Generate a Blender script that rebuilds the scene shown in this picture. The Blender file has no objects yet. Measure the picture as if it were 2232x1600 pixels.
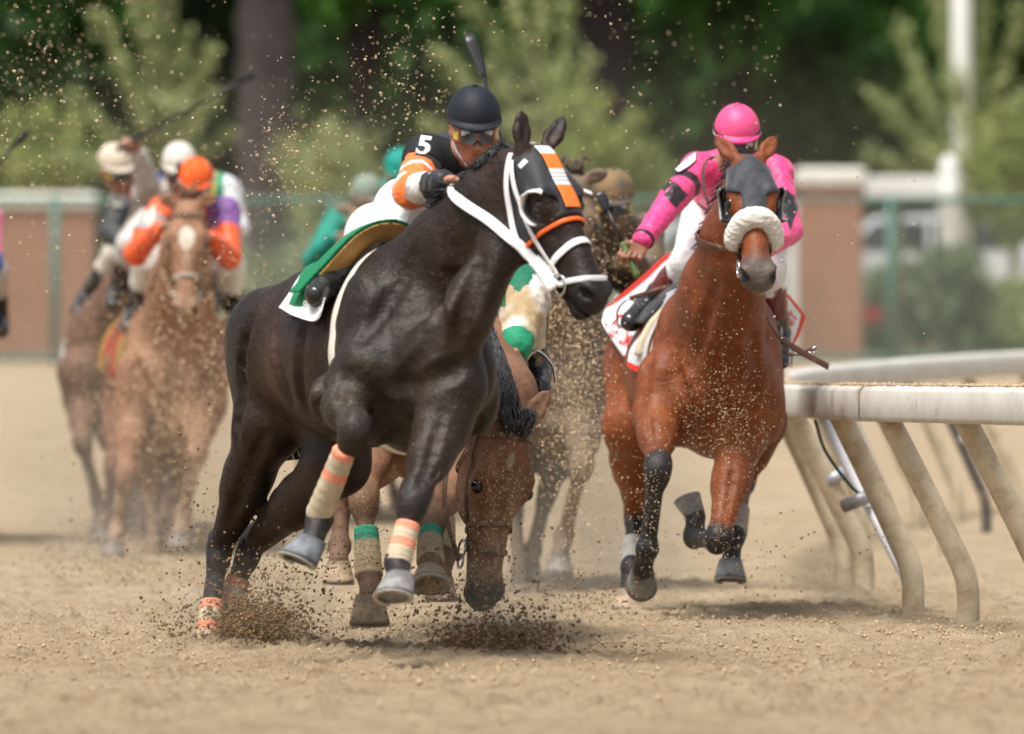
import bpy, math, random
import numpy as np
from mathutils import Vector
from mathutils.bvhtree import BVHTree

R = math.radians
C = bpy.context.scene.collection
rnd = random.Random(7)
rng = np.random.default_rng(11)

# ------------------------------------------------------------------ camera, sky, sun
F = 17700.0            # focal length in photo pixels (photo is 2232 wide)
CX, CY, CAMH = 1116.0, 800.0, 1.034
cam_d = bpy.data.cameras.new("camera")
cam_d.sensor_width = 36.0
cam_d.lens = F / 2232.0 * 36.0
cam_d.clip_start, cam_d.clip_end = 1.0, 600.0
cam_d.dof.use_dof = True
cam_d.dof.focus_distance = 31.0
cam_d.dof.aperture_fstop = 2.9
cam = bpy.data.objects.new("camera", cam_d)
cam.location = (0, 0, CAMH)
cam.rotation_euler = (R(90), 0, 0)
C.objects.link(cam)
bpy.context.scene.camera = cam

SUN_EL, SUN_AZ = 66.0, 214.0      # azimuth measured clockwise from +Y (the view direction)
world = bpy.data.worlds.new("World")
bpy.context.scene.world = world
world.use_nodes = True
wn = world.node_tree.nodes
wl = world.node_tree.links
sky = wn.new("ShaderNodeTexSky")
sky.sky_type = 'NISHITA'
sky.sun_disc = False
sky.sun_elevation = R(SUN_EL)
sky.sun_rotation = R(SUN_AZ)
sky.air_density = 1.0
sky.dust_density = 4.0
hs = wn.new("ShaderNodeHueSaturation")
hs.inputs['Saturation'].default_value = 0.35
wl.new(sky.outputs[0], hs.inputs['Color'])
wl.new(hs.outputs[0], wn['Background'].inputs['Color'])
wn['Background'].inputs['Strength'].default_value = 0.11
sun_d = bpy.data.lights.new("sun", 'SUN')
sun_d.energy = 3.1
sun_d.angle = R(22)
sun_d.color = (1.0, 0.95, 0.87)
sun = bpy.data.objects.new("sun", sun_d)
sd = Vector((math.sin(R(SUN_AZ)) * math.cos(R(SUN_EL)), math.cos(R(SUN_AZ)) * math.cos(R(SUN_EL)), math.sin(R(SUN_EL))))
sun.rotation_euler = sd.to_track_quat('Z', 'Y').to_euler()
sun.location = sd * 60
C.objects.link(sun)
vs = bpy.context.scene.view_settings
vs.view_transform = 'Standard'
vs.look = 'None'
vs.gamma = 1.0
vs.exposure = 0.5
bpy.context.scene.cycles.volume_step_rate = 2.0
bpy.context.scene.cycles.max_bounces = 6
bpy.context.scene.cycles.transparent_max_bounces = 24

# ------------------------------------------------------------------ small helpers
def A(*v):
    return np.array(v, dtype=np.float64)
def W(px, py, d):
    """a point of the photograph put at its distance d (metres) from the camera"""
    return A((px - CX) / F * d, d, CAMH - (py - CY) / F * d)
def unit(v):
    v = np.asarray(v, dtype=np.float64)
    return v / (np.linalg.norm(v) + 1e-12)
def srgb(r, g, b):
    def f(c):
        c /= 255.0
        return c / 12.92 if c <= 0.04045 else ((c + 0.055) / 1.055) ** 2.4
    return A(f(r), f(g), f(b))
def hsh(P, s=1.0, seed=0):
    """cheap smooth pseudo noise in -1..1 for arrays of points (...,3)"""
    x, y, z = P[..., 0] * s, P[..., 1] * s, P[..., 2] * s
    r = np.random.default_rng(seed)
    o = 0
    for i in range(5):
        k = r.normal(size=3); k /= np.linalg.norm(k); k *= (0.7 + 0.5 * i)
        p = r.uniform(0, 6.28, 3)
        o = o + np.sin(k[0] * x + k[1] * y + k[2] * z + p[0] + 1.7 * np.sin(k[1] * x - k[2] * y + k[0] * z + p[1])) / (1 + .35 * i)
    return o / 3.0

def link_mesh(name, verts, faces, mat=None, parent=None, cols=None, smooth=True):
    me = bpy.data.meshes.new(name)
    if isinstance(faces, np.ndarray):
        nv, nf, k = len(verts), len(faces), faces.shape[1]
        me.vertices.add(nv)
        me.vertices.foreach_set("co", np.asarray(verts, dtype=np.float32).ravel())
        me.loops.add(nf * k)
        me.loops.foreach_set("vertex_index", faces.astype(np.int32).ravel())
        me.polygons.add(nf)
        me.polygons.foreach_set("loop_start", np.arange(0, nf * k, k, dtype=np.int32))
        me.polygons.foreach_set("loop_total", np.full(nf, k, dtype=np.int32))
        me.update(calc_edges=True)
        me.validate()
    else:
        me.from_pydata([tuple(map(float, v)) for v in verts], [], faces)
        me.update()
    if smooth:
        me.polygons.foreach_set("use_smooth", np.ones(len(me.polygons), dtype=bool))
    if cols is not None:
        ca = me.color_attributes.new("Col", 'FLOAT_COLOR', 'POINT')
        c4 = np.ones((len(verts), 4), dtype=np.float32)
        c4[:, :3] = cols
        ca.data.foreach_set("color", c4.ravel())
    o = bpy.data.objects.new(name, me)
    C.objects.link(o)
    if mat is not None:
        me.materials.append(mat)
    if parent is not None:
        o.parent = parent
        o.matrix_parent_inverse = parent.matrix_world.inverted()
    return o

def tag(o, label=None, cat=None, group=None, kind=None):
    if label: o['label'] = label
    if cat: o['category'] = cat
    if group: o['group'] = group
    if kind: o['kind'] = kind
    return o
def thing(name, label, cat, loc, group=None):
    o = bpy.data.objects.new(name, None)
    o.empty_display_size = 0.1
    C.objects.link(o)
    o.location = tuple(map(float, loc))
    from mathutils import Matrix
    o.matrix_world = Matrix.Translation(o.location)
    return tag(o, label, cat, group)

# ------------------------------------------------------------------ materials
def mat_new(name):
    m = bpy.data.materials.new(name)
    m.use_nodes = True
    nt = m.node_tree
    return m, nt, nt.nodes['Principled BSDF']
def ramp_noise(nt, scale, detail=4.0, rough=0.6, coord='Object', warp=0.0, vec_scale=None):
    tc = nt.nodes.new('ShaderNodeTexCoord')
    n = nt.nodes.new('ShaderNodeTexNoise')
    n.inputs['Scale'].default_value = scale
    n.inputs['Detail'].default_value = detail
    n.inputs['Roughness'].default_value = rough
    n.inputs['Distortion'].default_value = warp
    if vec_scale is not None:
        mp = nt.nodes.new('ShaderNodeMapping')
        mp.inputs['Scale'].default_value = vec_scale
        nt.links.new(tc.outputs[coord], mp.inputs['Vector'])
        nt.links.new(mp.outputs['Vector'], n.inputs['Vector'])
    else:
        nt.links.new(tc.outputs[coord], n.inputs['Vector'])
    return n
def mix_col(nt, fac, a, b, mode='MIX'):
    m = nt.nodes.new('ShaderNodeMix')
    m.data_type = 'RGBA'
    m.blend_type = mode
    for sock, v in ((m.inputs[0], fac), (m.inputs[6], a), (m.inputs[7], b)):
        if isinstance(v, (int, float)):
            sock.default_value = v
        elif hasattr(v, 'is_output'):
            nt.links.new(v, sock)
        else:
            sock.default_value = (*v, 1.0) if len(v) == 3 else v
    return m.outputs[2]
def ramp(nt, src, p0, p1, c0=(0, 0, 0, 1), c1=(1, 1, 1, 1)):
    r = nt.nodes.new('ShaderNodeValToRGB')
    r.color_ramp.elements[0].position = p0
    r.color_ramp.elements[1].position = p1
    r.color_ramp.elements[0].color = c0
    r.color_ramp.elements[1].color = c1
    nt.links.new(src, r.inputs[0])
    return r.outputs[0]
def bump(nt, bsdf, layers, dist=0.01):
    prev = None
    for src, st, dd in layers:
        b = nt.nodes.new('ShaderNodeBump')
        b.inputs['Strength'].default_value = st
        b.inputs['Distance'].default_value = dd
        nt.links.new(src, b.inputs['Height'])
        if prev is not None:
            nt.links.new(prev, b.inputs['Normal'])
        prev = b.outputs[0]
    nt.links.new(prev, bsdf.inputs['Normal'])

def mat_col(name, rough=0.5, spec=0.5, var=0.25, vscale=12.0, bumps=((220, .25, .002), (9, .25, .02)), sheen=0.0, dust=0.0, coat=0.0, dustcol=(0.42, 0.32, 0.2), streak=0):
    """paint from the vertex attribute Col, mottled, with fine and broad relief and flecks of sand"""
    m, nt, b = mat_new(name)
    at = nt.nodes.new('ShaderNodeAttribute'); at.attribute_name = 'Col'
    n1 = ramp_noise(nt, vscale, 5, 0.65)
    v = ramp(nt, n1.outputs['Fac'], 0.3, 0.7, (1 - var, 1 - var, 1 - var, 1), (1 + var, 1 + var, 1 + var, 1))
    col = mix_col(nt, 1.0, at.outputs['Color'], v, 'MULTIPLY')
    if dust > 0:
        nd = ramp_noise(nt, 160, 2, 0.5)
        nb = ramp_noise(nt, 4, 3, 0.6)
        f = ramp(nt, nd.outputs['Fac'], 0.62 , 0.68)
        fb = ramp(nt, nb.outputs['Fac'], 0.45, 0.7)
        mm = nt.nodes.new('ShaderNodeMath'); mm.operation = 'MULTIPLY'
        nt.links.new(f, mm.inputs[0]); nt.links.new(fb, mm.inputs[1])
        m2 = nt.nodes.new('ShaderNodeMath'); m2.operation = 'MULTIPLY'; m2.inputs[1].default_value = dust
        nt.links.new(mm.outputs[0], m2.inputs[0])
        col = mix_col(nt, m2.outputs[0], col, dustcol)
    nt.links.new(col, b.inputs['Base Color'])
    b.inputs['Roughness'].default_value = rough
    b.inputs['Specular IOR Level'].default_value = spec
    b.inputs['Sheen Weight'].default_value = sheen
    b.inputs['Coat Weight'].default_value = coat
    b.inputs['Coat Roughness'].default_value = 0.25
    ly = [(ramp_noise(nt, s, 3, 0.6).outputs['Fac'], st, dd) for s, st, dd in bumps]
    if streak:
        ly.insert(1, (ramp_noise(nt, streak, 4, .65, 'Object', .6, (2.4, 2.4, .5)).outputs['Fac'], .35, .006))
    bump(nt, b, ly)
    return m
def mat_plain(name, col, rough=0.5, spec=0.5, var=0.15, vscale=20.0, bumpv=(90, .2, .002), metal=0.0, dirt=0.0, dirtcol=(0.33, 0.25, 0.16), dscale=7.0, coat=0.0):
    m, nt, b = mat_new(name)
    n1 = ramp_noise(nt, vscale, 5, 0.65)
    a = tuple(float(min(1, c * (1 - var))) for c in col)
    c2 = tuple(float(min(1, c * (1 + var))) for c in col)
    o = ramp(nt, n1.outputs['Fac'], 0.3, 0.7, (*a, 1), (*c2, 1))
    if dirt > 0:
        nd = ramp_noise(nt, dscale, 6, 0.7)
        f = ramp(nt, nd.outputs['Fac'], 0.62 - 0.3 * dirt, 0.72)
        o = mix_col(nt, f, o, dirtcol)
    nt.links.new(o, b.inputs['Base Color'])
    b.inputs['Roughness'].default_value = rough
    b.inputs['Specular IOR Level'].default_value = spec
    b.inputs['Metallic'].default_value = metal
    b.inputs['Coat Weight'].default_value = coat
    if bumpv:
        bump(nt, b, [(ramp_noise(nt, bumpv[0], 3, 0.6).outputs['Fac'], bumpv[1], bumpv[2])])
    return m

M = {}
M['coat'] = mat_col('horse_coat', 0.5, 0.30, 0.22, 16, ((420, .3, .002), (70, .22, .004), (26, .32, .010), (8, .45, .04)), dust=0.5, streak=38)
M['coat_dusty'] = mat_col('dusty_coat', 0.66, 0.28, 0.24, 13, ((420, .25, .002), (70, .25, .004), (26, .3, .010), (8, .45, .04)), dust=0.8, streak=38)
M['skin'] = mat_col('skin', 0.5, 0.4, 0.12, 40, ((300, .15, .001),))
M['silk'] = mat_col('riding_silk', 0.45, 0.42, 0.06, 18, ((700, .1, .0008), (60, .3, .004), (22, .5, .016)), sheen=0.12, dust=0.25)
M['muddy_silk'] = mat_col('muddy_silk', 0.65, 0.3, 0.2, 14, ((60, .25, .004), (18, .35, .014)), dust=0.9)
M['cloth'] = mat_col('cloth', 0.62, 0.3, 0.06, 25, ((400, .2, .001), (16, .25, .01)))
M['lycra'] = mat_col('hood_fabric', 0.6, 0.35, 0.1, 20, ((500, .25, .001), (24, .3, .006)), sheen=0.2)
M['wrap'] = mat_col('leg_wrap', 0.8, 0.2, 0.22, 22, ((300, .5, .002), (60, .6, .004)), dust=0.75)
M['boot'] = mat_plain('boot_leather', (0.018, 0.019, 0.021), 0.22, 0.6, 0.3, 20, (40, .3, .006), dirt=0.25, dscale=14)
M['hoof'] = mat_col('hoof_horn', 0.6, 0.35, 0.4, 26, ((120, .35, .002), (30, .3, .004)), dust=0.5)
M['shoe'] = mat_plain('worn_aluminium', (0.42, 0.40, 0.36), 0.6, 0.4, 0.2, 30, (80, .2, .001), metal=0.3, dirt=0.3)
M['white_strap'] = mat_plain('white_rubber_strap', (0.80, 0.80, 0.82), 0.35, 0.5, 0.05, 40, (150, .1, .001))
M['orange_strap'] = mat_plain('orange_binding', (0.85, 0.13, 0.015), 0.5, 0.4, 0.08, 40, (150, .1, .001))
M['leather'] = mat_plain('bridle_leather', (0.085, 0.03, 0.018), 0.4, 0.45, 0.3, 25, (120, .25, .001), dirt=0.15, dscale=30)
M['dusty_leather'] = mat_plain('dusty_leather', (0.16, 0.10, 0.06), 0.65, 0.3, 0.3, 25, (120, .25, .001), dirt=0.3, dscale=20)
M['steel'] = mat_plain('bit_steel', (0.62, 0.62, 0.62), 0.22, 0.5, 0.08, 30, None, metal=1.0)
M['black'] = mat_plain('black_rubber', (0.016, 0.017, 0.019), 0.4, 0.5, 0.3, 30, (120, .2, .001))
M['black_gloss'] = mat_plain('glossy_cup', (0.012, 0.012, 0.014), 0.12, 0.6, 0.2, 30, None)
M['mane'] = mat_plain('mane_hair', (0.012, 0.012, 0.014), 0.5, 0.5, 0.5, 60, (200, .3, .002))
M['fleece'] = mat_plain('sheepskin', (0.84, 0.81, 0.75), 0.95, 0.1, 0.10, 90, (300, .9, .006))
M['saddle_lining'] = mat_plain('tan_saddle_lining', (0.46, 0.25, 0.07), 0.6, 0.3, 0.2, 20, (90, .25, .002))
M['girth'] = mat_plain('pale_girth_web', (0.74, 0.70, 0.60), 0.6, 0.3, 0.08, 30, (300, .2, .001))

def eye_mat():
    m, nt, b = mat_new('horse_eye')
    b.inputs['Base Color'].default_value = (0.012, 0.008, 0.006, 1)
    b.inputs['Roughness'].default_value = 0.05
    b.inputs['Specular IOR Level'].default_value = 0.7
    return m
M['eye'] = eye_mat()
# ------------------------------------------------------------------ implicit surfaces for bodies and clothes
class Body:
    """a list of rounded cones and ellipsoids that melt into one another"""
    def __init__(s):
        s.p = []
    def rc(s, a, b, ra, rb, k=.035, t=0.0, flat=None, neg=False, tag=None):
        a, b = np.asarray(a, float), np.asarray(b, float)
        f = None
        if flat is not None:
            f = (unit(flat[0]), float(flat[1]))
        m = max(ra, rb)
        lo, hi = np.minimum(a, b) - m, np.maximum(a, b) + m
        s.p.append(dict(ty='rc', a=a, b=b, ra=ra, rb=rb, k=k, t=t, f=f, neg=neg, lo=lo, hi=hi, tag=tag))
    def el(s, c, ax, r, k=.035, t=0.0, neg=False, tag=None):
        c = np.asarray(c, float); ax = np.array([unit(v) for v in ax]); r = np.asarray(r, float)
        e = np.sqrt(((ax * r[:, None]) ** 2).sum(0))
        s.p.append(dict(ty='el', c=c, ax=ax, r=r, k=k, t=t, neg=neg, lo=c - e, hi=c + e, tag=tag))
    def ball(s, c, r, k=.03, t=0.0, neg=False, tag=None):
        s.rc(c, np.asarray(c, float) + 1e-4, r, r, k, t, None, neg, tag)
    def chain(s, pts, rs, k=.035, t=0.0, flat=None, tag=None):
        for i in range(len(pts) - 1):
            tt = t[i] if isinstance(t, (list, tuple)) else t
            s.rc(pts[i], pts[i + 1], rs[i], rs[i + 1], k, tt, flat, False, tag)
    def sub(s, tags):
        o = Body()
        o.p = [q for q in s.p if q['tag'] in tags]
        return o
    def bounds(s):
        lo = np.min([q['lo'] for q in s.p if not q['neg']], axis=0)
        hi = np.max([q['hi'] for q in s.p if not q['neg']], axis=0)
        return lo, hi

def dist(q, P):
    if q['ty'] == 'rc':
        a, ba = q['a'], q['b'] - q['a']
        pa = P - a
        f = q['f']
        if f is not None:
            u, sc = f
            pa = pa + (pa @ u)[..., None] * u * (sc - 1)
            ba = ba + (ba @ u) * u * (sc - 1)
        h = np.clip((pa @ ba) / (ba @ ba + 1e-12), 0, 1)
        v = pa - h[..., None] * ba
        L = np.sqrt((v * v).sum(-1)) + 1e-9
        d = L - (q['ra'] + (q['rb'] - q['ra']) * h)
        if f is not None:
            g2 = 1 + ((v @ u) / L) ** 2 * (sc * sc - 1)
            d = d / np.sqrt(np.maximum(g2, 0.05))
        return d
    v = (P - q['c']) @ q['ax'].T / q['r']
    k0 = np.sqrt((v * v).sum(-1)) + 1e-9
    w = v / q['r']
    k1 = np.sqrt((w * w).sum(-1)) + 1e-9
    return k0 * (k0 - 1) / k1

BIG = 0.25
def grid_field(B, h, inflate=0.0, region=None, lo=None, hi=None, wrinkle=None):
    blo, bhi = B.bounds()
    pad = abs(inflate) + 3 * h
    lo = blo - pad if lo is None else np.maximum(blo - pad, lo)
    hi = bhi + pad if hi is None else np.minimum(bhi + pad, hi)
    n = np.ceil((hi - lo) / h).astype(int) + 1
    ax = [(lo[i] + np.arange(n[i]) * h).astype(np.float32) for i in range(3)]
    Fd = np.full(n, BIG, dtype=np.float32)
    for q in B.p:
        mg = q['k'] + abs(inflate) + 2.5 * h
        i0 = np.maximum(np.floor((q['lo'] - mg - lo) / h).astype(int), 0)
        i1 = np.minimum(np.ceil((q['hi'] + mg - lo) / h).astype(int) + 1, n)
        if np.any(i1 <= i0):
            continue
        sl = tuple(slice(i0[i], i1[i]) for i in range(3))
        P = np.stack(np.meshgrid(ax[0][sl[0]], ax[1][sl[1]], ax[2][sl[2]], indexing='ij'), -1)
        d = dist(q, P).astype(np.float32)
        cur = Fd[sl]
        k = q['k']
        if q['neg']:
            d = -d
            hh = np.maximum(k - np.abs(cur - d), 0) / k
            Fd[sl] = np.maximum(cur, d) + hh * hh * k * .25
        else:
            hh = np.maximum(k - np.abs(cur - d), 0) / k
            Fd[sl] = np.minimum(cur, d) - hh * hh * k * .25
    Fd -= inflate
    if region is not None or wrinkle is not None:
        P = np.stack(np.meshgrid(*ax, indexing='ij'), -1)
        if wrinkle is not None:
            near = np.abs(Fd) < 0.06
            Fd[near] += wrinkle(P[near]).astype(np.float32)
        if region is not None:
            Fd = np.maximum(Fd, region(P).astype(np.float32))
    return Fd, lo, h

def surface_nets(Fd, lo, h):
    # close the box
    for a in range(3):
        for e in (0, -1):
            s = [slice(None)] * 3; s[a] = e
            Fd[tuple(s)] = np.maximum(Fd[tuple(s)], 1e-3)
    ins = Fd < 0
    nx, ny, nz = [v - 1 for v in Fd.shape]
    cnt = np.zeros((nx, ny, nz), dtype=np.uint8)
    offs = [(i, j, k) for i in (0, 1) for j in (0, 1) for k in (0, 1)]
    for i, j, k in offs:
        cnt += ins[i:nx + i, j:ny + j, k:nz + k]
    act = np.argwhere((cnt > 0) & (cnt < 8))
    idx = np.full((nx, ny, nz), -1, dtype=np.int32)
    idx[act[:, 0], act[:, 1], act[:, 2]] = np.arange(len(act))
    val = {o: Fd[act[:, 0] + o[0], act[:, 1] + o[1], act[:, 2] + o[2]].astype(np.float64) for o in offs}
    s = np.zeros((len(act), 3)); c = np.zeros(len(act))
    for o in offs:
        for a in range(3):
            if o[a] == 0:
                o2 = list(o); o2[a] = 1; o2 = tuple(o2)
                v0, v1 = val[o], val[o2]
                m = (v0 < 0) != (v1 < 0)
                tt = np.where(m, v0 / np.where(m, v0 - v1, 1), 0)
                p = np.tile(np.array(o, float), (len(act), 1))
                p[:, a] = tt
                s[m] += p[m]; c[m] += 1
    V = lo + (act + s / np.maximum(c, 1)[:, None]) * h
    faces = []
    for a in range(3):
        b, d = (a + 1) % 3, (a + 2) % 3
        s0 = [slice(1, -1)] * 3; s1 = [slice(1, -1)] * 3
        s0[a] = slice(0, -1); s1[a] = slice(1, None)
        i0 = ins[tuple(s0)]; i1 = ins[tuple(s1)]
        e = np.argwhere(i0 != i1)
        if len(e) == 0:
            continue
        fl = i0[e[:, 0], e[:, 1], e[:, 2]]
        base = e.copy(); base[:, b] += 1; base[:, d] += 1
        q = []
        for db, dd in ((-1, -1), (0, -1), (0, 0), (-1, 0)):
            x = base.copy(); x[:, b] += db; x[:, d] += dd
            q.append(idx[x[:, 0], x[:, 1], x[:, 2]])
        q = np.stack(q, 1)
        q[~fl] = q[~fl][:, ::-1]
        faces.append(q)
    Fc = np.concatenate(faces)
    Fc = Fc[(Fc >= 0).all(1)]
    return V, Fc

def relax(V, Fc, it=2, lam=0.5):
    E = np.concatenate([Fc[:, [0, 1]], Fc[:, [1, 2]], Fc[:, [2, 3]], Fc[:, [3, 0]]])
    n = len(V)
    for k in range(it):
        s = np.zeros_like(V)
        for a in range(3):
            s[:, a] = np.bincount(E[:, 0], V[E[:, 1], a], n) + np.bincount(E[:, 1], V[E[:, 0], a], n)
        c = np.bincount(E[:, 0], minlength=n) + np.bincount(E[:, 1], minlength=n)
        m = s / np.maximum(c, 1)[:, None]
        V = V + lam * (m - V)
    return V

def weights(B, V, tau=.02):
    """blend of the primitives' t values over the surface"""
    num = np.zeros(len(V)); den = np.full(len(V), 1e-9)
    for q in B.p:
        if q['neg']:
            continue
        near = np.all((V > q['lo'] - .12) & (V < q['hi'] + .12), axis=1)
        if not near.any():
            continue
        w = np.exp(-np.maximum(dist(q, V[near]), -.05) / tau)
        num[near] += w * q['t']; den[near] += w
    return num / den

def mesh_from(B, name, h, mat, parent, paint, inflate=0.0, region=None, wrinkle=None, it=2, lo=None, hi=None):
    Fd, l, hh = grid_field(B, h, inflate, region, lo, hi, wrinkle)
    V, Fc = surface_nets(Fd, l, hh)
    V = relax(V, Fc, it)
    if callable(paint):
        cols = paint(V)
    else:
        cols = np.tile(np.asarray(paint, float), (len(V), 1))
    return link_mesh(name, V, Fc, mat, parent, cols)

def bvh_of(o):
    me = o.data
    n = len(me.vertices)
    co = np.empty(n * 3, dtype=np.float32); me.vertices.foreach_get("co", co)
    co = co.reshape(-1, 3)
    if o.parent is not None:
        pass
    m = len(me.polygons)
    fl = np.empty(m * 4, dtype=np.int32)
    me.loops.foreach_get("vertex_index", fl)
    return BVHTree.FromPolygons(co.tolist(), fl.reshape(-1, 4).tolist())

CAMV = Vector((0, 0, CAMH))
def cast_px(bvh, px, py, dmin=20.0):
    """the surface point seen at photo pixel (px, py)"""
    d = Vector(W(px, py, 1.0)) - CAMV
    d.normalize()
    best = (None, None, 1e9)
    for b in (bvh if isinstance(bvh, (list, tuple)) else (bvh,)):
        loc, nor, i, ds = b.ray_cast(CAMV + d * dmin, d)
        if loc is not None and ds < best[2]:
            best = (loc, nor, ds)
    if best[0] is not None and best[1].dot(d) > 0:
        best = (best[0], -best[1], best[2])
    return best[0], best[1]
def carve(B, lines, tags=('torso', 'neck', 'leg', 'head'), h=.016):
    """creases and veins: photo polylines laid on a coarse first skin, then cut (r < 0) or raised (r > 0)"""
    b = bvh_sub(B, tags, h)
    for pix, r, k in lines:
        P = []
        for px, py in pix:
            l_, n_ = cast_px(b, px, py)
            if l_ is not None:
                P.append(np.array(l_) + np.array(n_) * (abs(r) * .35 if r < 0 else -abs(r) * .4))
        P = catmull(P, 3) if len(P) > 2 else P
        m = len(P)
        for i in range(m - 1):
            e = lambda j: abs(r) * (.45 + .55 * math.sin(math.pi * (j + .5) / m))
            B.rc(P[i], P[i + 1], e(i), e(i + 1), k, 0, None, r < 0, 'crease')
def bvh_sub(B, tags, h=.007):
    """a search tree of only some of a body's parts, for laying straps on"""
    Fd, lo, hh = grid_field(B.sub(tags), h)
    V, Fc = surface_nets(Fd, lo, hh)
    V = relax(V, Fc, 2)
    return BVHTree.FromPolygons(V.tolist(), Fc.tolist())

# ------------------------------------------------------------------ ribbons, tubes, sheets
def catmull(P, n=8, closed=False):
    P = [np.asarray(p, float) for p in P]
    if len(P) < 3 and not closed:
        return [P[0] + (P[-1] - P[0]) * i / n for i in range(n + 1)]
    out = []
    m = len(P)
    segs = m if closed else m - 1
    for i in range(segs):
        p1, p2 = P[i % m], P[(i + 1) % m]
        p0 = P[(i - 1) % m] if (closed or i > 0) else 2 * p1 - p2
        p3 = P[(i + 2) % m] if (closed or i + 2 < m) else 2 * p2 - p1
        for j in range(n):
            t = j / n
            out.append(.5 * ((2 * p1) + (p2 - p0) * t + (2 * p0 - 5 * p1 + 4 * p2 - p3) * t * t + (3 * p1 - p0 - 3 * p2 + p3) * t ** 3))
    if not closed:
        out.append(P[-1])
    return out

def ribbon_geo(pts, nors, width, thick, closed=False):
    """a strap of rounded section that lies with its flat side on the normals"""
    V, Fc = [], []
    n = len(pts)
    sec = [(-.5, 0), (-.5, .6), (-.36, 1), (.36, 1), (.5, .6), (.5, 0)]
    for i in range(n):
        a = pts[(i - 1) % n] if (closed or i > 0) else pts[i]
        b = pts[(i + 1) % n] if (closed or i < n - 1) else pts[i]
        t = unit(b - a); nn = unit(nors[i] - t * (nors[i] @ t)); s = np.cross(t, nn)
        w = width[i] if isinstance(width, (list, tuple, np.ndarray)) else width
        for u, v in sec:
            V.append(pts[i] + s * u * w + nn * v * thick)
    k = len(sec)
    for i in range(n if closed else n - 1):
        j = (i + 1) % n
        for q in range(k):
            r = (q + 1) % k
            Fc.append((i * k + q, i * k + r, j * k + r, j * k + q))
    if not closed:
        Fc.append(tuple(range(k - 1, -1, -1)))
        Fc.append(tuple((n - 1) * k + q for q in range(k)))
    return V, Fc
def strap_px(name, bvh, pix, width, thick, mat, parent, off=.003, n=8, dmin=20.0):
    """a strap laid on the body along points picked on the surface"""
    P, N = [], []
    for px, py in pix:
        l, nr = cast_px(bvh, px, py, dmin)
        if l is None:
            continue
        P.append(np.array(l)); N.append(np.array(nr))
    if len(P) < 2:
        return None
    return strap_3d(name, bvh, P, width, thick, mat, parent, off, n)
def strap_3d(name, bvh, P, width, thick, mat, parent, off=.003, n=8, closed=False, hug=True):
    Q = catmull(P, n, closed)
    pts, nors = [], []
    for p in Q:
        if bvh is not None:
            l, nr, i, d = bvh.find_nearest(Vector(p))
            nr = np.array(nr); l = np.array(l)
            pts.append(l + nr * off if hug else np.asarray(p)); nors.append(nr)
        else:
            pts.append(np.asarray(p)); nors.append(A(0, -1, .1))
    # soften the normals along the strap
    N = np.array(nors); Pn = np.array(pts)
    for _ in range(3):
        N2 = N.copy(); N2[1:-1] = (N[:-2] + N[1:-1] * 2 + N[2:]) / 4; N = N2
        P2 = Pn.copy(); P2[1:-1] = (Pn[:-2] + Pn[1:-1] * 2 + Pn[2:]) / 4; Pn = P2
    V, Fc = ribbon_geo(list(Pn), list(N), width, thick, closed)
    return link_mesh(name, V, Fc, mat, parent)
def loop_strap(name, bvh, c, ax, e1, width, thick, mat, parent, off=.003, n=64, a0=0, a1=360, reach=.5):
    """a strap round a limb or a muzzle: rays from outside towards the axis"""
    ax = unit(ax); e1 = unit(np.asarray(e1) - ax * (np.asarray(e1) @ ax)); e2 = np.cross(ax, e1)
    P, N = [], []
    closed = abs(a1 - a0) >= 359
    m = n if closed else n + 1
    for i in range(m):
        th = R(a0 + (a1 - a0) * i / n)
        d = e1 * math.cos(th) + e2 * math.sin(th)
        o = np.asarray(c) + d * reach
        l, nr, ii, ds = bvh.ray_cast(Vector(o), Vector(-d))
        if l is None:
            continue
        P.append(np.array(l) + d * off); N.append(d)
    if len(P) < 3:
        return None
    Pn = np.array(P)
    for _ in range(2):
        Pn = (np.roll(Pn, 1, 0) + 2 * Pn + np.roll(Pn, -1, 0)) / 4 if closed else np.vstack([Pn[:1], (Pn[:-2] + 2 * Pn[1:-1] + Pn[2:]) / 4, Pn[-1:]])
    V, Fc = ribbon_geo(list(Pn), N, width, thick, closed)
    return link_mesh(name, V, Fc, mat, parent)

def tube_geo(pts, rad, seg=10, caps=True):
    pts = [np.asarray(p, float) for p in pts]
    V, Fc = [], []
    t0 = unit(pts[1] - pts[0])
    up = A(0, 0, 1) if abs(t0[2]) < .9 else A(1, 0, 0)
    s = unit(np.cross(t0, up))
    n = len(pts)
    for i, p in enumerate(pts):
        t = unit(pts[min(i + 1, n - 1)] - pts[max(i - 1, 0)])
        s = unit(s - t * (s @ t)); u = np.cross(s, t)
        r = rad[i] if isinstance(rad, (list, tuple, np.ndarray)) else rad
        for k in range(seg):
            a = 2 * math.pi * k / seg
            V.append(p + (s * math.cos(a) + u * math.sin(a)) * r)
    for i in range(n - 1):
        for k in range(seg):
            k2 = (k + 1) % seg
            Fc.append((i * seg + k, (i + 1) * seg + k, (i + 1) * seg + k2, i * seg + k2))
    if caps:
        Fc.append(tuple(range(seg)))
        Fc.append(tuple((n - 1) * seg + k for k in range(seg - 1, -1, -1)))
    return V, Fc
def tube(name, pts, rad, mat, parent=None, seg=10, cols=None):
    V, Fc = tube_geo(pts, rad, seg)
    c = None
    if cols is not None:
        c = np.repeat(np.array(cols), seg, axis=0)
    return link_mesh(name, V, Fc, mat, parent, c)
def join_geo(parts):
    V, Fc = [], []
    for v, f in parts:
        b = len(V)
        V.extend(v); Fc.extend(tuple(i + b for i in q) for q in f)
    return V, Fc
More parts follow.
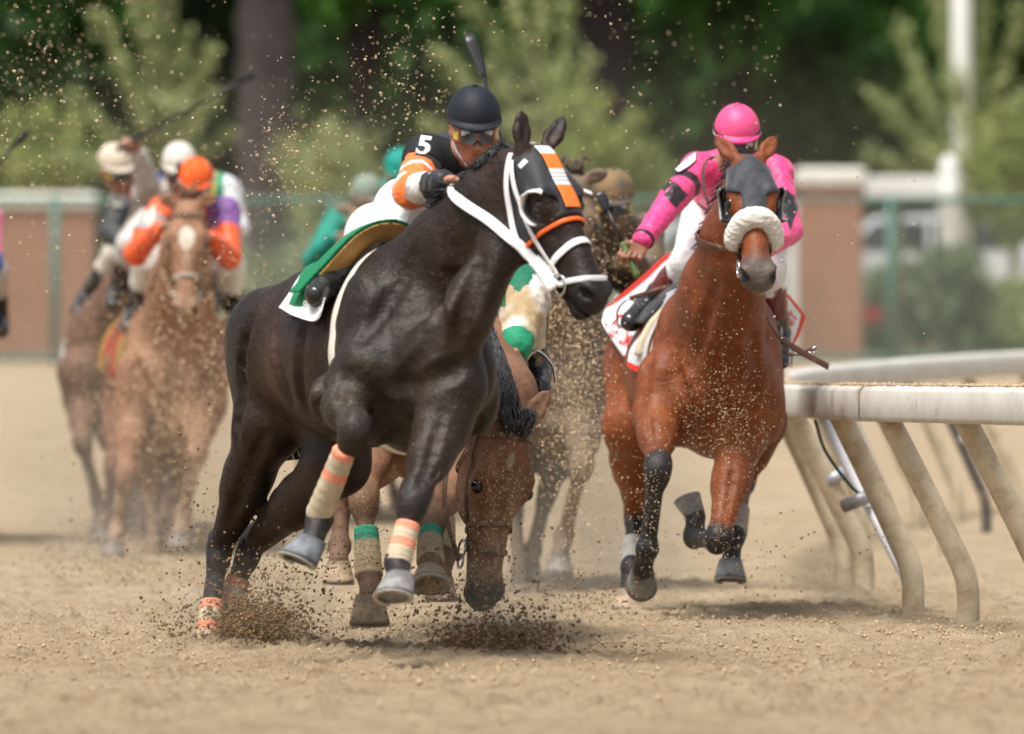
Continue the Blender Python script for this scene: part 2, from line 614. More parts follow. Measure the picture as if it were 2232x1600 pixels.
def sheet(name, rows, thick, mat, parent, colfn=None, nu=24, nv=24, nor=None):
    """a cloth: rows of control points smoothed to a grid and given thickness"""
    rows = [catmull(r, nu) for r in rows]
    m = len(rows[0])
    cols_ = [catmull([r[j] for r in rows], nv) for j in range(m)]
    G = np.array(cols_)                       # (u, v, 3)
    nu_, nv_ = G.shape[:2]
    du = np.gradient(G, axis=0); dv = np.gradient(G, axis=1)
    N = np.cross(du, dv); N /= np.linalg.norm(N, axis=2, keepdims=True) + 1e-9
    if nor is not None and (N.mean((0, 1)) @ np.asarray(nor)) < 0:
        N = -N
    T = G + N * thick
    V = np.concatenate([T.reshape(-1, 3), G.reshape(-1, 3)])
    Fc = []
    K = nu_ * nv_
    def id_(i, j): return i * nv_ + j
    for i in range(nu_ - 1):
        for j in range(nv_ - 1):
            a, b, c, d = id_(i, j), id_(i + 1, j), id_(i + 1, j + 1), id_(i, j + 1)
            Fc.append((a, b, c, d)); Fc.append((a + K, d + K, c + K, b + K))
    for i in range(nu_ - 1):
        for j in (0, nv_ - 1):
            a, b = id_(i, j), id_(i + 1, j)
            Fc.append((a, a + K, b + K, b))
    for j in range(nv_ - 1):
        for i in (0, nu_ - 1):
            a, b = id_(i, j), id_(i, j + 1)
            Fc.append((a, b, b + K, a + K))
    cols = None
    if colfn is not None:
        U, Vv = np.meshgrid(np.linspace(0, 1, nu_), np.linspace(0, 1, nv_), indexing='ij')
        c1 = colfn(U, Vv, True).reshape(-1, 3); c2 = colfn(U, Vv, False).reshape(-1, 3)
        cols = np.concatenate([c1, c2])
    return link_mesh(name, V, np.array(Fc), mat, parent, cols), G, N
def text_geo(body, bold=0.0):
    cu = bpy.data.curves.new("lettering", 'FONT')
    cu.body = body
    cu.offset = bold
    cu.resolution_u = 4
    o = bpy.data.objects.new("lettering", cu)
    C.objects.link(o)
    dg = bpy.context.evaluated_depsgraph_get()
    me = bpy.data.meshes.new_from_object(o.evaluated_get(dg))
    V = np.array([v.co[:] for v in me.vertices]); Fc = [tuple(p.vertices) for p in me.polygons]
    bpy.data.objects.remove(o); bpy.data.curves.remove(cu); bpy.data.meshes.remove(me)
    V[:, :2] -= V[:, :2].min(0); V[:, 0] /= V[:, 0].max(); V[:, 1] /= V[:, 1].max()
    return V, Fc
def text_on(name, body, bvh, quad, mat, parent, off=.004, bold=0.01, dmin=20.0, thick=.0015):
    """lettering sewn on a surface: quad = photo corners (bottom left, bottom right, top right, top left) of the word"""
    V, Fc = text_geo(body, bold)
    q = [np.array(p, float) for p in quad]
    out, bad = [], set()
    last = None
    for i, v in enumerate(V):
        u, w = v[0], v[1]
        p = (q[0] * (1 - u) + q[1] * u) * (1 - w) + (q[3] * (1 - u) + q[2] * u) * w
        l, nr = cast_px(bvh, p[0], p[1], dmin)
        if l is None:
            bad.add(i); out.append(A(0, 0, 0)); continue
        out.append(np.array(l) + np.array(nr) * off)
    Fc = [f for f in Fc if not any(i in bad for i in f)]
    return link_mesh(name, out, Fc, mat, parent, smooth=False)

def hoof(name, cor, down, toe, parent, size=1.0, col=(0.22, 0.22, 0.22), shoe=True):
    """a hoof: sloping wall, hollow sole, and a light rim (the racing plate)"""
    down = unit(down); toe = unit(np.asarray(toe) - down * (np.asarray(toe) @ down)); side = np.cross(down, toe)
    seg = 28
    rings = [(-.012, .043, .046, 0.0), (.0, .047, .050, .003), (.03, .053, .057, .014), (.06, .060, .064, .026), (.078, .064, .069, .034),
             (.078, .054, .058, .034), (.068, .046, .05, .032), (.060, .02, .024, .028)]
    V, Fc, cols = [], [], []
    for hz, rs, rt, fw in rings:
        for k in range(seg):
            a = 2 * math.pi * k / seg
            ct, st = math.cos(a), math.sin(a)
            heel = 1.0 if ct > 0 else 0.80
            x = fw + rt * ct * heel
            drop = hz - (0.016 * (1 - ct) * .5 * (hz / .08) if hz > 0 else 0) * .3
            V.append(np.asarray(cor) + (down * drop + toe * x + side * rs * st) * size)
            m = 1.0 - .35 * (hz < 0)
            cols.append(np.asarray(col) * m * (1.15 if 0 < hz < .078 else .75))
    n = len(rings)
    for i in range(n - 1):
        for k in range(seg):
            k2 = (k + 1) % seg
            Fc.append((i * seg + k, i * seg + k2, (i + 1) * seg + k2, (i + 1) * seg + k))
    Fc.append(tuple(range(seg - 1, -1, -1)))
    Fc.append(tuple((n - 1) * seg + k for k in range(seg)))
    o = link_mesh(name, V, Fc, M['hoof'], parent, np.array(cols))
    if shoe:
        pts, nn = [], []
        for k in range(29):
            a = R(-145 + 290 * k / 28)
            ct, st = math.cos(a), math.sin(a)
            pts.append(np.asarray(cor) + (down * .0785 + toe * (.034 + .059 * ct * (1 if ct > 0 else .8)) + side * .056 * st) * size); nn.append(down)
        v, f = ribbon_geo(pts, nn, .016 * size, .006 * size)
        link_mesh("horseshoe", v, f, M['shoe'], o)
    return o
# ------------------------------------------------------------------ the track
def gz(y):
    t = np.clip((np.asarray(y, float) - 37) / 53, 0, 1.6)
    return 1.08 * t ** 1.4
def sand_mat():
    m, nt, b = mat_new('track_sand')
    big = ramp_noise(nt, .5, 4, .6, 'Object', .3)
    mid = ramp_noise(nt, 5, 6, .7, 'Object', .4, (1, .6, 1))
    fine = ramp_noise(nt, 60, 6, .75)
    grain = ramp_noise(nt, 330, 3, .7)
    c = ramp(nt, big.outputs['Fac'], .3, .7, (.58, .45, .30, 1), (.66, .535, .375, 1))
    # near sand painted darker, in part standing for far dust and grazing light
    tc = nt.nodes.new('ShaderNodeTexCoord'); sx = nt.nodes.new('ShaderNodeSeparateXYZ'); nt.links.new(tc.outputs['Object'], sx.inputs[0])
    ad = nt.nodes.new('ShaderNodeMath'); ad.operation = 'MULTIPLY_ADD'; ad.inputs[1].default_value = 5.0
    nt.links.new(big.outputs['Fac'], ad.inputs[0]); nt.links.new(sx.outputs['Y'], ad.inputs[2])
    mr = nt.nodes.new('ShaderNodeMapRange'); mr.inputs[1].default_value = 30.5; mr.inputs[2].default_value = 37.5
    nt.links.new(ad.outputs[0], mr.inputs[0])
    c = mix_col(nt, mr.outputs[0], mix_col(nt, 1.0, c, (.92, .89, .85), 'MULTIPLY'), c)
    c = mix_col(nt, ramp(nt, mid.outputs['Fac'], .45, .75), c, (.36, .255, .155))
    c = mix_col(nt, ramp(nt, fine.outputs['Fac'], .52, .74), c, (.33, .23, .135))  # darker fine noise put into the colour in place of crumb shadows
    c = mix_col(nt, ramp(nt, grain.outputs['Fac'], .56, .72), c, (.60, .47, .31))
    nt.links.new(c, b.inputs['Base Color'])
    b.inputs['Roughness'].default_value = .95
    b.inputs['Specular IOR Level'].default_value = .15
    bump(nt, b, [(grain.outputs['Fac'], .7, .008), (fine.outputs['Fac'], .9, .03), (mid.outputs['Fac'], .5, .06)])
    return m
M['sand'] = sand_mat()
def build_ground():
    ys = np.concatenate([np.linspace(4, 21, 12), np.linspace(21.5, 24, 40), np.arange(24.04, 27, .032), np.arange(27, 36, .019), np.arange(36.03, 42, .05), np.linspace(42.3, 60, 50), np.linspace(61, 92, 24), np.linspace(96, 400, 12)])
    xs = np.concatenate([np.linspace(-160, -8, 14), np.linspace(-7, -2.5, 30), np.arange(-2.44, 2.45, .021), np.linspace(2.5, 7, 30), np.linspace(8, 160, 14)])
    X, Y = np.meshgrid(xs, ys, indexing='ij')
    P = np.stack([X, Y, X * 0], -1)
    fade = np.clip((Y - 15) / 8, 0, 1) * np.clip((60 - Y) / 20, 0, 1) * np.clip((8 - np.abs(X)) / 3, 0, 1)
    n = .016 * hsh(P, 3.1, 1) + .016 * hsh(P, 9, 2) + .015 * np.abs(hsh(P, 22, 3)) + .013 * np.abs(hsh(P, 55, 4)) + .008 * hsh(P, 120, 6) + .05 * np.clip(hsh(P, 78, 7) - .28, 0, 1) * np.clip(.5 + hsh(P, 2.3, 12), 0, 1)
    r2 = np.random.default_rng(4)
    for i in range(90):                               # old hoof prints
        cx, cy = r2.uniform(-2.4, 2.4), r2.uniform(24, 37)
        q = ((X - cx) / .085) ** 2 + ((Y - cy) / .13) ** 2
        n += -.042 * np.exp(-q) + .022 * np.exp(-(q - 2.2) ** 2)
    Z = gz(Y) + n * fade - .02
    cr = np.random.default_rng(77).random(X.shape)
    n += (.004 * np.random.default_rng(78).normal(size=X.shape) + .011 * np.clip((cr - .86) / .14, 0, 1) ** 2) * np.clip((42 - Y) / 8, 0, 1)
    # the kicked up mounds
    for cx, cy, hgt, sx, sy in ((W(1075, 0, 29.2)[0], 29.2, .055, .22, .35), (W(540, 0, 29.9)[0], 29.85, .05, .26, .35)):
        Z += hgt * np.exp(-((X - cx) / sx) ** 2 - ((Y - cy) / sy) ** 2) * (1 + .5 * hsh(P, 26, 8))
    V = np.stack([X, Y, Z], -1).reshape(-1, 3)
    nx, ny = X.shape
    I = np.arange(nx * ny).reshape(nx, ny)
    Fc = np.stack([I[:-1, :-1], I[1:, :-1], I[1:, 1:], I[:-1, 1:]], -1).reshape(-1, 4)
    o = link_mesh('ground', V, Fc, M['sand'])
    tag(o, kind='structure')
    return o
build_ground()

LUMP_V = np.array([(1, 0, 0), (-1, 0, 0), (0, 1, 0), (0, -1, 0), (0, 0, 1), (0, 0, -1)], float)
LUMP_F = np.array([(0, 2, 4), (2, 1, 4), (1, 3, 4), (3, 0, 4), (2, 0, 5), (1, 2, 5), (3, 1, 5), (0, 3, 5)])
def lumps(name, P, rad, mat, label, cat, seed=1, stretch=.5, kind='stuff'):
    """many small irregular clods of sand in one mesh"""
    r = np.random.default_rng(seed)
    n = len(P)
    V = LUMP_V[None] * (1 + r.uniform(-.35, .35, (n, 6, 1)))
    V = V * (1 + r.uniform(-stretch, stretch, (n, 1, 3)))
    q = r.normal(size=(n, 4)); q /= np.linalg.norm(q, axis=1, keepdims=True)
    w, x, y, z = q.T
    Rm = np.stack([1 - 2 * (y * y + z * z), 2 * (x * y - z * w), 2 * (x * z + y * w), 2 * (x * y + z * w), 1 - 2 * (x * x + z * z), 2 * (y * z - x * w), 2 * (x * z - y * w), 2 * (y * z + x * w), 1 - 2 * (x * x + y * y)], 1).reshape(n, 3, 3)
    V = np.einsum('nij,nkj->nki', Rm, V) * np.asarray(rad)[:, None, None] + P[:, None, :]
    Fc = (LUMP_F[None] + (np.arange(n) * 6)[:, None, None]).reshape(-1, 3)
    o = link_mesh(name, V.reshape(-1, 3), Fc, mat, smooth=False)
    return tag(o, label, cat, kind=kind)
def clod_mat(name, a, b_):
    m, nt, b = mat_new(name)
    n = ramp_noise(nt, 37, 2, .6)
    nt.links.new(ramp(nt, n.outputs['Fac'], .35, .65, (*a, 1), (*b_, 1)), b.inputs['Base Color'])
    b.inputs['Roughness'].default_value = .95
    b.inputs['Specular IOR Level'].default_value = .1
    return m
M['clod'] = clod_mat('sand_clod', (.36, .255, .15), (.56, .43, .28))
M['clod_dark'] = clod_mat('moist_clod', (.13, .085, .045), (.30, .20, .11))
M['speck'] = clod_mat('flying_sand', (.50, .37, .22), (.74, .60, .42))
def scatter_ground():
    r = np.random.default_rng(21)
    n = 11000
    y = np.concatenate([r.uniform(23, 40, n // 3), r.normal(30.5, 2.6, n - n // 3)])
    x = r.uniform(-1, 1, n) * (y * .066 + .35)
    keep = (y > 22) & (y < 41)
    x, y = x[keep], y[keep]
    rad = .0022 + .008 * r.random(len(x)) ** 4
    lumps('sand_clods', np.stack([x, y, gz(y) + .004 + rad * .2], 1), rad, M['clod'], 'loose tan clods strewn over the raked sand track', 'clods', 3, .35)
scatter_ground()

# ------------------------------------------------------------------ inside rail
M['rail'] = mat_plain('weathered_rail', (.62, .60, .55), .55, .35, .12, 6, (60, .3, .003), dirt=.22, dirtcol=(.40, .31, .20), dscale=5)
M['post'] = mat_plain('dusty_post', (.56, .48, .35), .6, .3, .2, 5, (60, .3, .003), dirt=.55, dirtcol=(.34, .25, .15), dscale=9)
M['post_dark'] = mat_plain('dark_steel_post', (.10, .085, .08), .5, .4, .4, 8, (60, .3, .003), dirt=.2)
M['clamp'] = mat_plain('galvanised_clamp', (.42, .42, .45), .4, .5, .15, 20, (60, .2, .002), metal=.3)
def build_rail():
    rt = thing('guard_rail', 'cream white racetrack guard rail curving away on leaning gooseneck posts', 'rail', (2.2, 35, 0))
    path = catmull([A(3.0, 27.2, 0), A(2.35, 29.4, 0), A(1.95, 31.0, 0), A(1.76, 31.9, 0), A(1.52, 33.1, 0), A(1.38, 34.3, 0), A(1.29, 36.5, 0), A(1.27, 38.6, 0), A(1.36, 41.5, 0), A(1.62, 44.5, 0), A(2.05, 47, 0), A(2.8, 50, 0), A(3.9, 53.2, 0), A(6.2, 58, 0), A(10, 63, 0), A(20, 70, 0), A(34, 76, 0)], 14)
    for p in path:
        p[2] = gz(p[1]) + .812
    V, Fc = [], []
    sec = [(-.055, .0), (-.062, .02), (-.062, .12), (-.045, .142), (0, .150), (.045, .142), (.062, .12), (.062, .02), (.055, 0)]
    k = len(sec)
    r2 = random.Random(2)
    for i, p in enumerate(path):
        t = unit(path[min(i + 1, len(path) - 1)] - path[max(i - 1, 0)]); s = unit(np.cross(t, A(0, 0, 1)))
        for a, b in sec:
            V.append(p + s * a + A(0, 0, b + r2.uniform(-.0015, .0015)))
    for i in range(len(path) - 1):
        for j in range(k):
            j2 = (j + 1) % k
            Fc.append((i * k + j, i * k + j2, (i + 1) * k + j2, (i + 1) * k + j))
    link_mesh('top_rail', V, Fc, M['rail'], rt)
    # sand lying along the top
    r3 = np.random.default_rng(6)
    pp, rr = [], []
    for i in range(0, len(path) - 1):
        if path[i][1] > 42 or path[i][1] < 30: continue
        for q in range(26):
            t = r3.random(); p = path[i] * (1 - t) + path[i + 1] * t
            pp.append(p + A(r3.uniform(-.04, .04), r3.uniform(-.04, .04), .149)); rr.append(.004 + .007 * r3.random() ** 2)
    o = lumps('sand_ridge', np.array(pp), np.array(rr), M['clod'], None, None, 9, .4)
    o.parent = rt; o.matrix_parent_inverse = rt.matrix_world.inverted()
    # joint sleeve
    pj = path[59]; t = unit(path[60] - path[58])
    v, q = tube_geo([pj - t * .035 + A(0, 0, .075), pj + t * .035 + A(0, 0, .075)], .001, 4)
    V, Fc = [], []
    s = unit(np.cross(t, A(0, 0, 1)))
    for e in (-.03, .03):
        for a, b in sec:
            V.append(pj + t * e + s * a * 1.07 + A(0, 0, b * 1.03 - .002))
    for j in range(k):
        j2 = (j + 1) % k; Fc.append((j, j2, k + j2, k + j))
    link_mesh('joint_sleeve', V, Fc, M['rail'], rt)
    def post(bx, by, dx, dy, r=.043, mat='post', cl=False):
        z0 = float(gz(by)) - .05
        b0 = A(bx, by, z0)
        pts = [b0, b0 + A(0, 0, .17), b0 + A(dx * .06, dy * .06, .26), b0 + A(dx * .20, dy * .20, .36), b0 + A(dx * .60, dy * .60, .63), b0 + A(dx, dy, .885)]
        Q = catmull(pts, 7)
        V, Fc = tube_geo(Q, r, 16)
        o = link_mesh('post', V, Fc, M[mat], rt)
        if cl:
            c = b0 + A(dx * .42, dy * .42, .575); d = unit(A(dx, dy, .75))
            V, Fc = tube_geo([c - d * .025, c + d * .025], r * 1.35, 14)
            link_mesh('clamp', V, Fc, M['clamp'], o)
        return b0
    def pb(px, d): return (px - CX) / F * d
    post(pb(2110, 33.0), 33.0, -.33, .0, .046)
    post(pb(1990, 34.2), 34.2, -.31, .0, .048)
    post(pb(1882, 37.4), 37.4, -.34, -.1, .050, cl=True)
    post(pb(1838, 38.6), 38.6, -.30, .0, .050)
    post(pb(2285, 31.8), 31.8, -.33, .0, .046)
    post(pb(2150, 46.3), 46.3, -.30, .0, .030, 'post_dark', True)
    post(pb(2040, 43.0), 43.0, -.28, .0, .03, 'post')
    for px, d in ((1880, 44.5), (1935, 45.8), (2001, 47.0), (2087, 48.3), (2213, 50.0), (2330, 51.5), (2470, 53.0)):
        post(pb(px, d), d, -.3, .0, .036, 'post' if d != 45.8 else 'clamp')
    # white brace with its dark cable
    a, b = W(1790, 905, 35.6), W(2012, 1330, 34.6)
    V, Fc = tube_geo([a, b], .024, 12); o = link_mesh('brace', V, Fc, M['white_strap'], rt)
    ca = catmull([W(1776, 915, 35.1), W(1800, 985, 35.1), W(1855, 1060, 35.1), W(1888, 1085, 35.1)], 8)
    V, Fc = tube_geo(ca, .007, 8); link_mesh('cable', V, Fc, M['cable'], o)
    V, Fc = tube_geo([W(1838, 1104, 35.1), W(1892, 1082, 35.05)], .03, 12); link_mesh('clamp', V, Fc, M['clamp'], o)
M['cable'] = mat_plain('green_cable', (.02, .05, .04), .4, .4, .2, 20, None)
build_rail()

# ------------------------------------------------------------------ the far side: fence, walls, trees
M['fence_green'] = mat_plain('green_fence_paint', (.055, .16, .135), .5, .4, .15, 10, None)
M['brick'] = None
M['bark_young'] = mat_plain('young_bark', (.17, .16, .10), .8, .2, .3, 5, (14, .6, .02))
def brick_mat():
    m, nt, b = mat_new('red_brick')
    tc = nt.nodes.new('ShaderNodeTexCoord'); br = nt.nodes.new('ShaderNodeTexBrick')
    mp = nt.nodes.new('ShaderNodeMapping'); mp.inputs['Rotation'].default_value = (R(90), 0, 0)
    nt.links.new(tc.outputs['Object'], mp.inputs['Vector']); nt.links.new(mp.outputs['Vector'], br.inputs['Vector'])
    br.inputs['Color1'].default_value = (.34, .115, .06, 1); br.inputs['Color2'].default_value = (.40, .15, .085, 1); br.inputs['Mortar'].default_value = (.34, .27, .22, 1)
    br.inputs['Scale'].default_value = 4.0
    nt.links.new(br.outputs['Color'], b.inputs['Base Color']); b.inputs['Roughness'].default_value = .85
    return m
M['brick'] = brick_mat()
M['stone'] = mat_plain('white_coping', (.66, .64, .58), .7, .3, .1, 3, (30, .3, .01), dirt=.15)
M['white_paint'] = mat_plain('white_paint', (.74, .74, .72), .5, .4, .06, 4, None)
def bevel_box(c, s, r=.02):
    """eight-sided box with chamfered edges standing on its base centre"""
    x, y, z = s[0] / 2, s[1] / 2, s[2]
    V, Fc = [], []
    for (zz, k) in ((0, 0), (z - r, 0), (z, r)):
        for (a, b) in ((-x + r, -y), (x - r, -y), (x, -y + r), (x, y - r), (x - r, y), (-x + r, y), (-x, y - r), (-x, -y + r)):
            V.append(A(c[0] + a * (1 - k / x), c[1] + b * (1 - k / y), c[2] + zz))
    for j in range(2):
        for i in range(8):
            i2 = (i + 1) % 8
            Fc.append((j * 8 + i, j * 8 + i2, (j + 1) * 8 + i2, (j + 1) * 8 + i))
    Fc.append(tuple(range(7, -1, -1))); Fc.append(tuple(range(16, 24)))
    return V, Fc
def build_fence():
    d = 90.0; z0 = float(gz(d)); z1 = W(0, 436, d)[2]
    fr = thing('chain_link_fence', 'green chain link fence running along the outside of the track', 'fence', (0, d, z0))
    px0 = (120 - CX) / F * d; step = 607 / F * d
    for i in range(-5, 10):
        x = px0 + i * step
        V, Fc = tube_geo([A(x, d, z0 - .1), A(x, d, z1 + .05)], .05, 10); link_mesh('post', V, Fc, M['fence_green'], fr)
    x0, x1 = px0 - 5 * step, px0 + 9 * step
    for nm, zz, r in (('top_rail', z1, .032), ('bottom_rail', z0 + .06, .03)):
        V, Fc = tube_geo([A(x0, d - .02, zz), A(x1, d - .02, zz)], r, 10); link_mesh(nm, V, Fc, M['fence_green'], fr)
    V, Fc = [], []
    h = z1 - z0 - .06
    n = int((x1 - x0) / .075)
    for i in range(n):
        for s in (-1, 1):
            # a wire that zigzags up the panel
            a = A(x0 + i * .075, d - .01 * s, z0 + .06); b = a + A(s * h, 0, h)
            if b[0] < x0 or b[0] > x1: continue
            w = A(.0032, 0, 0)
            k = len(V); V += [a - w, a + w, b + w, b - w]; Fc.append((k, k + 1, k + 2, k + 3))
    link_mesh('mesh_panel', V, Fc, M['fence_green'], fr, smooth=False)
build_fence()
def block(name, label, cat, px0, px1, py0, d, dep, mat, cap=None, capov=.06, caph=.2, group=None):
    x0, x1 = (px0 - CX) / F * d, (px1 - CX) / F * d
    z0 = float(gz(d)) - .1; z1 = W(0, py0, d)[2]
    t = thing(name, label, cat, ((x0 + x1) / 2, d + dep / 2, z0), group)
    V, Fc = bevel_box(((x0 + x1) / 2, d + dep / 2, z0), (x1 - x0, dep, z1 - z0 - (caph if cap else 0)))
    link_mesh('body' if cap else 'panel', V, Fc, mat, t, smooth=False)
    if cap:
        V, Fc = bevel_box(((x0 + x1) / 2, d + dep / 2, z1 - caph), (x1 - x0 + 2 * capov, dep + 2 * capov, caph), .05)
        link_mesh('coping', V, Fc, cap, t, smooth=False)
    return t
block('brick_wall', 'red brick wall with white coping behind the fence at the left', 'wall', -900, 205, 420, 93, .5, M['brick'], M['stone'], .05, .17)
block('brick_pillar', 'broad red brick pillar with a white cap right of the pink jockey', 'pillar', 1742, 1880, 366, 92, .75, M['brick'], M['stone'], .05, .19)
def white_beam():
    d = 93; z0 = float(gz(d)); x0, x1 = (1885 - CX) / F * d, (2056 - CX) / F * d
    t = thing('white_rail', 'low white painted rail running right from the brick pillar', 'rail', ((x0 + x1) / 2, d, z0))
    zt, zb = W(0, 386, d)[2], W(0, 428, d)[2]
    V, Fc = bevel_box(((x0 + x1) / 2, d, zb), (x1 - x0, .12, zt - zb)); link_mesh('beam', V, Fc, M['white_paint'], t, smooth=False)
    for px in (1960,):
        V, Fc = bevel_box(((px - CX) / F * d, d + .1, z0 - .1), (.10, .10, zt - z0)); link_mesh('upright', V, Fc, M['bark_young'], t, smooth=False)
    x = (2066 - CX) / F * d
    t = thing('white_bollard', 'white round topped stone post standing on the low white rail\'s plinth', 'post', (x, d - .3, z0))
    V, Fc = bevel_box((x, d - .3, z0 - .1), (.22, .22, W(0, 432, d)[2] - z0 + .1)); link_mesh('plinth', V, Fc, M['stone'], t, smooth=False)
    zz = W(0, 432, d)[2]; h = W(0, 340, d)[2] - zz
    V, Fc = tube_geo([A(x, d - .3, zz), A(x, d - .3, zz + h * .12), A(x, d - .3, zz + h * .2), A(x, d - .3, zz + h * .75), A(x, d - .3, zz + h * .9), A(x, d - .3, zz + h)], [.13, .13, .10, .115, .09, .03], 16)
    link_mesh('finial', V, Fc, M['white_paint'], t)
white_beam_later = white_beam
block('white_gate_post', 'slim white gate post left of the brick pillar', 'post', 1716, 1738, 440, 91.5, .12, M['white_paint'], M['white_paint'], .02, .06)

white_beam_later()
# lawn beyond the fence
V = [(-120, 91.2, float(gz(91.2)) + .03), (120, 91.2, float(gz(91.2)) + .03), (120, 300, float(gz(121)) + 2.2), (-120, 300, float(gz(121)) + 2.2)]
tag(link_mesh('lawn', V, [(0, 1, 2, 3)], mat_plain('mown_grass', (.17, .20, .09), .9, .2, .3, .8, (8, .6, .05))), kind='structure')

def leaf_mat(name, rough=.6):
    m, nt, b = mat_new(name)
    at = nt.nodes.new('ShaderNodeAttribute'); at.attribute_name = 'Col'
    nt.links.new(at.outputs['Color'], b.inputs['Base Color'])
    b.inputs['Roughness'].default_value = rough
    b.inputs['Specular IOR Level'].default_value = .3
    tr = nt.nodes.new('ShaderNodeBsdfTranslucent'); nt.links.new(at.outputs['Color'], tr.inputs['Color'])
    mx = nt.nodes.new('ShaderNodeMixShader'); mx.inputs[0].default_value = .3
    nt.links.new(b.outputs[0], mx.inputs[1]); nt.links.new(tr.outputs[0], mx.inputs[2])
    nt.links.new(mx.outputs[0], nt.nodes['Material Output'].inputs['Surface'])
    return m
M['leaf'] = leaf_mat('foliage')
M['bark'] = mat_plain('bark', (.075, .062, .062), .9, .2, .35, 3, (14, .8, .03))
M['bark_dark'] = mat_plain('dark_bark', (.022, .017, .017), .9, .2, .35, 3, (14, .8, .03))
M['bark_young'] = mat_plain('young_bark', (.17, .16, .10), .8, .2, .3, 5, (14, .6, .02))
def leaves(Cn, size, cols, r):
    """one leaf-shaped quad at each centre"""
    n = len(Cn)
    a = r.normal(size=(n, 3)); a /= np.linalg.norm(a, axis=1, keepdims=True)
    b = r.normal(size=(n, 3)); b -= a * (a * b).sum(1, keepdims=True); b /= np.linalg.norm(b, axis=1, keepdims=True)
    s = size * r.uniform(.6, 1.3, (n, 1))
    V = np.stack([Cn - a * s, Cn + b * s * .5, Cn + a * s, Cn - b * s * .5], 1).reshape(-1, 3)
    return V, np.arange(n * 4).reshape(n, 4), np.repeat(cols, 4, axis=0)
def bushy_tree(name, label, px, d, top, low, rad, cols, n=9000, size=.16, seed=1, trunk='bark_dark', tr=.18, group=None, clumps=46):
    r = np.random.default_rng(seed)
    x = (px - CX) / F * d; z0 = float(gz(min(d, 121)))
    t = thing(name, label, 'tree', (x, d, z0), group)
    c = A(x, d, z0 + (top + low) / 2); half = A(rad, rad * .9, (top - low) / 2)
    q = r.normal(size=(clumps, 3)); q /= np.linalg.norm(q, axis=1, keepdims=True)
    cc = c + q * half * r.uniform(.45, 1.0, (clumps, 1))
    tone = r.uniform(0, 1, clumps)
    k = r.integers(0, clumps, n)
    P = cc[k] + r.normal(size=(n, 3)) * rad * .17
    tt = np.clip(tone[k] + r.normal(size=n) * .18, 0, 1)[:, None]
    col = np.asarray(cols[0]) * (1 - tt) + np.asarray(cols[1]) * tt
    V, Fc, cl = leaves(P, size, col, r)
    link_mesh('crown', V, Fc, M['leaf'], t, cl, smooth=False)
    parts = [tube_geo(catmull([A(x, d, z0 - .2), A(x + r.uniform(-.1, .1), d, z0 + low * .6), A(x + r.uniform(-.2, .2), d, z0 + (low + top) / 2)], 6), list(np.linspace(tr, tr * .45, 13)), 10)]
    for i in range(7):
        e = cc[i]; s = A(x, d, z0 + low * .5 + (top - low) * .25 * r.random())
        parts.append(tube_geo(catmull([s, (s + e) / 2 + A(0, 0, .2), e], 5), list(np.linspace(tr * .4, tr * .1, 11)), 7))
    V, Fc = join_geo(parts)
    link_mesh('trunk', V, Fc, M[trunk], t)
    return t
def spray_tree(label, px, py, d, limbs, cols, seed=1, n=9000, size=.075, spread=.14, group=None):
    """young tree whose upright limbs are wrapped in fresh leaves; limbs = photo points of their ends"""
    r = np.random.default_rng(seed)
    b = W(px, py, d); z0 = float(gz(min(d, 121)))
    t = thing('young_tree', label, 'tree', (b[0], d, z0), group)
    parts = [tube_geo([A(b[0], d, z0 - .2), A(b[0], d, (z0 + b[2]) / 2), b], [.09, .075, .06], 10)]
    Cn, col = [], []
    per = n // len(limbs)
    for i, (lx, ly) in enumerate(limbs):
        e = W(lx, ly, d) + A(0, r.uniform(-.7, .7), 0)
        m = (b + e) / 2 + A((b[0] - e[0]) * .12, r.uniform(-.1, .1), -.0)
        Q = catmull([b, m, e], 10)
        parts.append(tube_geo(Q, list(np.linspace(.05, .012, len(Q))), 7))
        Qa = np.array(Q)
        tt = r.beta(1.4, 1.0, per)
        idx = tt * (len(Q) - 1.001); i0 = idx.astype(int); fr = (idx - i0)[:, None]
        p = Qa[i0] * (1 - fr) + Qa[i0 + 1] * fr
        p = p + r.normal(size=(per, 3)) * spread * (.6 + .7 * tt[:, None])
        Cn.append(p)
        tn = np.clip(r.uniform(0, 1) * .5 + .5 * r.random(per), 0, 1)[:, None]
        col.append(np.asarray(cols[0]) * (1 - tn) + np.asarray(cols[1]) * tn)
    V, Fc, cl = leaves(np.concatenate(Cn), size, np.concatenate(col), r)
    link_mesh('crown', V, Fc, M['leaf'], t, cl, smooth=False)
    V, Fc = join_geo(parts); link_mesh('trunk', V, Fc, M['bark_young'], t)
    return t
DK = ((.010, .024, .008), (.030, .070, .016)); MD = ((.022, .060, .012), (.055, .150, .024)); BR = ((.035, .11, .015), (.085, .24, .03)); LG = ((.25, .31, .12), (.48, .52, .25)); YG = ((.22, .28, .08), (.40, .45, .16)); PG = ((.20, .24, .13), (.38, .42, .25))
GT = 'dense trees behind the fence'
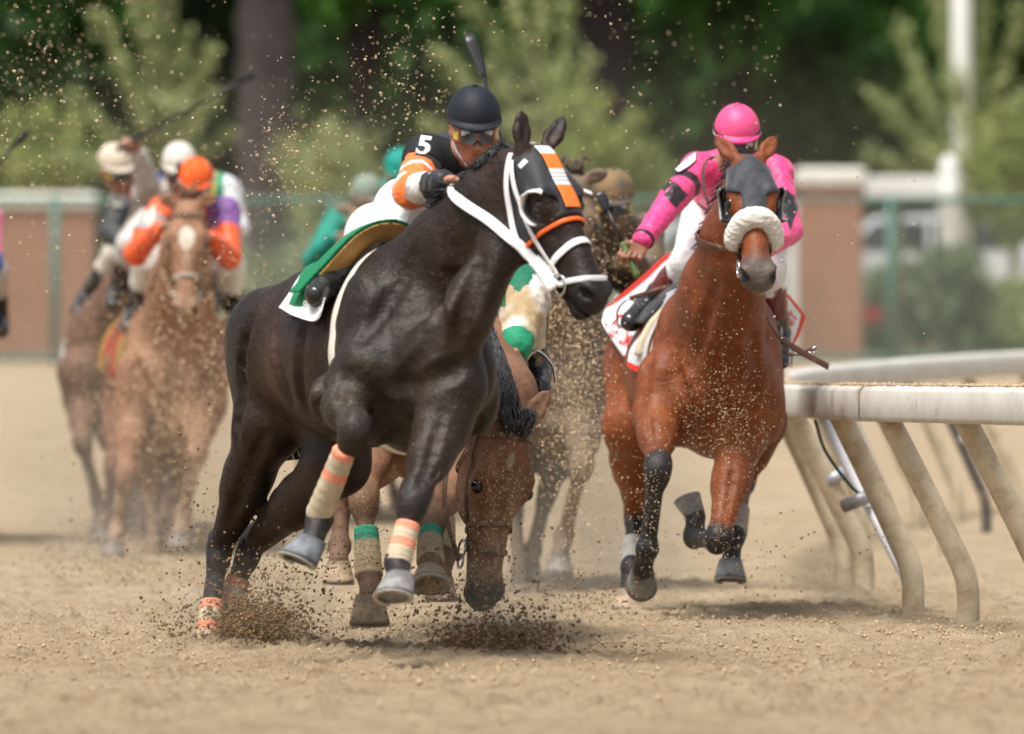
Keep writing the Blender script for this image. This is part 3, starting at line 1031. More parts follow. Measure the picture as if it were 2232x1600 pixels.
for i, (px, d, top, low, rad, cl, lab) in enumerate((
        (-120, 122, 11, .8, 2.9, DK, 'dark tree at the far left edge behind the brick wall'),
        (240, 128, 12, .6, 2.8, DK, 'dark tree behind the pale fan shaped young tree at the left'),
        (90, 117, 5.6, .5, 1.9, MD, 'mid green bushy tree above the brick wall at the left'),
        (830, 126, 12, .6, 2.6, MD, 'green tree right of the broad grey trunk'),
        (790, 114, 8.2, 4.3, 1.3, BR, 'bright green leafy crown right of the broad grey trunk'),
        (1060, 130, 12, .5, 2.8, DK, 'dark tree above the black capped jockey'),
        (1360, 133, 12, .5, 2.7, DK, 'nearly black tree between the two leading jockeys'),
        (1650, 127, 12, .6, 2.7, MD, 'green tree behind the pink jockey'),
        (1610, 115, 8.4, 3.8, 1.5, BR, 'bright green leafy crown above the pink jockey'),
        (1980, 130, 12, .5, 2.9, DK, 'dark green tree behind the white pole'),
        (2330, 124, 12, .5, 2.8, MD, 'green tree at the right edge of the picture'),
        (570, 133, 12, .4, 2.6, DK, 'dark tree behind the broad grey trunk'),
        (-520, 121, 11, .6, 3.0, MD, 'tree beyond the left edge of the picture'),
        (-900, 124, 11, .6, 3.0, DK, 'dark tree well beyond the left edge'),
        (2720, 123, 11, .6, 3.0, DK, 'dark tree beyond the right edge of the picture'),
        (3120, 121, 11, .6, 3.0, MD, 'tree well beyond the right edge'),
        (1800, 118, 4.6, .6, 1.6, MD, 'low green bushy tree above the brick pillar'))):
    bushy_tree('tree', lab, px, d, top, low, rad, cl, 9000 if top > 9 else 6000, .20, 30 + i, group=GT)
def big_trunk(label, px, d, r0, mat, lean=.1, seed=1):
    rr = random.Random(seed)
    x = (px - CX) / F * d; z0 = float(gz(d))
    t = thing('old_tree', label, 'tree', (x, d, z0))
    Q = catmull([A(x, d, z0 - .3), A(x + .02, d, z0 + .6), A(x + lean * .4, d, z0 + 2.6), A(x + lean, d, z0 + 5.5), A(x + lean * 1.3, d, z0 + 9)], 8)
    rad = [r0 * (1.25 if i < 3 else 1) * (1 - .012 * i) * (1 + .03 * math.sin(i * 1.7)) for i in range(len(Q))]
    V, Fc = tube_geo(Q, rad, 22)
    V = [v + A(.03 * math.sin(v[2] * 5 + i * .9), 0, 0) * (r0 / .4) for i, v in enumerate(V)]
    link_mesh('trunk', V, Fc, M[mat], t)
    parts = []
    for i in range(4):
        s = Q[-8 + i]; e = s + A(rr.uniform(-2.5, 2.5), rr.uniform(-1, 1), rr.uniform(1.5, 3))
        parts.append(tube_geo(catmull([s, (s + e) / 2 + A(0, 0, .4), e], 6), list(np.linspace(r0 * .4, r0 * .12, 13)), 9))
    V, Fc = join_geo(parts); link_mesh('limbs', V, Fc, M[mat], t)
    r = np.random.default_rng(seed + 50)
    Cn = Q[-1] + r.normal(size=(5000, 3)) * A(2.2, 2, 1.3) + A(0, 0, 1.8)
    tt = r.random((5000, 1)); V, Fc, cl = leaves(Cn, .2, np.asarray(MD[0]) * (1 - tt) + np.asarray(MD[1]) * tt, r)
    link_mesh('crown', V, Fc, M['leaf'], t, cl, smooth=False)
big_trunk('broad grey purple tree trunk left of the black capped jockey', 585, 104, .46, 'bark', -.05, 1)
big_trunk('broad blackish tree trunk between the two leading jockeys', 1325, 108, .44, 'bark_dark', -.1, 2)
GY = 'fresh leaved young trees along the fence'
spray_tree('pale green fan shaped young tree at the left of the broad grey trunk', 350, 440, 98, [(215, 20), (290, -60), (330, -80), (375, -60), (410, 60), (470, 100), (150, 200), (260, 130), (480, 200), (120, 330), (510, 290), (330, 200), (370, 210), (430, 290), (240, 290)], LG, 1, 3600, .065, .04, GY)
spray_tree('pale green young tree above the black capped jockey', 1215, 470, 99, [(1010, -40), (1100, -60), (1170, -60), (1240, -50), (950, 110), (1060, 130), (1290, 120), (1180, 140), (920, 260), (1290, 260), (1120, 260)], LG, 2, 3000, .065, .045, GY)
spray_tree('yellow green young tree low between the two leading jockeys', 1330, 520, 97, [(1230, 190), (1300, 210), (1380, 250), (1420, 320), (1200, 300), (1330, 300), (1460, 380)], YG, 3, 2300, .065, .075, GY)
spray_tree('pale green young tree behind the white pole at the right', 2110, 500, 99, [(1960, 40), (2030, -60), (2080, -60), (2160, -60), (2240, 0), (1900, 200), (1990, 180), (2230, 200), (2080, 160), (1880, 320), (2000, 320), (2260, 330), (2150, 280)], LG, 4, 3600, .065, .05, GY)
spray_tree('yellow green young tree low at the right edge', 2210, 540, 96.5, [(2110, 240), (2180, 220), (2250, 240), (2070, 330), (2150, 340), (2230, 350), (2040, 400), (2300, 300)], YG, 5, 2300, .065, .075, GY)
spray_tree('yellow green young tree low at the far left', 120, 540, 99, [(20, 240), (90, 220), (160, 250), (210, 330), (40, 340), (-30, 300), (120, 330)], YG, 6, 2000, .065, .075, GY)
spray_tree('small yellow green tree just right of the broad grey trunk', 700, 520, 103, [(660, 330), (720, 300), (770, 330), (690, 380), (800, 390)], LG, 7, 4000, .07, .16, GY)
# white pole
x = (2093 - CX) / F * 98.6; z0 = float(gz(98.6))
po = thing('white_pole', 'tall white pole rising out of the trees at the right', 'pole', (x, 98.6, z0))
V, Fc = tube_geo([A(x, 98.6, z0 - .2), A(x + .02, 98.6, z0 + 3), A(x - .03, 98.6, z0 + 9)], [.12, .12, .12], 16); link_mesh('shaft', V, Fc, M['white_paint'], po)
V, Fc = tube_geo([A(x, 98.6, z0 - .1), A(x, 98.6, z0 + .35)], .19, 16); link_mesh('base', V, Fc, M['stone'], po)
# hedges and parked car seen through the fence
def shrub(label, px, py0, d, rx, cols, seed, n=2600, size=.07, flowers=None):
    r = np.random.default_rng(seed)
    x = (px - CX) / F * d; z0 = float(gz(d)); z1 = W(0, py0, d)[2]
    t = thing('shrub', label, 'shrub', (x, d, z0), 'garden shrubs behind the fence')
    q = r.normal(size=(26, 3)); q /= np.linalg.norm(q, axis=1, keepdims=True)
    cc = A(x, d, (z0 + z1) / 2) + q * A(rx, rx * .7, (z1 - z0) / 2) * r.uniform(.3, .95, (26, 1))
    k = r.integers(0, 26, n); P = cc[k] + r.normal(size=(n, 3)) * rx * .2
    tt = np.clip(r.random(26)[k] * .7 + .3 * r.random(n), 0, 1)[:, None]
    V, Fc, cl = leaves(P, size, np.asarray(cols[0]) * (1 - tt) + np.asarray(cols[1]) * tt, r)
    link_mesh('foliage', V, Fc, M['leaf'], t, cl, smooth=False)
    parts = [tube_geo([A(x + o, d, z0 - .1), A(x + o * 3, d, (z0 + z1) / 2)], .02, 6) for o in (-.1, 0, .1)]
    V, Fc = join_geo(parts); link_mesh('stems', V, Fc, M['bark_young'], t)
    if flowers:
        fx, fy = flowers
        P = W(fx, fy, d - rx) + r.normal(size=(90, 3)) * .05
        V, Fc, cl = leaves(P, .05, np.tile(A(.55, .03, .035), (90, 1)), r)
        link_mesh('flowers', V, Fc, M['leaf'], t, cl, smooth=False)
GG = ((.11, .15, .08), (.24, .30, .16))
for i, (lab, px, py, d, rx, cl, fl) in enumerate((
        ('shrub with a cluster of red flowers right of the brick pillar', 1925, 590, 94.5, .42, GG, (1902, 690)),
        ('round green shrub right of the fence post', 2010, 560, 95, .4, GG, None),
        ('taller green shrub below the white bollard', 2075, 500, 92.2, .45, GG, None),
        ('wide green shrub near the right edge', 2170, 610, 92.6, .6, LG, None),
        ('shrub at the very right edge', 2290, 520, 93, .55, LG, None),
        ('grey green shrub left of the broad trunk', 330, 560, 96, .6, PG, None),
        ('grey green shrub below the broad trunk', 560, 560, 96, .75, PG, None),
        ('grey green shrub below the white cap', 440, 480, 97, .65, PG, None),
        ('grey green shrub behind the muddy teal jockey', 690, 540, 96, .8, PG, None),
        ('green shrub behind the muddy jockey', 1480, 560, 96, .6, LG, None),
        ('green shrub behind the bay horse', 1640, 580, 96, .5, GG, None))):
    shrub(lab, px, py, d, rx, cl, 70 + i, flowers=fl)
def parked_car(label, px, d, col, yaw=0.0):
    x = (px - CX) / F * d; z0 = float(gz(d))
    t = thing('parked_car', label, 'car', (x, d, z0), 'cars parked behind the fence')
    c_, s_ = math.cos(yaw), math.sin(yaw)
    def P(a, b, z): return A(x + a * c_ - b * s_, d + a * s_ + b * c_, z0 + z)
    paint = mat_plain('car_paint', col, .3, .5, .04, 4, None, coat=.6)
    prof = [(-2.1, .35), (-2.15, .75), (-1.95, .95), (-1.15, 1.0), (-.65, 1.45), (.75, 1.48), (1.45, 1.02), (2.05, .92), (2.12, .6), (2.08, .35)]
    V, Fc = [], []
    for b, k in ((-.85, .96), (-.78, 1.0), (.78, 1.0), (.85, .96)):
        for a, z in prof: V.append(P(a * k, b * (1 if z < 1.2 else .82), z))
    n = len(prof)
    for j in range(3):
        for i in range(n):
            i2 = (i + 1) % n; Fc.append((j * n + i, j * n + i2, (j + 1) * n + i2, (j + 1) * n + i))
    Fc.append(tuple(range(n))); Fc.append(tuple(3 * n + i for i in range(n - 1, -1, -1)))
    bo = link_mesh('body', V, Fc, paint, t, smooth=False)
    for sgn in (-1, 1):
        for quad in (((-1.02, 1.02), (-.62, 1.38), (.02, 1.40), (.02, 1.02)), ((.08, 1.02), (.08, 1.40), (.70, 1.40), (1.25, 1.04))):
            V = [P(a, sgn * (.865 if z < 1.2 else .74), z) for a, z in quad]
            link_mesh('window', V, [(0, 1, 2, 3)], M['black_gloss'], t, smooth=False)
        for a in (-1.3, 1.3):
            V, Fc = tube_geo([P(a, sgn * .70, .32), P(a, sgn * .90, .32)], .32, 18)
            w = link_mesh('wheel', V, Fc, M['black'], t)
            V, Fc = tube_geo([P(a, sgn * .90, .32), P(a, sgn * .91, .32)], .19, 14); link_mesh('rim', V, Fc, M['steel'], w)
parked_car('pale silver car parked behind the fence right of the brick pillar', 2010, 104, (.66, .68, .72))
parked_car('pale blue grey car parked behind the fence behind the pink jockey', 1560, 100, (.55, .60, .64), .2)

# ------------------------------------------------------------------ horses
class Frame:
    def __init__(s, O, a, n, sc=1.0):
        s.O = np.asarray(O, float); s.a = unit(a)
        n = np.asarray(n, float); s.n = unit(n - s.a * (n @ s.a)); s.l = np.cross(s.a, s.n); s.sc = sc
    def __call__(s, x, y, z):
        return s.O + (s.a * x + s.n * y + s.l * z) * s.sc
    def loc(s, P):
        d = (P - s.O) / s.sc
        return d @ s.a, d @ s.n, d @ s.l
    @property
    def ax(s):
        return (s.a, s.n, s.l)

def head_prims(B, H, tm=.6, ears=None, jaw=0.0, flare=1.0, mw=1.0, nw=1.0):
    """head seen from its own frame: x down the face, y out of the forehead, z sideways"""
    S = H.sc; g = 'head'
    def rc(a, b, ra, rb, k=.02, t=0, flat=None, neg=False): B.rc(H(*a), H(*b), ra * S, rb * S, k * S, t, flat, neg, g)
    def el(c, r, k=.02, t=0, neg=False, ax=None): B.el(H(*c), ax or H.ax, A(*r) * S, k * S, t, neg, g)
    el((.075, -.075, 0), (.115, .085, .082), .03)
    rc((.05, -.07, 0), (.21, -.068, 0), .072, .074, .03, 0, (H.n, 1.15))
    el((.20, -.045, 0), (.12, .042, .078), .03)
    for z in (-1, 1):
        rc((.10, -.035, .045 * z), (.175, -.022, .072 * z), .03, .03, .03)           # brow
        el((.205, -.05, .078 * z), (.045, .036, .026), .02)                            # orbit
        el((.20, -.165, .047 * z), (.125, .115, .036), .03)                            # cheek
        rc((.20, -.09, .062 * z), (.37, -.105, .045 * z), .03, .016, .02)              # cheek ridge
        rc((.10, -.12, .05 * z), (.14, -.20, .05 * z), .04, .035, .03)
        el((.218, -.042, .104 * z), (.021, .017, .016), .008, 0, True)                 # eye socket
    rc((.20, -.065, 0), (.47, -.078, 0), .064, .047, .03, 0, (H.n, 1.1) if nw == 1 else (H.l, 1 / nw))                # nasal bone
    rc((.27, -.05, 0), (.44, -.062, 0), .035, .028, .03)
    rc((.22, -.215, 0), (.50, -.165 - jaw, 0), .038, .03, .03)                          # lower jaw
    rc((.30, -.14, 0), (.48, -.12, 0), .058, .046, .04, 0, None if nw == 1 else (H.l, 1 / nw))
    el((.515, -.098, 0), (.075, .058, .056 * mw), .03, tm)                                   # muzzle
    el((.56, -.108, 0), (.045, .046, .050 * mw), .025, tm)
    el((.545, -.172 - jaw, 0), (.042, .024, .036), .018, tm)                            # chin
    rc((.565, -.148 - jaw, 0), (.585, -.140 - jaw, 0), .022, .018, .015, tm)
    for z in (-1, 1):
        el((.54, -.070, .038 * z * mw), (.042, .034, .026 * mw), .02, tm)                        # nostril rim
        el((.560, -.070, .054 * z * mw), (.031 * flare, .017 * flare, .021), .006, tm, True, (unit(H.a + H.l * .25 * z + H.n * .3), unit(H.n - H.a * .3), H.l))
    el((.585, -.137 - jaw * .5, 0), (.055, .006 + jaw * .4, .06), .006, tm, True)       # mouth line
    if ears is None:
        ears = [(H(-.17, .035, .055 * z), z, H.n * .8 + H.l * .35 * z) for z in (-1, 1)]
    for tip, z, face in ears:
        b = H(-.005, -.03, .052 * z)
        tip = np.asarray(tip, float)
        f = unit(face); d = tip - b
        f = unit(f - d * (f @ d) / (d @ d))
        m = b + d * .42 - f * .004 * S
        B.rc(b, m, .022 * S, .036 * S, .012 * S, 0, (f, 1.5), False, 'ear')
        B.rc(m, b + d * .72, .036 * S, .026 * S, .006, .3, (f, 1.9), False, 'ear')
        B.rc(b + d * .72, b + d * .98, .026 * S, .003 * S, .006, .6, (f, 1.8), False, 'ear')
        B.rc(b + d * .25 + f * .026 * S, b + d * .84 + f * .016 * S, .022 * S, .008 * S, .006, .5, None, True, 'ear')

def head_eyes(H, parent):
    for z in (-1, 1):
        c = H(.216, -.043, .088 * z)
        bm_v, bm_f = ball_geo(c, .0225 * H.sc, 14, 10)
        link_mesh("eye", bm_v, bm_f, M['eye'], parent)
def ball_geo(c, r, nu=12, nv=8, ax=None, sc=(1, 1, 1)):
    V, Fc = [], []
    ax = ax or (A(1, 0, 0), A(0, 1, 0), A(0, 0, 1))
    for j in range(nv + 1):
        ph = math.pi * j / nv
        for i in range(nu):
            th = 2 * math.pi * i / nu
            V.append(np.asarray(c) + r * (ax[0] * math.sin(ph) * math.cos(th) * sc[0] + ax[1] * math.sin(ph) * math.sin(th) * sc[1] + ax[2] * math.cos(ph) * sc[2]))
    for j in range(nv):
        for i in range(nu):
            i2 = (i + 1) % nu
            Fc.append((j * nu + i, (j + 1) * nu + i, (j + 1) * nu + i2, j * nu + i2))
    return V, Fc

def torso_prims(B, T, sx=1.0, croup=.03, narrow=1.0):
    """T: x forward, y up, z sideways, from the middle of the heart girth"""
    g = 'torso'; w = narrow
    def el(c, r, k=.08, ax=None, t=0): B.el(T(c[0] * sx, c[1], c[2]), ax or T.ax, (r[0] * sx, r[1], r[2]), k, t, False, g)
    def rc(a, b, ra, rb, k=.08, flat=None): B.rc(T(a[0] * sx, a[1], a[2]), T(b[0] * sx, b[1], b[2]), ra, rb, k, 0, flat, False, g)
    el((.06, -.02, 0), (.36, .36, .225 * w))
    el((-.35, -.02, 0), (.50, .325, .285 * w))
    el((-.62, .0, 0), (.32, .28, .27 * w))
    el((-.98, croup, 0), (.34, .27, .26 * w))
    rc((-.3, .20, 0), (-.85, .18, 0), .13, .15)
    rc((.12, .27, 0), (-.32, .25, 0), .085, .10, .08, (T.l, 1.3))
    for z in (-1, 1):
        el((.30, -.10, .105 * z * w), (.14, .17, .115), .06)                     # breast
        el((.13, -.02, .17 * z * w), (.17, .30, .095), .07)                     # shoulder blade
        el((.16, -.20, .19 * z * w), (.13, .13, .08), .06)                      # upper arm muscle
        el((-1.02, .08, .13 * z * w), (.28, .20, .14), .07)                     # buttock
    el((.20, -.28, 0), (.20, .10, .12), .06)                                       # keel

def foreleg(B, sh, el_, kn, fe, co, t=(0, 0, .5, 1, 1), s=1.0, back=None, bulge=1.0, knee_r=.053):
    """shoulder point, elbow, knee, fetlock, coronet"""
    sh, el_, kn, fe, co = [np.asarray(v, float) for v in (sh, el_, kn, fe, co)]
    g = 'leg'
    if back is None:
        back = A(0, 1, 0)
    B.rc(sh, el_, .115 * s, .095 * s, .06, t[0], None, False, g)
    ktop = kn + (el_ - kn) * .12
    B.rc(el_, el_ + (kn - el_) * .45, .088 * s * bulge, .075 * s * bulge, .05, t[1], None, False, g)
    B.rc(el_ + (kn - el_) * .35, ktop, .076 * s * bulge, .047 * s, .04, t[1], None, False, g)
    d = unit(fe - kn)
    du_ = unit(el_ - kn)
    B.rc(kn + du_ * .028 * s, kn + d * .028 * s, knee_r * .95 * s, knee_r * .88 * s, .03, t[2], None, False, g)
    B.rc(kn + d * .01, kn + d * .05 * s, .050 * s, .041 * s, .03, t[2], None, False, g)
    b = unit(np.asarray(back) - d * (np.asarray(back) @ d))
    B.rc(kn + b * .028 * s, kn + d * .03 + b * .03 * s, .028 * s, .024 * s, .02, t[2], None, False, g)
    B.rc(kn + d * .04, fe, .034 * s, .033 * s, .03, t[3], None, False, g)
    B.rc(kn + d * .05 + b * .022 * s, fe + b * .016 * s, .02 * s, .026 * s, .02, t[3], None, False, g)
    B.ball(fe, .043 * s, .025, t[3], False, g)
    B.ball(fe + b * .02 * s, .032 * s, .02, t[3], False, g)
    B.rc(fe, co, .036 * s, .043 * s, .03, t[4], None, False, g)

def hindleg(B, hip, st, hk, fe, co, t=(0, 0, .5, 1, 1), s=1.0, back=None, thigh=1.0):
    hip, st, hk, fe, co = [np.asarray(v, float) for v in (hip, st, hk, fe, co)]
    g = 'leg'
    if back is None:
        back = A(0, 1, 0)
    B.rc(hip, st, .19 * s * thigh, .135 * s * thigh, .08, t[0], None, False, g)
    B.rc(st, st + (hk - st) * .5, .125 * s, .085 * s, .06, t[1], None, False, g)
    B.rc(st + (hk - st) * .4, hk + (st - hk) * .1, .092 * s, .052 * s, .05, t[1], None, False, g)
    d = unit(fe - hk)
    b = unit(np.asarray(back) - d * (np.asarray(back) @ d))
    poh = hk - d * .055 * s + b * .055 * s
    B.rc(poh, hk + b * .02, .028 * s, .04 * s, .025, t[2], None, False, g)
    B.rc(poh, st + (hk - st) * .45 + b * .05 * s, .022 * s, .03 * s, .03, t[2], None, False, g)
    B.rc(hk - d * .02, hk + d * .05 * s, .052 * s, .044 * s, .03, t[2], None, False, g)
    B.rc(hk + d * .04, fe, .038 * s, .035 * s, .03, t[3], None, False, g)
    B.rc(hk + b * .03 * s, fe + b * .016 * s, .024 * s, .026 * s, .02, t[3], None, False, g)
    B.ball(fe, .044 * s, .025, t[3], False, g)
    B.ball(fe + b * .02 * s, .032 * s, .02, t[3], False, g)
    B.rc(fe, co, .037 * s, .043 * s, .03, t[4], None, False, g)

def neck_prims(B, pts, rs, lat, thin, t=0):
    """rounded cones thinned sideways"""
    for i in range(len(pts) - 1):
        last = i == len(pts) - 2
        l_ = lat[i] if isinstance(lat, list) else lat
        B.rc(pts[i], pts[i + 1], rs[i], rs[i + 1], .03 if last else .06, t, (l_, thin[i]), False, 'neck')

def wrap(name, a, b, ra, rb, parent, bands, base, n=26, lump=.002, fet=None):
    """a bandage round a cannon: colour bands given as (from, to, colour) along it"""
    pts, rad, cols = [], [], []
    for i in range(n + 1):
        t = i / n
        pts.append(np.asarray(a) * (1 - t) + np.asarray(b) * t)
        r = ra + (rb - ra) * t + lump * math.sin(i * 1.9) * .5
        if i in (0, n):
            r -= .004
        rad.append(r)
        c = np.asarray(base)
        for f0, f1, cc in bands:
            if f0 <= t <= f1:
                c = np.asarray(cc)
        cols.append(c)
    return tube(name, pts, rad, M['wrap'], parent, 18, cols)
def hair_lock(pts, w0, w1, nor, n=10):
    """one flat tapering lock of mane"""
    Q = catmull(pts, n)
    N = [np.asarray(nor, float)] * len(Q)
    wd = [w0 + (w1 - w0) * i / (len(Q) - 1) for i in range(len(Q))]
    return ribbon_geo(Q, N, wd, .004)
# ------------------------------------------------------------------ the dark horse in front (number 5)
def build_dark_horse():
    hr = thing('horse', 'dark brown nearly black galloping horse with white bridle and black hood striped orange and white', 'horse', W(760, 1410, 29.6))
    B = Body()
    f = unit(A(.365, -.91, .045)); up = unit(A(-.10, .0, 1)); 
    T = Frame(W(876, 757, 28.9), f, up)
    torso_prims(B, T, .97, -.02, 1.02)
    H = Frame(W(1176, 318, 28.40), A(.41, -.42, -.81), A(.62, -.64, .46), 1.06)
    H1.update(H=H, T=T)
    ears = [(W(1137, 233, 28.42), -1, A(.5, -.8, 0)), (W(1233, 249, 28.55), 1, A(-.2, -1, 0))]
    if H.l @ A(1, 0, 0) < 0:
        ears = [(ears[0][0], 1, ears[0][2]), (ears[1][0], -1, ears[1][2])]
    head_prims(B, H, .6, ears)
    lat = unit(np.cross(A(.45, -.5, .75), A(0.6, -.8, 0)))
    lat = unit(A(.55, .80, .15))
    neck_prims(B, [W(905, 680, 28.85), W(985, 565, 28.68), W(1060, 465, 28.53), W(1112, 402, 28.46), H(.015, -.165, 0)],
               [.25, .185, .145, .118, .085], [lat, lat, unit(lat + H.l * np.sign(lat @ H.l)), H.l], [1.35, 1.5, 1.65, 2.0])
    B.rc(W(1010, 690, 28.4), W(1095, 540, 28.42), .11, .07, .08, 0, None, False, 'neck')       # under the neck
    B.el(W(965, 800, 28.45), (A(1, 0, 0), A(0, 1, 0), A(0, 0, 1)), (.14, .12, .17), .07, 0, False, 'torso')
    # right fore (raised, nearer the picture's left)
    foreleg(B, W(800, 800, 28.6), W(738, 868, 28.62), W(778, 934, 28.33), W(697, 1132, 28.5), W(680, 1180, 28.44), s=1.02, back=A(-.5, 1, -.2), bulge=.95, knee_r=.062)
    B.rc(W(735, 900, 28.7), W(722, 915, 28.75), .05, .035, .03)
    # left fore
    foreleg(B, W(990, 850, 28.45), W(962, 935, 28.4), W(903, 1085, 28.2), W(866, 1226, 28.12), W(871, 1265, 28.04), s=1.0, back=A(.2, 1, 0), knee_r=.060)
    # right hind (planted, far left) and left hind
    hindleg(B, W(610, 790, 29.95), W(583, 930, 29.75), W(480, 1195, 30.05), W(448, 1400, 29.95), W(440, 1425, 29.9), s=.93, back=A(-.5, 1, 0), thigh=.95)
    hindleg(B, W(720, 840, 29.7), W(735, 1010, 29.45), W(548, 1195, 30.1), W(492, 1330, 30.1), W(480, 1370, 30.05), s=.93, back=A(-.6, .8, .3), thigh=.85)
    carve(B, [([(985, 600), (950, 700), (905, 790), (860, 840)], -.018, .05), ([(900, 560), (850, 650), (790, 740)], -.012, .05),
              ([(1005, 800), (940, 825), (870, 850)], -.022, .05), ([(602, 690), (600, 780), (632, 870)], -.02, .05),
              ([(545, 700), (528, 840), (515, 960)], -.012, .04), ([(575, 950), (530, 1060), (500, 1140)], -.012, .035),
              ([(965, 900), (940, 990), (915, 1060)], -.011, .03), ([(760, 815), (742, 860), (752, 905)], -.012, .03),
              ([(720, 720), (700, 820), (705, 920)], -.008, .05), ([(665, 700), (650, 800), (668, 900)], -.007, .05),
              ([(1050, 560), (1020, 650), (1000, 740)], -.012, .05), ([(640, 930), (720, 960), (800, 965)], .008, .012), ([(990, 940), (975, 1010), (930, 1080)], .006, .01)])
    H1['B'] = B
    def paint(V):
        w = weights(B, V)
        n = hsh(V, 6, 3); n2 = hsh(V, 17, 4)
        c = np.tile(A(.0125, .0082, .0066), (len(V), 1))
        br = np.clip(.5 + n * .8, 0, 1)[:, None]
        c = c * (1 - br) + A(.025, .0130, .0086) * br
        # rusty flank fold and thigh edge
        fl = np.exp(-((V - W(590, 800, 29.4)) ** 2 / A(.05, .5, .20) ** 2).sum(1))[:, None]
        c = c * (1 - fl * .7) + A(.060, .022, .010) * fl * .7
        g = np.clip(w * 1.2, 0, 1)[:, None]                 # dusty legs
        c = c * (1 - .7 * g) + A(.025, .024, .025) * .7 * g
        # sand thrown on the breast and forearms
        z = V[:, 2]
        dz = np.exp(-((V - W(800, 850, 28.3)) ** 2 / A(.32, .35, .22) ** 2).sum(1)) * np.clip(.5 + n2 * .6, 0, 1)
        c = c * (1 - .55 * dz[:, None]) + A(.085, .07, .048) * .55 * dz[:, None]
        mz = np.exp(-((V - H(.56, -.1, 0)) ** 2).sum(1) / .07 ** 2)[:, None]
        c = c * (1 - .6 * mz) + A(.026, .025, .026) * .6 * mz
        for z_ in (-1, 1):
            c[np.linalg.norm(V - H(.562, -.07, .052 * z_), axis=1) < .024] = (.012, .007, .007)
        return c
    body = mesh_from(B, 'body', .0075, M['coat'], hr, paint)
    H1['bvh'] = bvh_of(body)
    head_eyes(H, hr)
    hoof('hoof', W(680, 1183, 28.43), A(-.38, -.25, -.85), A(-.5, -.8, -.2), hr, 1.12, (.15, .165, .185))
    hoof('hoof', W(872, 1262, 28.05), A(-.05, -.42, -.85), A(-.45, -.85, .25), hr, 1.12, (.22, .22, .215))
    hoof('hoof', W(440, 1426, 29.88), A(0, -.1, -1), A(.3, -1, 0), hr, 1.05)
    hoof('hoof', W(480, 1372, 30.05), A(-.2, .3, -.9), A(.3, -1, -.3), hr, 1.05)
    OR = (.80, .30, .19); TAN = (.56, .47, .34)
    wrap('leg_wrap', W(752, 980, 28.36), W(693, 1128, 28.5), 0.042, .049, hr, [(0, .11, OR), (.27, .39, OR)], TAN)
    wrap('leg_wrap', W(890, 1140, 28.16), W(866, 1232, 28.11), .043, .047, hr, [(0, .16, OR), (.42, .58, OR)], TAN)
    wrap('leg_wrap', W(464, 1310, 30.0), W(452, 1412, 29.93), .044, .05, hr, [(0, .22, OR), (.5, .66, OR)], TAN)
    wrap('leg_wrap', W(521, 1258, 30.1), W(497, 1318, 30.1), .044, .05, hr, [(0, .3, OR), (.62, .85, OR)], TAN)
    return hr
H1 = {}
horse1 = build_dark_horse()
# ------------------------------------------------------------------ riders
def proj(V):
    return CX + V[:, 0] / V[:, 1] * F, CY - (V[:, 2] - CAMH) / V[:, 1] * F

def hand_prims(B, wr, d, n, w, s=1.0, curl=1.0, thumb=1.0):
    """palm, four bent fingers of different lengths and a thumb closing on a grip that runs along w"""
    wr = np.asarray(wr, float); d = unit(d); n = unit(np.asarray(n) - d * (np.asarray(n) @ d)); w = unit(np.asarray(w) - d * (np.asarray(w) @ d) - n * (np.asarray(w) @ n))
    g = 'hand'
    B.rc(wr - d * .02, wr + d * .03 * s, .027 * s, .027 * s, .02, .5, (n, 1.25), False, g)
    B.el(wr + d * .055 * s, (d, w, n), A(.048, .043, .018) * s, .015, .5, False, g)
    for i, L in enumerate((.92, 1.0, .95, .78)):
        b = wr + d * (.088 - .006 * abs(i - 1)) * s + w * (i - 1.5) * .0215 * s
        p = [b]
        for ang, ln in ((38 * curl, .042), (110 * curl, .028), (180 * curl, .022)):
            p.append(p[-1] + (d * math.cos(R(ang)) + n * math.sin(R(ang))) * ln * L * s)
        B.chain([np.array(q) for q in p], [.0112 * s, .0105 * s, .0095 * s, .0082 * s], .006, .5, None, g)
    t0 = wr + d * .03 * s - w * .032 * s + n * .008
    t1 = t0 + (d * .6 - w * .55 + n * .5) * .036 * s * thumb
    t2 = t1 + (d * .55 + w * .35 + n * .75) * .030 * s
    B.chain([t0, t1, t2], [.015 * s, .012 * s, .010 * s], .012, .5, None, g)
    return wr + d * .095 * s + n * .036 * s      # middle of the grip

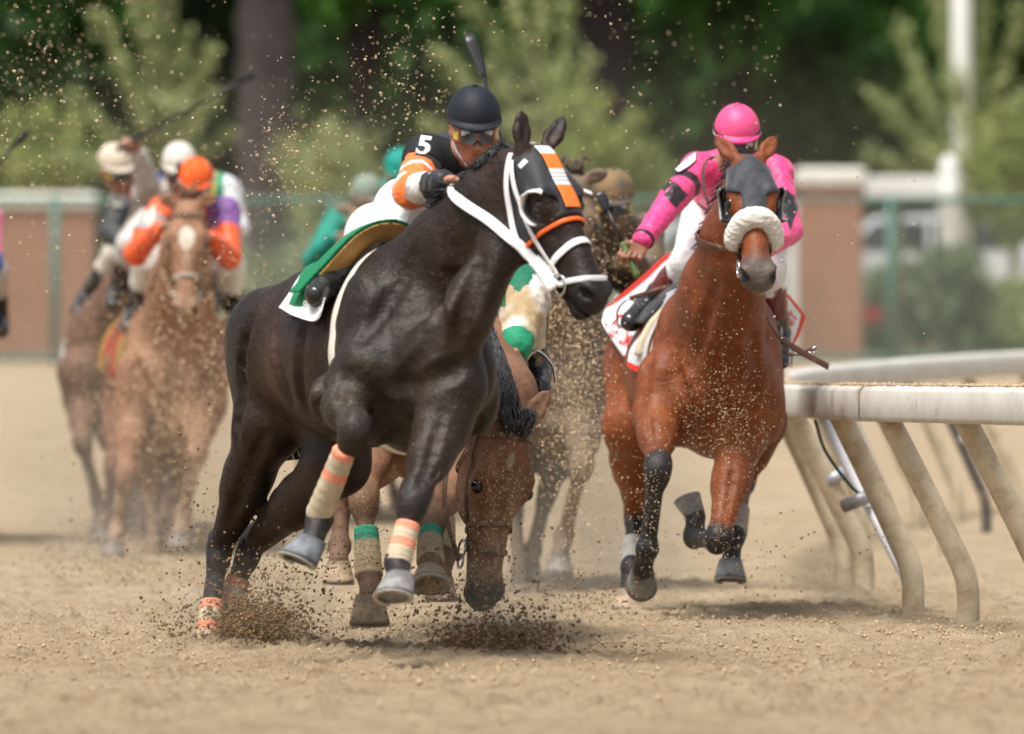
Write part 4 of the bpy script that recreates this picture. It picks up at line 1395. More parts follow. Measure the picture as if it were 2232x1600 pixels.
def rider_head(B, c, f, u, s=1.0):
    f = unit(f); u = np.asarray(u, float); u = unit(u - f * (u @ f)); l = np.cross(u, f)
    ax = (l, f, u)
    def P(x, y, z): return np.asarray(c) + (l * x + f * y + u * z) * s
    g = 'skull'
    B.el(P(0, -.012, .012), ax, A(.076, .098, .098) * s, .03, .5, False, g)
    B.el(P(0, .030, -.062), ax, A(.058, .064, .078) * s, .03, .5, False, g)
    B.el(P(0, .058, -.118), ax, A(.034, .030, .026) * s, .03, .5, False, g)
    B.rc(P(-.04, .074, -.005), P(.04, .074, -.005), .014 * s, .014 * s, .015, .5, None, False, g)
    B.rc(P(0, .088, -.018), P(0, .110, -.058), .010 * s, .0145 * s, .012, .5, None, False, g)
    for z in (-1, 1):
        B.ball(P(.014 * z, .098, -.062), .010 * s, .01, .6, False, g)
        B.ball(P(.045 * z, .066, -.052), .020 * s, .02, .6, False, g)                    # cheek
        B.el(P(.033 * z, .090, -.020), ax, A(.018, .014, .011) * s, .008, .5, True, g)   # eye hollow
        B.el(P(.078 * z, -.012, -.030), (unit(l * z + f * .3), u, f), A(.010, .031, .019) * s, .008, .7, False, g)   # ear
        B.el(P(.086 * z, -.006, -.026), ax, A(.008, .010, .016) * s, .006, .8, True, g)
        B.rc(P(.05 * z, .01, -.085), P(.028 * z, .06, -.115), .022 * s, .018 * s, .02, .5, None, False, g)   # jaw
    B.rc(P(-.018, .088, -.088), P(.018, .088, -.088), .0085 * s, .0085 * s, .008, .9, None, False, g)
    B.rc(P(-.016, .086, -.100), P(.016, .086, -.100), .009 * s, .009 * s, .008, .9, None, False, g)
    B.el(P(0, .098, -.094), ax, A(.024, .012, .003) * s, .004, .9, True, g)
    return P, (l, f, u)

def rider(label, J, jersey, breech, cap, goggles=None, boots=None, loc=None, h=.0055, muddy=False, skin=(.42, .20, .125), group='jockeys riding in the race', capmat=None, wr_amp=.010, puff=.012, boot_top=None, sleeve_r=1.0, cut=.35):
    """one continuous body; jersey, breeches, boots, cap and goggles are worn on it"""
    pr = thing('person', label, 'person', loc if loc is not None else J['pelvis'], group)
    B = Body()
    c = J['head']
    P, ax = rider_head(B, c, J['f'], J['u'], J.get('hs', 1.0))
    l, f, u = ax
    for v in ('shR', 'shL', 'chest', 'pelvis'):
        J[v] = np.asarray(J[v], float)
    nb = (J['shR'] + J['shL']) / 2 + A(0, .03, .02)
    B.rc(P(0, -.03, -.07), nb, .052, .06, .03, .5, None, False, 'neck')
    sp = unit(J['pelvis'] - nb); sx = unit(J['shL'] - J['shR'])
    dz = unit(np.cross(sp, sx))
    ch = J['chest']
    B.rc(nb + sp * .06, ch, .125, .145, .06, 0, (dz, 1.25), False, 'torso')
    B.rc(ch, J['pelvis'], .145, J.get('pr', .13), .06, 0, (dz, 1.2), False, 'torso')
    B.rc(J['shR'], J['shL'], .064, .064, .06, 0, None, False, 'torso')
    for s in 'RL':
        if 'el' + s in J:
            B.rc(J['sh' + s], J['el' + s], .064 * sleeve_r, .050 * sleeve_r, .03, 0, None, False, 'arm')
            B.rc(J['el' + s], J['wr' + s], .050 * sleeve_r, .034 * min(1.3, sleeve_r), .025, 0, None, False, 'arm')
            d, n, w = J['hand' + s]
            J['grip' + s] = hand_prims(B, J['wr' + s], d, n, w, J.get('handscale', 1.05))
        if 'hip' + s in J:
            B.rc(J['hip' + s], J['kn' + s], .105, .072, .05, 0, None, False, 'leg')
            m = J['kn' + s] + (J['an' + s] - J['kn' + s]) * cut
            B.rc(J['kn' + s], m, .070, .062, .03, 0, None, False, 'leg')
            B.rc(m, J['an' + s], .061, .045, .03, 0, None, False, 'boot' + s)
            B.rc(J['an' + s], J['to' + s], .046, .036, .025, 0, None, False, 'boot' + s)
    B.ball(J['pelvis'], J.get('pr', .13) + .012, .06, 0, False, 'hip')
    sk = np.asarray(skin)
    def paint_skin(V):
        w = weights(B, V, .006)
        r = np.clip((w - .5) * 2, 0, 1)[:, None]
        c_ = sk * (1 - r) + sk * A(1.15, .75, .70) * r
        return c_ * (1 + .12 * hsh(V, 40, 5)[:, None])
    mesh_from(B, 'body', h * .8, M['skin'], pr, paint_skin)
    def wrk(V):
        a = np.abs(hsh(V, 26, 21)); b = np.abs(hsh(V, 55, 22))
        return wr_amp * (a - .3) + wr_amp * .5 * (b - .3)
    Bj = B.sub(('torso', 'arm'))
    mesh_from(Bj, 'jersey', h, M['muddy_silk'] if muddy else M['silk'], pr, jersey, puff, None, wrk, 1)
    if 'hipR' in J or 'hipL' in J:
        Bb = B.sub(('leg', 'hip'))
        mesh_from(Bb, 'breeches', h, M['muddy_silk'] if muddy else M['silk'], pr, breech, .009, None, lambda V: .5 * wrk(V), 1)
        for s in 'RL':
            if 'hip' + s in J:
                bt = B.sub(('boot' + s,))
                if boot_top is not None:
                    a_, t_ = J['an' + s], J['kn' + s]
                    def bp(V, a_=a_, t_=t_):
                        q = ((V - a_) @ (t_ - a_)) / ((t_ - a_) @ (t_ - a_))
                        m = np.clip((q - .33) * 30, 0, 1)[:, None]
                        return A(.018, .019, .021) * (1 - m) + np.asarray(boot_top) * m
                    mesh_from(bt, 'boot', h, M['boot_painted'], pr, bp, .008, None, lambda V: .6 * wrk(V * 1.3), 1)
                else:
                    mesh_from(bt, 'boot', h, M['boot'] if boots is None else boots, pr, (.018, .019, .021), .008, None, lambda V: .6 * wrk(V * 1.3), 1)
    # cap: crown, band, peak, button
    K = Body()
    s = J.get('hs', 1.0)
    K.el(P(0, -.012, .022), ax, A(.097, .117, .112) * s, .01)
    def cut_(Q):
        q = Q - np.asarray(c)
        return (-(q @ u) + .022 * s - (q @ f) * .12)
    cobj = mesh_from(K, 'helmet', h, capmat or M['cloth'], pr, cap, 0, cut_, None, 1)
    pk, pf = [], []
    nn = 18
    for j in range(3):
        rr = (1.0, 1.10, 1.20)[j]
        for i in range(nn + 1):
            th = R(-72 + 144 * i / nn)
            ext = 1 + (rr - 1) * math.cos(th * .9) ** .8
            pk.append(P(.098 * math.sin(th) * (1 + (ext - 1) * .35), -.012 + .118 * math.cos(th) * ext, .038 - .008 * j - .012 * math.cos(th)))
    for j in range(2):
        for i in range(nn):
            a = j * (nn + 1) + i
            pf.append((a, a + 1, a + nn + 2, a + nn + 1))
    n0 = len(pk)
    pk2 = pk + [p - u * .006 for p in pk]
    pf2 = pf + [tuple(reversed([i + n0 for i in q])) for q in pf]
    last = 2 * (nn + 1)
    pf2 += [(last + i, last + i + n0, last + i + 1 + n0, last + i + 1) for i in range(nn)]
    pc = np.tile(np.asarray(cap if not callable(cap) else J['peak']), (len(pk2), 1))
    link_mesh('peak', pk2, pf2, capmat or M['cloth'], cobj, pc)
    bv, bf = ball_geo(P(0, -.012, .136 * 1.0), .011 * s, 10, 6, ax, (1, 1, .5))
    link_mesh('button', bv, bf, capmat or M['cloth'], cobj, np.tile(np.asarray(cap if not callable(cap) else J['peak']), (len(bv), 1)))
    if 'band' in J:
        pts = [P(.099 * math.sin(t), -.012 + .119 * math.cos(t), .030 - .014 * math.cos(t)) for t in np.linspace(0, 2 * math.pi, 48, endpoint=False)]
        nr = [unit(l * math.sin(t) + f * math.cos(t)) for t in np.linspace(0, 2 * math.pi, 48, endpoint=False)]
        v, q = ribbon_geo(pts, nr, .013, .004, True)
        link_mesh('band', v, q, M['cloth'], cobj, np.tile(np.asarray(J['band']), (len(v), 1)))
    if goggles is not None:
        G = B.sub(('skull',))
        def reg(Q):
            q = (Q - np.asarray(c)) / s
            z = q @ u + .022; y = q @ f; x = np.abs(q @ l)
            arch = np.maximum(0, .02 - x) * .8
            return np.maximum(np.maximum(np.abs(z - arch * .5) - (.029 - arch), .018 - y), .3 * (x - .085)) * s
        mesh_from(G, 'goggles', h * .7, M['goggle'], pr, goggles(P, ax), .017, reg, None, 1)
    J['P'] = P; J['ax'] = ax; J['B'] = B; J['root'] = pr
    return pr

def goggle_paint(lens, frame, glint=(.55, .6, .65)):
    def mk(P, ax):
        l, f, u = ax
        o = P(0, 0, 0)
        def p(V):
            q = V - o
            x = np.abs(q @ l); z = q @ u + .022; y = q @ f
            c = np.tile(np.asarray(frame, float), (len(V), 1))
            inl = (np.abs(z) < .023) & (x < .060) & (x > .006)
            c[inl] = lens
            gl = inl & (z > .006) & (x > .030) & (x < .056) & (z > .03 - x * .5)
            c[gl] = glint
            yb = (x > .066) & (np.abs(z) < .014)
            c[yb] = (.5, .33, .05)
            return c
        return p
    return mk
M['goggle'] = mat_col('goggle_plastic', 0.12, 0.6, 0.1, 20, ((100, .05, .001),))
M['boot_painted'] = mat_col('polished_boot', 0.2, 0.6, 0.25, 20, ((40, .3, .006),), dust=.5)

def whip(label, a, b, flap, r0=.009, r1=.005, handle=.25, hcol=(.015, .015, .016), w=.04):
    """grip, shaft and leather flap; a = butt, b = where the flap starts, flap = its tip"""
    a, b, flap = [np.asarray(v, float) for v in (a, b, flap)]
    wp = thing('riding_whip', label, 'whip', a, 'riding whips')
    m = a + (b - a) * handle
    mg = mat_plain('whip_grip', hcol, .45, .4, .2, 40, (200, .4, .002))
    tube('grip', [a, a + (m - a) * .08, m - (m - a) * .05, m], [r0 * 1.2, r0 * 1.35, r0 * 1.2, r0], mg, wp, 12)
    tube('shaft', [m, (m + b) / 2, b], [r0 * .8, r0 * .7, r1], M['black'], wp, 10)
    pts = [b + (flap - b) * t for t in (-.05, .1, .35, .8, 1.0)]
    v, q = ribbon_geo(pts, [A(.25, -1, .1)] * 5, [w * .25, w * .5, w * .9, w, w * .8], .006)
    link_mesh('flap', v, q, M['black'], wp)
    return wp

def jitter_c(c, V, amp=.06, s=30, seed=8):
    return np.asarray(c) * (1 + amp * hsh(V, s, seed)[:, None])
# ------------------------------------------------------------------ tack of horse 5
def tack_dark_horse():
    hr, B, H, T, bvh = horse1, H1['B'], H1['H'], H1['T'], H1['bvh']
    def hood_region(Q):
        x, y, z = H.loc(Q)
        front = x - (.278 + .02 * np.clip(-y, 0, .2))
        back = .004 - x - .25 * np.clip(-y - .07, 0, 1) 
        low = -.215 - y
        eye = .050 - np.sqrt(((x - .222) / 1.12) ** 2 + ((y + .045) * 1.05) ** 2 + np.maximum(0, .05 - np.abs(z)) ** 2 * 9)
        ear = .034 - np.sqrt((x + .01) ** 2 + (y + .02) ** 2 + (np.abs(z) - .056) ** 2)
        return np.maximum.reduce([front, back - .012, low, eye, ear])
    hood = mesh_from(B.sub(('head',)), 'hood', .0045, M['lycra'], hr, (.017, .019, .024), .007, hood_region, None, 1)
    hb = bvh_of(hood)
    bvh0 = bvh; bvh = bvh_sub(B, ('head',))
    # striped panel down the forehead
    pts = [H(s, .03 - .0, 0) for s in (-.005, .04, .09, .14, .20, .262)]
    st = strap_3d('striped_panel', hb, pts, .074, .003, M['cloth'], hood, .002, 16)
    n = len(st.data.vertices)
    cols = np.ones((n, 3)) * .82
    for i in range(n):
        t = (i // 6) / (n / 6 - 1)
        if .22 < t < .48 or .70 < t <= 1.0: cols[i] = (.88, .20, .035)
        if any(abs(t - q) < .012 for q in (.55, .60, .65)): cols[i] = (.10, .11, .14)
    ca = st.data.color_attributes.new("Col", 'FLOAT_COLOR', 'POINT')
    ca.data.foreach_set("color", np.concatenate([cols, np.ones((n, 1))], 1).astype(np.float32).ravel())
    loop_strap('binding', bvh, H(.288, -.10, 0), H.a - H.n * .10, H.n, .016, .005, M['orange_strap'], hood, .006, 64, -150, 150)
    strap_3d('binding', hb, [H(.03, -.13, nz_(H) * .08), H(.10, -.17, nz_(H) * .08), H(.18, -.20, nz_(H) * .07), H(.26, -.20, nz_(H) * .06)], .018, .005, M['orange_strap'], hood, .002)
    for z in (-1, 1):
        arc, nr = [], []
        for k in range(15):
            th = R(150 + 205 * k / 14)          # open towards the nose
            x, y = .222 - .060 * math.cos(th + R(75)) , -.045 + .054 * math.sin(th + R(75))
            arc.append(H(x, y, .10 * z)); 
        hug = []
        for p in arc:
            l_, n_, i_, d_ = hb.find_nearest(Vector(p)); hug.append(np.array(l_) + H.l * z * .014)
        cen = H(.222, -.045, .10 * z)
        hug = catmull(hug, 4)
        v, q = ribbon_geo(hug, [unit(p - cen) for p in hug], .038, .007)
        link_mesh('eye_cup', v, q, M['white_strap'], hood)
    z1 = -1 if sg_(H) > 0 else 1
    strap_3d('name_tape', hb, [H(.058, -.045, .09 * nz_(H)), H(.045, -.006, .088 * nz_(H))], .022, .003, M['white_strap'], hood, .003, 6)
    # white bridle
    z = nz_(H)
    bvh = bvh0
    strap_3d('cheek_strap', bvh, [H(-.01, -.055, .085 * z), H(.10, -.13, .09 * z), H(.22, -.20, .07 * z), H(.34, -.20, .06 * z), H(.43, -.15, .06 * z)], .021, .003, M['white_strap'], hr, .009)
    strap_3d('cheek_strap', bvh, [H(.02, -.06, .09 * z), H(.14, -.105, .095 * z), H(.28, -.13, .07 * z), H(.40, -.13, .06 * z), H(.44, -.135, .06 * z)], .017, .003, M['white_strap'], hr, .011)
    strap_3d('cheek_strap', bvh, [H(.02, -.06, -.09 * z), H(.14, -.105, -.095 * z), H(.28, -.13, -.07 * z), H(.44, -.135, -.06 * z)], .017, .003, M['white_strap'], hr, .011)
    bvh = bvh_sub(B, ('head',))
    loop_strap('noseband', bvh, H(.385, -.10, 0), H.a + H.n * .12, H.n, .027, .003, M['white_strap'], hr, .005)
    loop_strap('noseband', bvh, H(.475, -.11, 0), H.a * 1 - H.n * .55, H.n, .020, .003, M['white_strap'], hr, .005)
    strap_3d('crown_strap', bvh, [H(-.01, -.055, .085 * z), H(-.03, -.03, .05 * z), H(-.035, -.01, 0), H(-.03, -.03, -.05 * z), H(.02, -.06, -.09 * z)], .021, .003, M['white_strap'], hr, .009)
    for zz in (-1, 1):
        c = H(.462, -.15, .062 * zz)
        pts = [c + (H.a * math.cos(t) + H.n * math.sin(t)) * .034 for t in np.linspace(0, 2 * math.pi, 20, endpoint=False)]
        V, Fc = ribbon_geo(pts, [unit(p - c) for p in pts], .008, .007, True)
        link_mesh('bit_ring', V, Fc, M['steel'], hr)
    tube('bit', [H(.462, -.148, -.07), H(.47, -.14, 0), H(.462, -.148, .07)], .008, M['steel'], hr)
    bvh = bvh0
    # rein up to the hand
    R0 = H(.465, -.165, .066 * z)
    rp = [R0]
    for px, py, d in ((1160, 556, 28.33), (1110, 518, 28.33), (1058, 470, 28.42), (1020, 432, 28.55), (1004, 402, 28.66)):
        rp.append(W(px, py, d))
    Q = catmull(rp, 8)
    pts = []
    for p in Q:
        l_, n_, i_, d_ = bvh.find_nearest(Vector(p)); l_ = np.array(l_); n_ = np.array(n_)
        pts.append(p if (p - l_) @ n_ > .012 else l_ + n_ * .012)
    for _ in range(4):
        pts = [pts[0]] + [(pts[i - 1] + 2 * pts[i] + pts[i + 1]) / 4 for i in range(1, len(pts) - 1)] + [pts[-1]]
    v, q = ribbon_geo(pts, [A(-.35, -.8, .5)] * len(pts), .038, .0025)
    link_mesh('rein', v, q, M['white_strap'], hr)
    V, Fc = ribbon_geo(pts[:8], [A(-.35, -.8, .5)] * 8, .05, .012)
    link_mesh('rein_stop', V, Fc, M['white_strap'], hr)
    # pad with tan lining, green towel over it
    def pad_region(x0, x1, zmin):
        def rg(Q):
            x, y, z_ = T.loc(Q)
            return np.maximum.reduce([x - x1, x0 - x, zmin - y])
        return rg
    Bt = B.sub(('torso',))
    def arch(front, deep, ymin):
        def rg(Q):
            x, y, z_ = T.loc(Q)
            fr = -.225 + (y - .19) * .80 + front
            return np.maximum.reduce([(x - fr) * .8, (fr - deep - x) * .8, ymin - y])
        return rg
    mesh_from(Bt, 'saddle_pad', .006, M['cloth'], hr, lambda V: jitter_c((.40, .225, .07), V, .12, 20), .084, arch(0, .075, .245), None, 2)
    mesh_from(Bt, 'saddle_towel', .006, M['cloth'], hr, (.010, .19, .085), .097, arch(-.014, .085, .235), None, 2)
    mesh_from(Bt, 'pad_gap_shade', .006, M['black'], hr, (.01, .01, .01), .022, arch(.03, .2, .15), None, 1)  # black band added to stand for the dark shadowed gap beneath the pad
    rows = [[W(742, 585, 29.2), W(722, 590, 29.3), W(690, 605, 29.4), W(672, 630, 29.5)],
            [W(745, 625, 29.2), W(718, 640, 29.3), W(680, 655, 29.4), W(655, 660, 29.5)],
            [W(735, 665, 29.2), W(715, 705, 29.25), W(675, 700, 29.4), W(636, 685, 29.5)]]
    rows2 = []
    for r_ in rows:
        q_ = []
        for p in r_:
            px, py = CX + p[0] / p[1] * F, CY - (p[2] - CAMH) / p[1] * F
            l_, n_ = cast_px(bvh, px, py)
            q_.append(np.array(l_) + np.array(n_) * .05 if l_ is not None else p)
        rows2.append(q_)
    def cc(U, V_, out):
        c = np.tile(A(.010, .20, .085), U.shape + (1,))
        m = (V_ > .80) | (U > .86) | ((U > .26) & (U < .36) & (V_ < .7))
        c[m] = (.80, .80, .80)
        return c
    so, G, N = sheet('saddle_cloth_corner', rows2, .006, M['cloth'], hr, cc, 24, 24, A(-.5, -.8, .2))
    sb = bvh_of(so)
    text_on('cloth_lettering', 'SWMWIIM', sb, [(660, 672), (716, 688), (719, 674), (664, 655)], M['white_strap'], so, .004, .012)
    loop_strap('girth', bvh, T(-.03, -.05, 0), T.a + T.n * .10, T.n, .062, .006, M['girth'], hr, .004, 72)
    # mane
    locks = []
    lat = T.l
    r2 = random.Random(5)
    crest = [W(1118, 312, 28.5), W(1085, 338, 28.52), W(1050, 372, 28.56), W(1012, 410, 28.62), W(972, 452, 28.7), W(935, 495, 28.8)]
    CR = catmull(crest, 26)
    for i, p in enumerate(CR):
        for k in range(9):
            o = A(r2.uniform(-.035, .03), r2.uniform(-.05, .06), r2.uniform(-.02, .015))
            q_ = math.exp(-((i / len(CR) - .62) / .16) ** 2)
            g = A(r2.uniform(-.035, .0), r2.uniform(-.02, .05), r2.uniform(.008, .022 + .02 * q_))
            t = A(r2.uniform(-.05 - .03 * q_, -.02), r2.uniform(-.03, .06), r2.uniform(-.035, .012 + .03 * q_))
            b = p + o - A(0, 0, .03)
            locks.append(hair_lock([b, b + g, b + g * .8 + t * .55, b + g * .4 + t], .008, .002, A(r2.uniform(-.3, .3), -1, .3), 4))
    V, Fc = join_geo(locks)
    link_mesh('mane', V, Fc, M['mane'], hr)
    # tail streaming away behind
    tl = []
    for i in range(60):
        b = T(-1.24, .14, r2.uniform(-.03, .03)); dx = r2.uniform(-.05, .05)
        tl.append(hair_lock([b, b - T.a * .12 + T.l * dx, b - T.a * .20 - T.n * .22 - T.l * (.06 - dx), b - T.a * .22 - T.n * .5 - T.l * (.12 - dx)], .03, .004, A(0, -1, .2), 6))
    V, Fc = join_geo(tl)
    link_mesh('tail', V, Fc, M['mane'], hr)
def nz_(H):
    """the z sign of the head's side that is turned to the picture's left"""
    return 1 if H.l[0] < 0 else -1
def sg_(H):
    return -nz_(H)
tack_dark_horse()

# its rider
def rider_black_cap():
    T = H1['T']
    zl = -1 if T.l[0] < 0 else 1
    J = dict(head=W(1034, 268, 28.98), f=A(.10, -.93, -.30), u=A(.02, -.28, .95),
             shR=W(930, 345, 29.12), shL=W(1088, 365, 29.20), chest=W(985, 400, 29.42), pelvis=W(905, 455, 29.72), pr=.105,
             elR=W(896, 418, 28.92), wrR=W(963, 398, 28.64), handR=(A(.85, -.45, .05), A(.1, -.3, -.9), A(-.2, -.9, .3)),
             elL=W(1098, 450, 29.15), wrL=W(1045, 425, 28.92), handL=(A(-.7, -.6, .2), A(0, -.2, -1), A(.2, .9, .2)),
             hipR=W(880, 458, 29.62), knR=W(893, 470, 29.10), anR=W(716, 612, 29.2), toR=W(688, 642, 29.08), peak=(.012, .016, .024))
    J['hipL'] = T(-.40, .42, .10 * zl); J['knL'] = T(-.10, .30, .34 * zl); J['anL'] = T(-.42, .10, .38 * zl); J['toL'] = T(-.30, .04, .40 * zl)
    for k_, px, py, o_ in (('anR', 722, 612, .06), ('toR', 692, 644, .17)):
        l_, n_ = cast_px(H1['bvh'], px, py); J[k_] = np.array(l_) + A(0, -o_, 0)
    sh, el_, wr = J['shR'], J['elR'], J['wrR']
    OR, WH, BK = A(.90, .19, .03), A(.80, .79, .80), A(.013, .015, .020)
    def jersey(V):
        c = np.tile(BK, (len(V), 1))
        du = el_ - sh; tu = ((V - sh) @ du) / (du @ du)
        df = wr - el_; tf = ((V - el_) @ df) / (df @ df)
        dU = np.linalg.norm(V - (sh + np.clip(tu, 0, 1)[:, None] * du), axis=1)
        dF = np.linalg.norm(V - (el_ + np.clip(tf, 0, 1)[:, None] * df), axis=1)
        arm = (np.minimum(dU, dF) < .105) & (V[:, 0] < sh[0] + .075)
        q = np.where(dF < dU, 1 + tf, tu)
        # saw-edged bands of orange and white
        ang = np.arctan2((V - el_) @ unit(A(0, -.3, 1)), (V - el_) @ unit(A(.3, -1, 0)))
        saw = .10 * (2 * np.abs(((ang * 1.1) % 1.0) - .5) - .5)
        v = q + saw
        s = arm & (v > .42)
        c[s & (v < .56)] = OR
        c[s & (v >= .56) & (v < .66)] = WH
        c[s & (v >= .66) & (v < .88)] = OR
        c[s & (v >= .88) & (v < 1.0)] = WH
        c[s & (v >= 1.0) & (v < 1.28)] = OR
        c[s & (v >= 1.28) & (v < 1.66)] = WH
        c[s & (v >= 1.66)] = BK
        top = np.linalg.norm((V - W(893, 322, 29.05)) / A(.028, .09, .05), axis=1) < 1
        c[top] = OR
        return c
    pr = rider('jockey in black cap and goggles with a white number five on his black arm band', J, jersey, lambda V: jitter_c((.78, .79, .82), V, .04),
               (.012, .016, .024), goggle_paint((.055, .05, .05), (.20, .045, .02)), None, None, .005)
    # arm band with its number
    jb = [o for o in pr.children if o.name.startswith('jersey')][0]
    b = bvh_of(jb)
    du = unit(el_ - sh)
    Ba = J['B'].sub(('arm', 'torso'))
    def band_reg(Q):
        t_ = (Q - sh) @ du
        r_ = np.linalg.norm(Q - sh - t_[..., None] * du, axis=-1)
        return np.maximum.reduce([t_ - .075, -.045 - t_, r_ - .125])
    bd = mesh_from(Ba, 'arm_band', .005, M['cloth'], pr, (.013, .014, .017), .0175, band_reg, None, 1, lo=sh - .2, hi=sh + .2)
    text_on('number', '5', [bvh_of(bd), b], [(906, 336), (934, 339), (943, 300), (915, 296)], M['white_strap'], bd, .004, .03)
    strap_3d('wrist_band', None, [wr + (el_ - wr) * .22 + v for v in (A(-.02, -.035, .04), A(0, -.05, 0), A(.0, -.04, -.035))], .010, .004, M['girth'], pr, 0, 6)
    P, ax = J['P'], J['ax']
    strap_3d('chin_strap', None, [P(-.076, .02, -.045), P(-.066, .045, -.09), P(-.03, .075, -.135)], .010, .003, M['white_strap'], pr, 0, 8)
    whip('long black whip held upright behind the black capped rider', W(1098, 345, 29.05), W(1056, 170, 29.3), W(1021, 74, 29.35), .010, .008, .3, w=.045)
    return J
def bvh_any(o):
    me = o.data
    return BVHTree.FromPolygons([v.co[:] for v in me.vertices], [tuple(p.vertices) for p in me.polygons])
J1 = rider_black_cap()
# ------------------------------------------------------------------ the bay horse on the right and its rider in pink
H2 = {}
def build_bay():
    hr = thing('horse', 'bright bay horse galloping head on in a dark hood with white sheepskin noseband', 'horse', W(1540, 1330, 34.4))
    B = Body()
    f = unit(A(.13, -.985, .02)); up = A(0, .03, 1)
    T = Frame(W(1553, 800, 34.1), f, up)
    torso_prims(B, T, .98, .02, 1.04)
    H = Frame(W(1634, 336, 33.0), A(.06, -.60, -.80), A(.08, -.80, .60), 1.02)
    ears = [(W(1554, 296, 33.15), 0, A(-.1, -1, .1)), (W(1692, 295, 33.15), 0, A(.1, -1, .1))]
    ears = [(p, (1 if (p - H.O) @ H.l > 0 else -1), q) for p, z, q in ears]
    head_prims(B, H, .8, ears, .003, 1.3, 1.28)
    lat = A(1, .1, 0)
    neck_prims(B, [W(1556, 735, 33.95), W(1572, 640, 33.65), W(1596, 530, 33.4), W(1618, 435, 33.22), H(.02, -.16, 0)], [.255, .20, .165, .13, .085], lat, [1.18, 1.3, 1.4, 1.9])
    B.rc(W(1585, 800, 33.75), W(1620, 590, 33.3), .15, .085, .1, 0, None, False, 'neck')
    Y = A(0, 1, 0)
    foreleg(B, W(1450, 820, 33.85), W(1432, 905, 33.8), W(1435, 1018, 33.42), W(1411, 1196, 33.50), W(1400, 1240, 33.58), t=(0, 0, 1, 1, 1), s=1.02, back=Y, knee_r=.058)
    foreleg(B, W(1640, 860, 33.85), W(1612, 965, 33.85), W(1566, 1178, 33.5), W(1514, 1168, 33.84), W(1516, 1126, 33.90), t=(0, 0, .9, 1, 1), s=1.02, back=A(-.3, .2, -1), knee_r=.056)
    hindleg(B, W(1392, 800, 35.1), W(1374, 930, 34.85), W(1384, 1115, 35.2), W(1376, 1235, 35.0), W(1370, 1288, 34.95), t=(0, 0, .6, 1, 1), s=.95, back=Y, thigh=.82)
    hindleg(B, W(1628, 815, 35.2), W(1650, 920, 34.8), W(1622, 1050, 35.0), W(1601, 1170, 34.5), W(1593, 1222, 34.4), t=(0, 0, .5, 1, 1), s=.95, back=Y, thigh=.9)
    carve(B, [([(1562, 780), (1566, 880), (1562, 960)], -.018, .05), ([(1465, 790), (1495, 880), (1532, 960)], -.016, .05), ([(1655, 800), (1632, 890), (1598, 980)], -.014, .05),
              ([(1560, 620), (1530, 720), (1508, 800)], -.012, .05), ([(1640, 640), (1642, 740), (1650, 800)], -.010, .05), ([(1432, 720), (1408, 800), (1398, 880)], -.012, .045),
              ([(1600, 650), (1595, 740), (1585, 790)], .006, .012), ([(1600, 1010), (1590, 1080), (1578, 1140)], -.008, .02), ([(1415, 900), (1420, 960), (1425, 990)], -.008, .02)])
    H2.update(B=B, H=H, T=T, root=hr)
    def paint(V):
        w = weights(B, V)
        n = np.clip(.5 + .7 * hsh(V, 7, 31), 0, 1)[:, None]
        c = A(.165, .040, .011) * (1 - n) + A(.225, .060, .017) * n
        n2 = hsh(V, 16, 33)
        g = np.clip((w + .12 * n2 - .35) * 2.6, 0, 1)[:, None]
        c = c * (1 - g) + A(.020, .019, .021) * g
        # black shading of the coat towards the muzzle is grey
        mz = np.clip((np.stack(H.loc(V), 1)[:, 0] - .44) / .10, 0, 1) * (np.linalg.norm(V - H(.55, -.1, 0), axis=1) < .17)
        c = c * (1 - mz[:, None]) + A(.105, .082, .068) * mz[:, None]
        ed = (np.linalg.norm(V - H(.585, -.165, 0), axis=1) < .040)
        c[ed] = (.26, .19, .15)
        for z_ in (-1, 1):
            c[np.linalg.norm(V - H(.562, -.07, .066 * z_), axis=1) < .031] = (.006, .005, .005)
        s = np.exp(-((V - W(1560, 960, 33.7)) ** 2 / A(.30, .4, .28) ** 2).sum(1)) * np.clip(.45 + .6 * n2, 0, 1)
        c = c * (1 - .3 * s[:, None]) + A(.11, .07, .04) * .3 * s[:, None]
        return c
    body = mesh_from(B, 'body', .0085, M['coat'], hr, paint)
    bvh = bvh_of(body); H2['bvh'] = bvh
    head_eyes(H, hr)
    hoof('hoof', W(1400, 1244, 33.6), A(.0, .88, -.48), A(-.05, -.48, -.88), hr, 1.02, (.17, .165, .15))
    hoof('hoof', W(1516, 1124, 33.91), A(-.35, .30, .88), A(-.3, -.85, .25), hr, .92, (.26, .27, .28))
    hoof('hoof', W(1369, 1290, 34.94), A(-.05, -.1, -1), A(0, -1, 0), hr, 1.1, (.36, .27, .19))
    hoof('hoof', W(1592, 1226, 34.38), A(-.02, -.25, -.95), A(0, -1, .15), hr, 1.1, (.24, .25, .25))
    wrap('leg_wrap', W(1382, 1175, 35.1), W(1377, 1232, 35.02), .046, .05, hr, [], (.38, .37, .35))
    wrap('leg_wrap', W(1612, 1110, 34.75), W(1604, 1166, 34.53), .044, .048, hr, [], (.40, .36, .30))
    # hood
    def hood_region(Q):
        x, y, z = H.loc(Q)
        front = x - (.312 + .03 * np.clip(-y * 4, 0, 1) + .5 * np.clip(-y - .10, 0, 1))
        back = .0 - x - .25 * np.clip(-y - .07, 0, 1)
        low = -.25 - y
        eye = .052 - np.sqrt(((x - .222) / 1.05) ** 2 + ((y + .045) * .95) ** 2 + np.maximum(0, .06 - np.abs(z)) ** 2 * 9)
        ear = .052 - np.sqrt((x + .005) ** 2 + (y + .03) ** 2 + (np.abs(z) - .054) ** 2)
        return np.maximum.reduce([front, back, low, eye, ear])
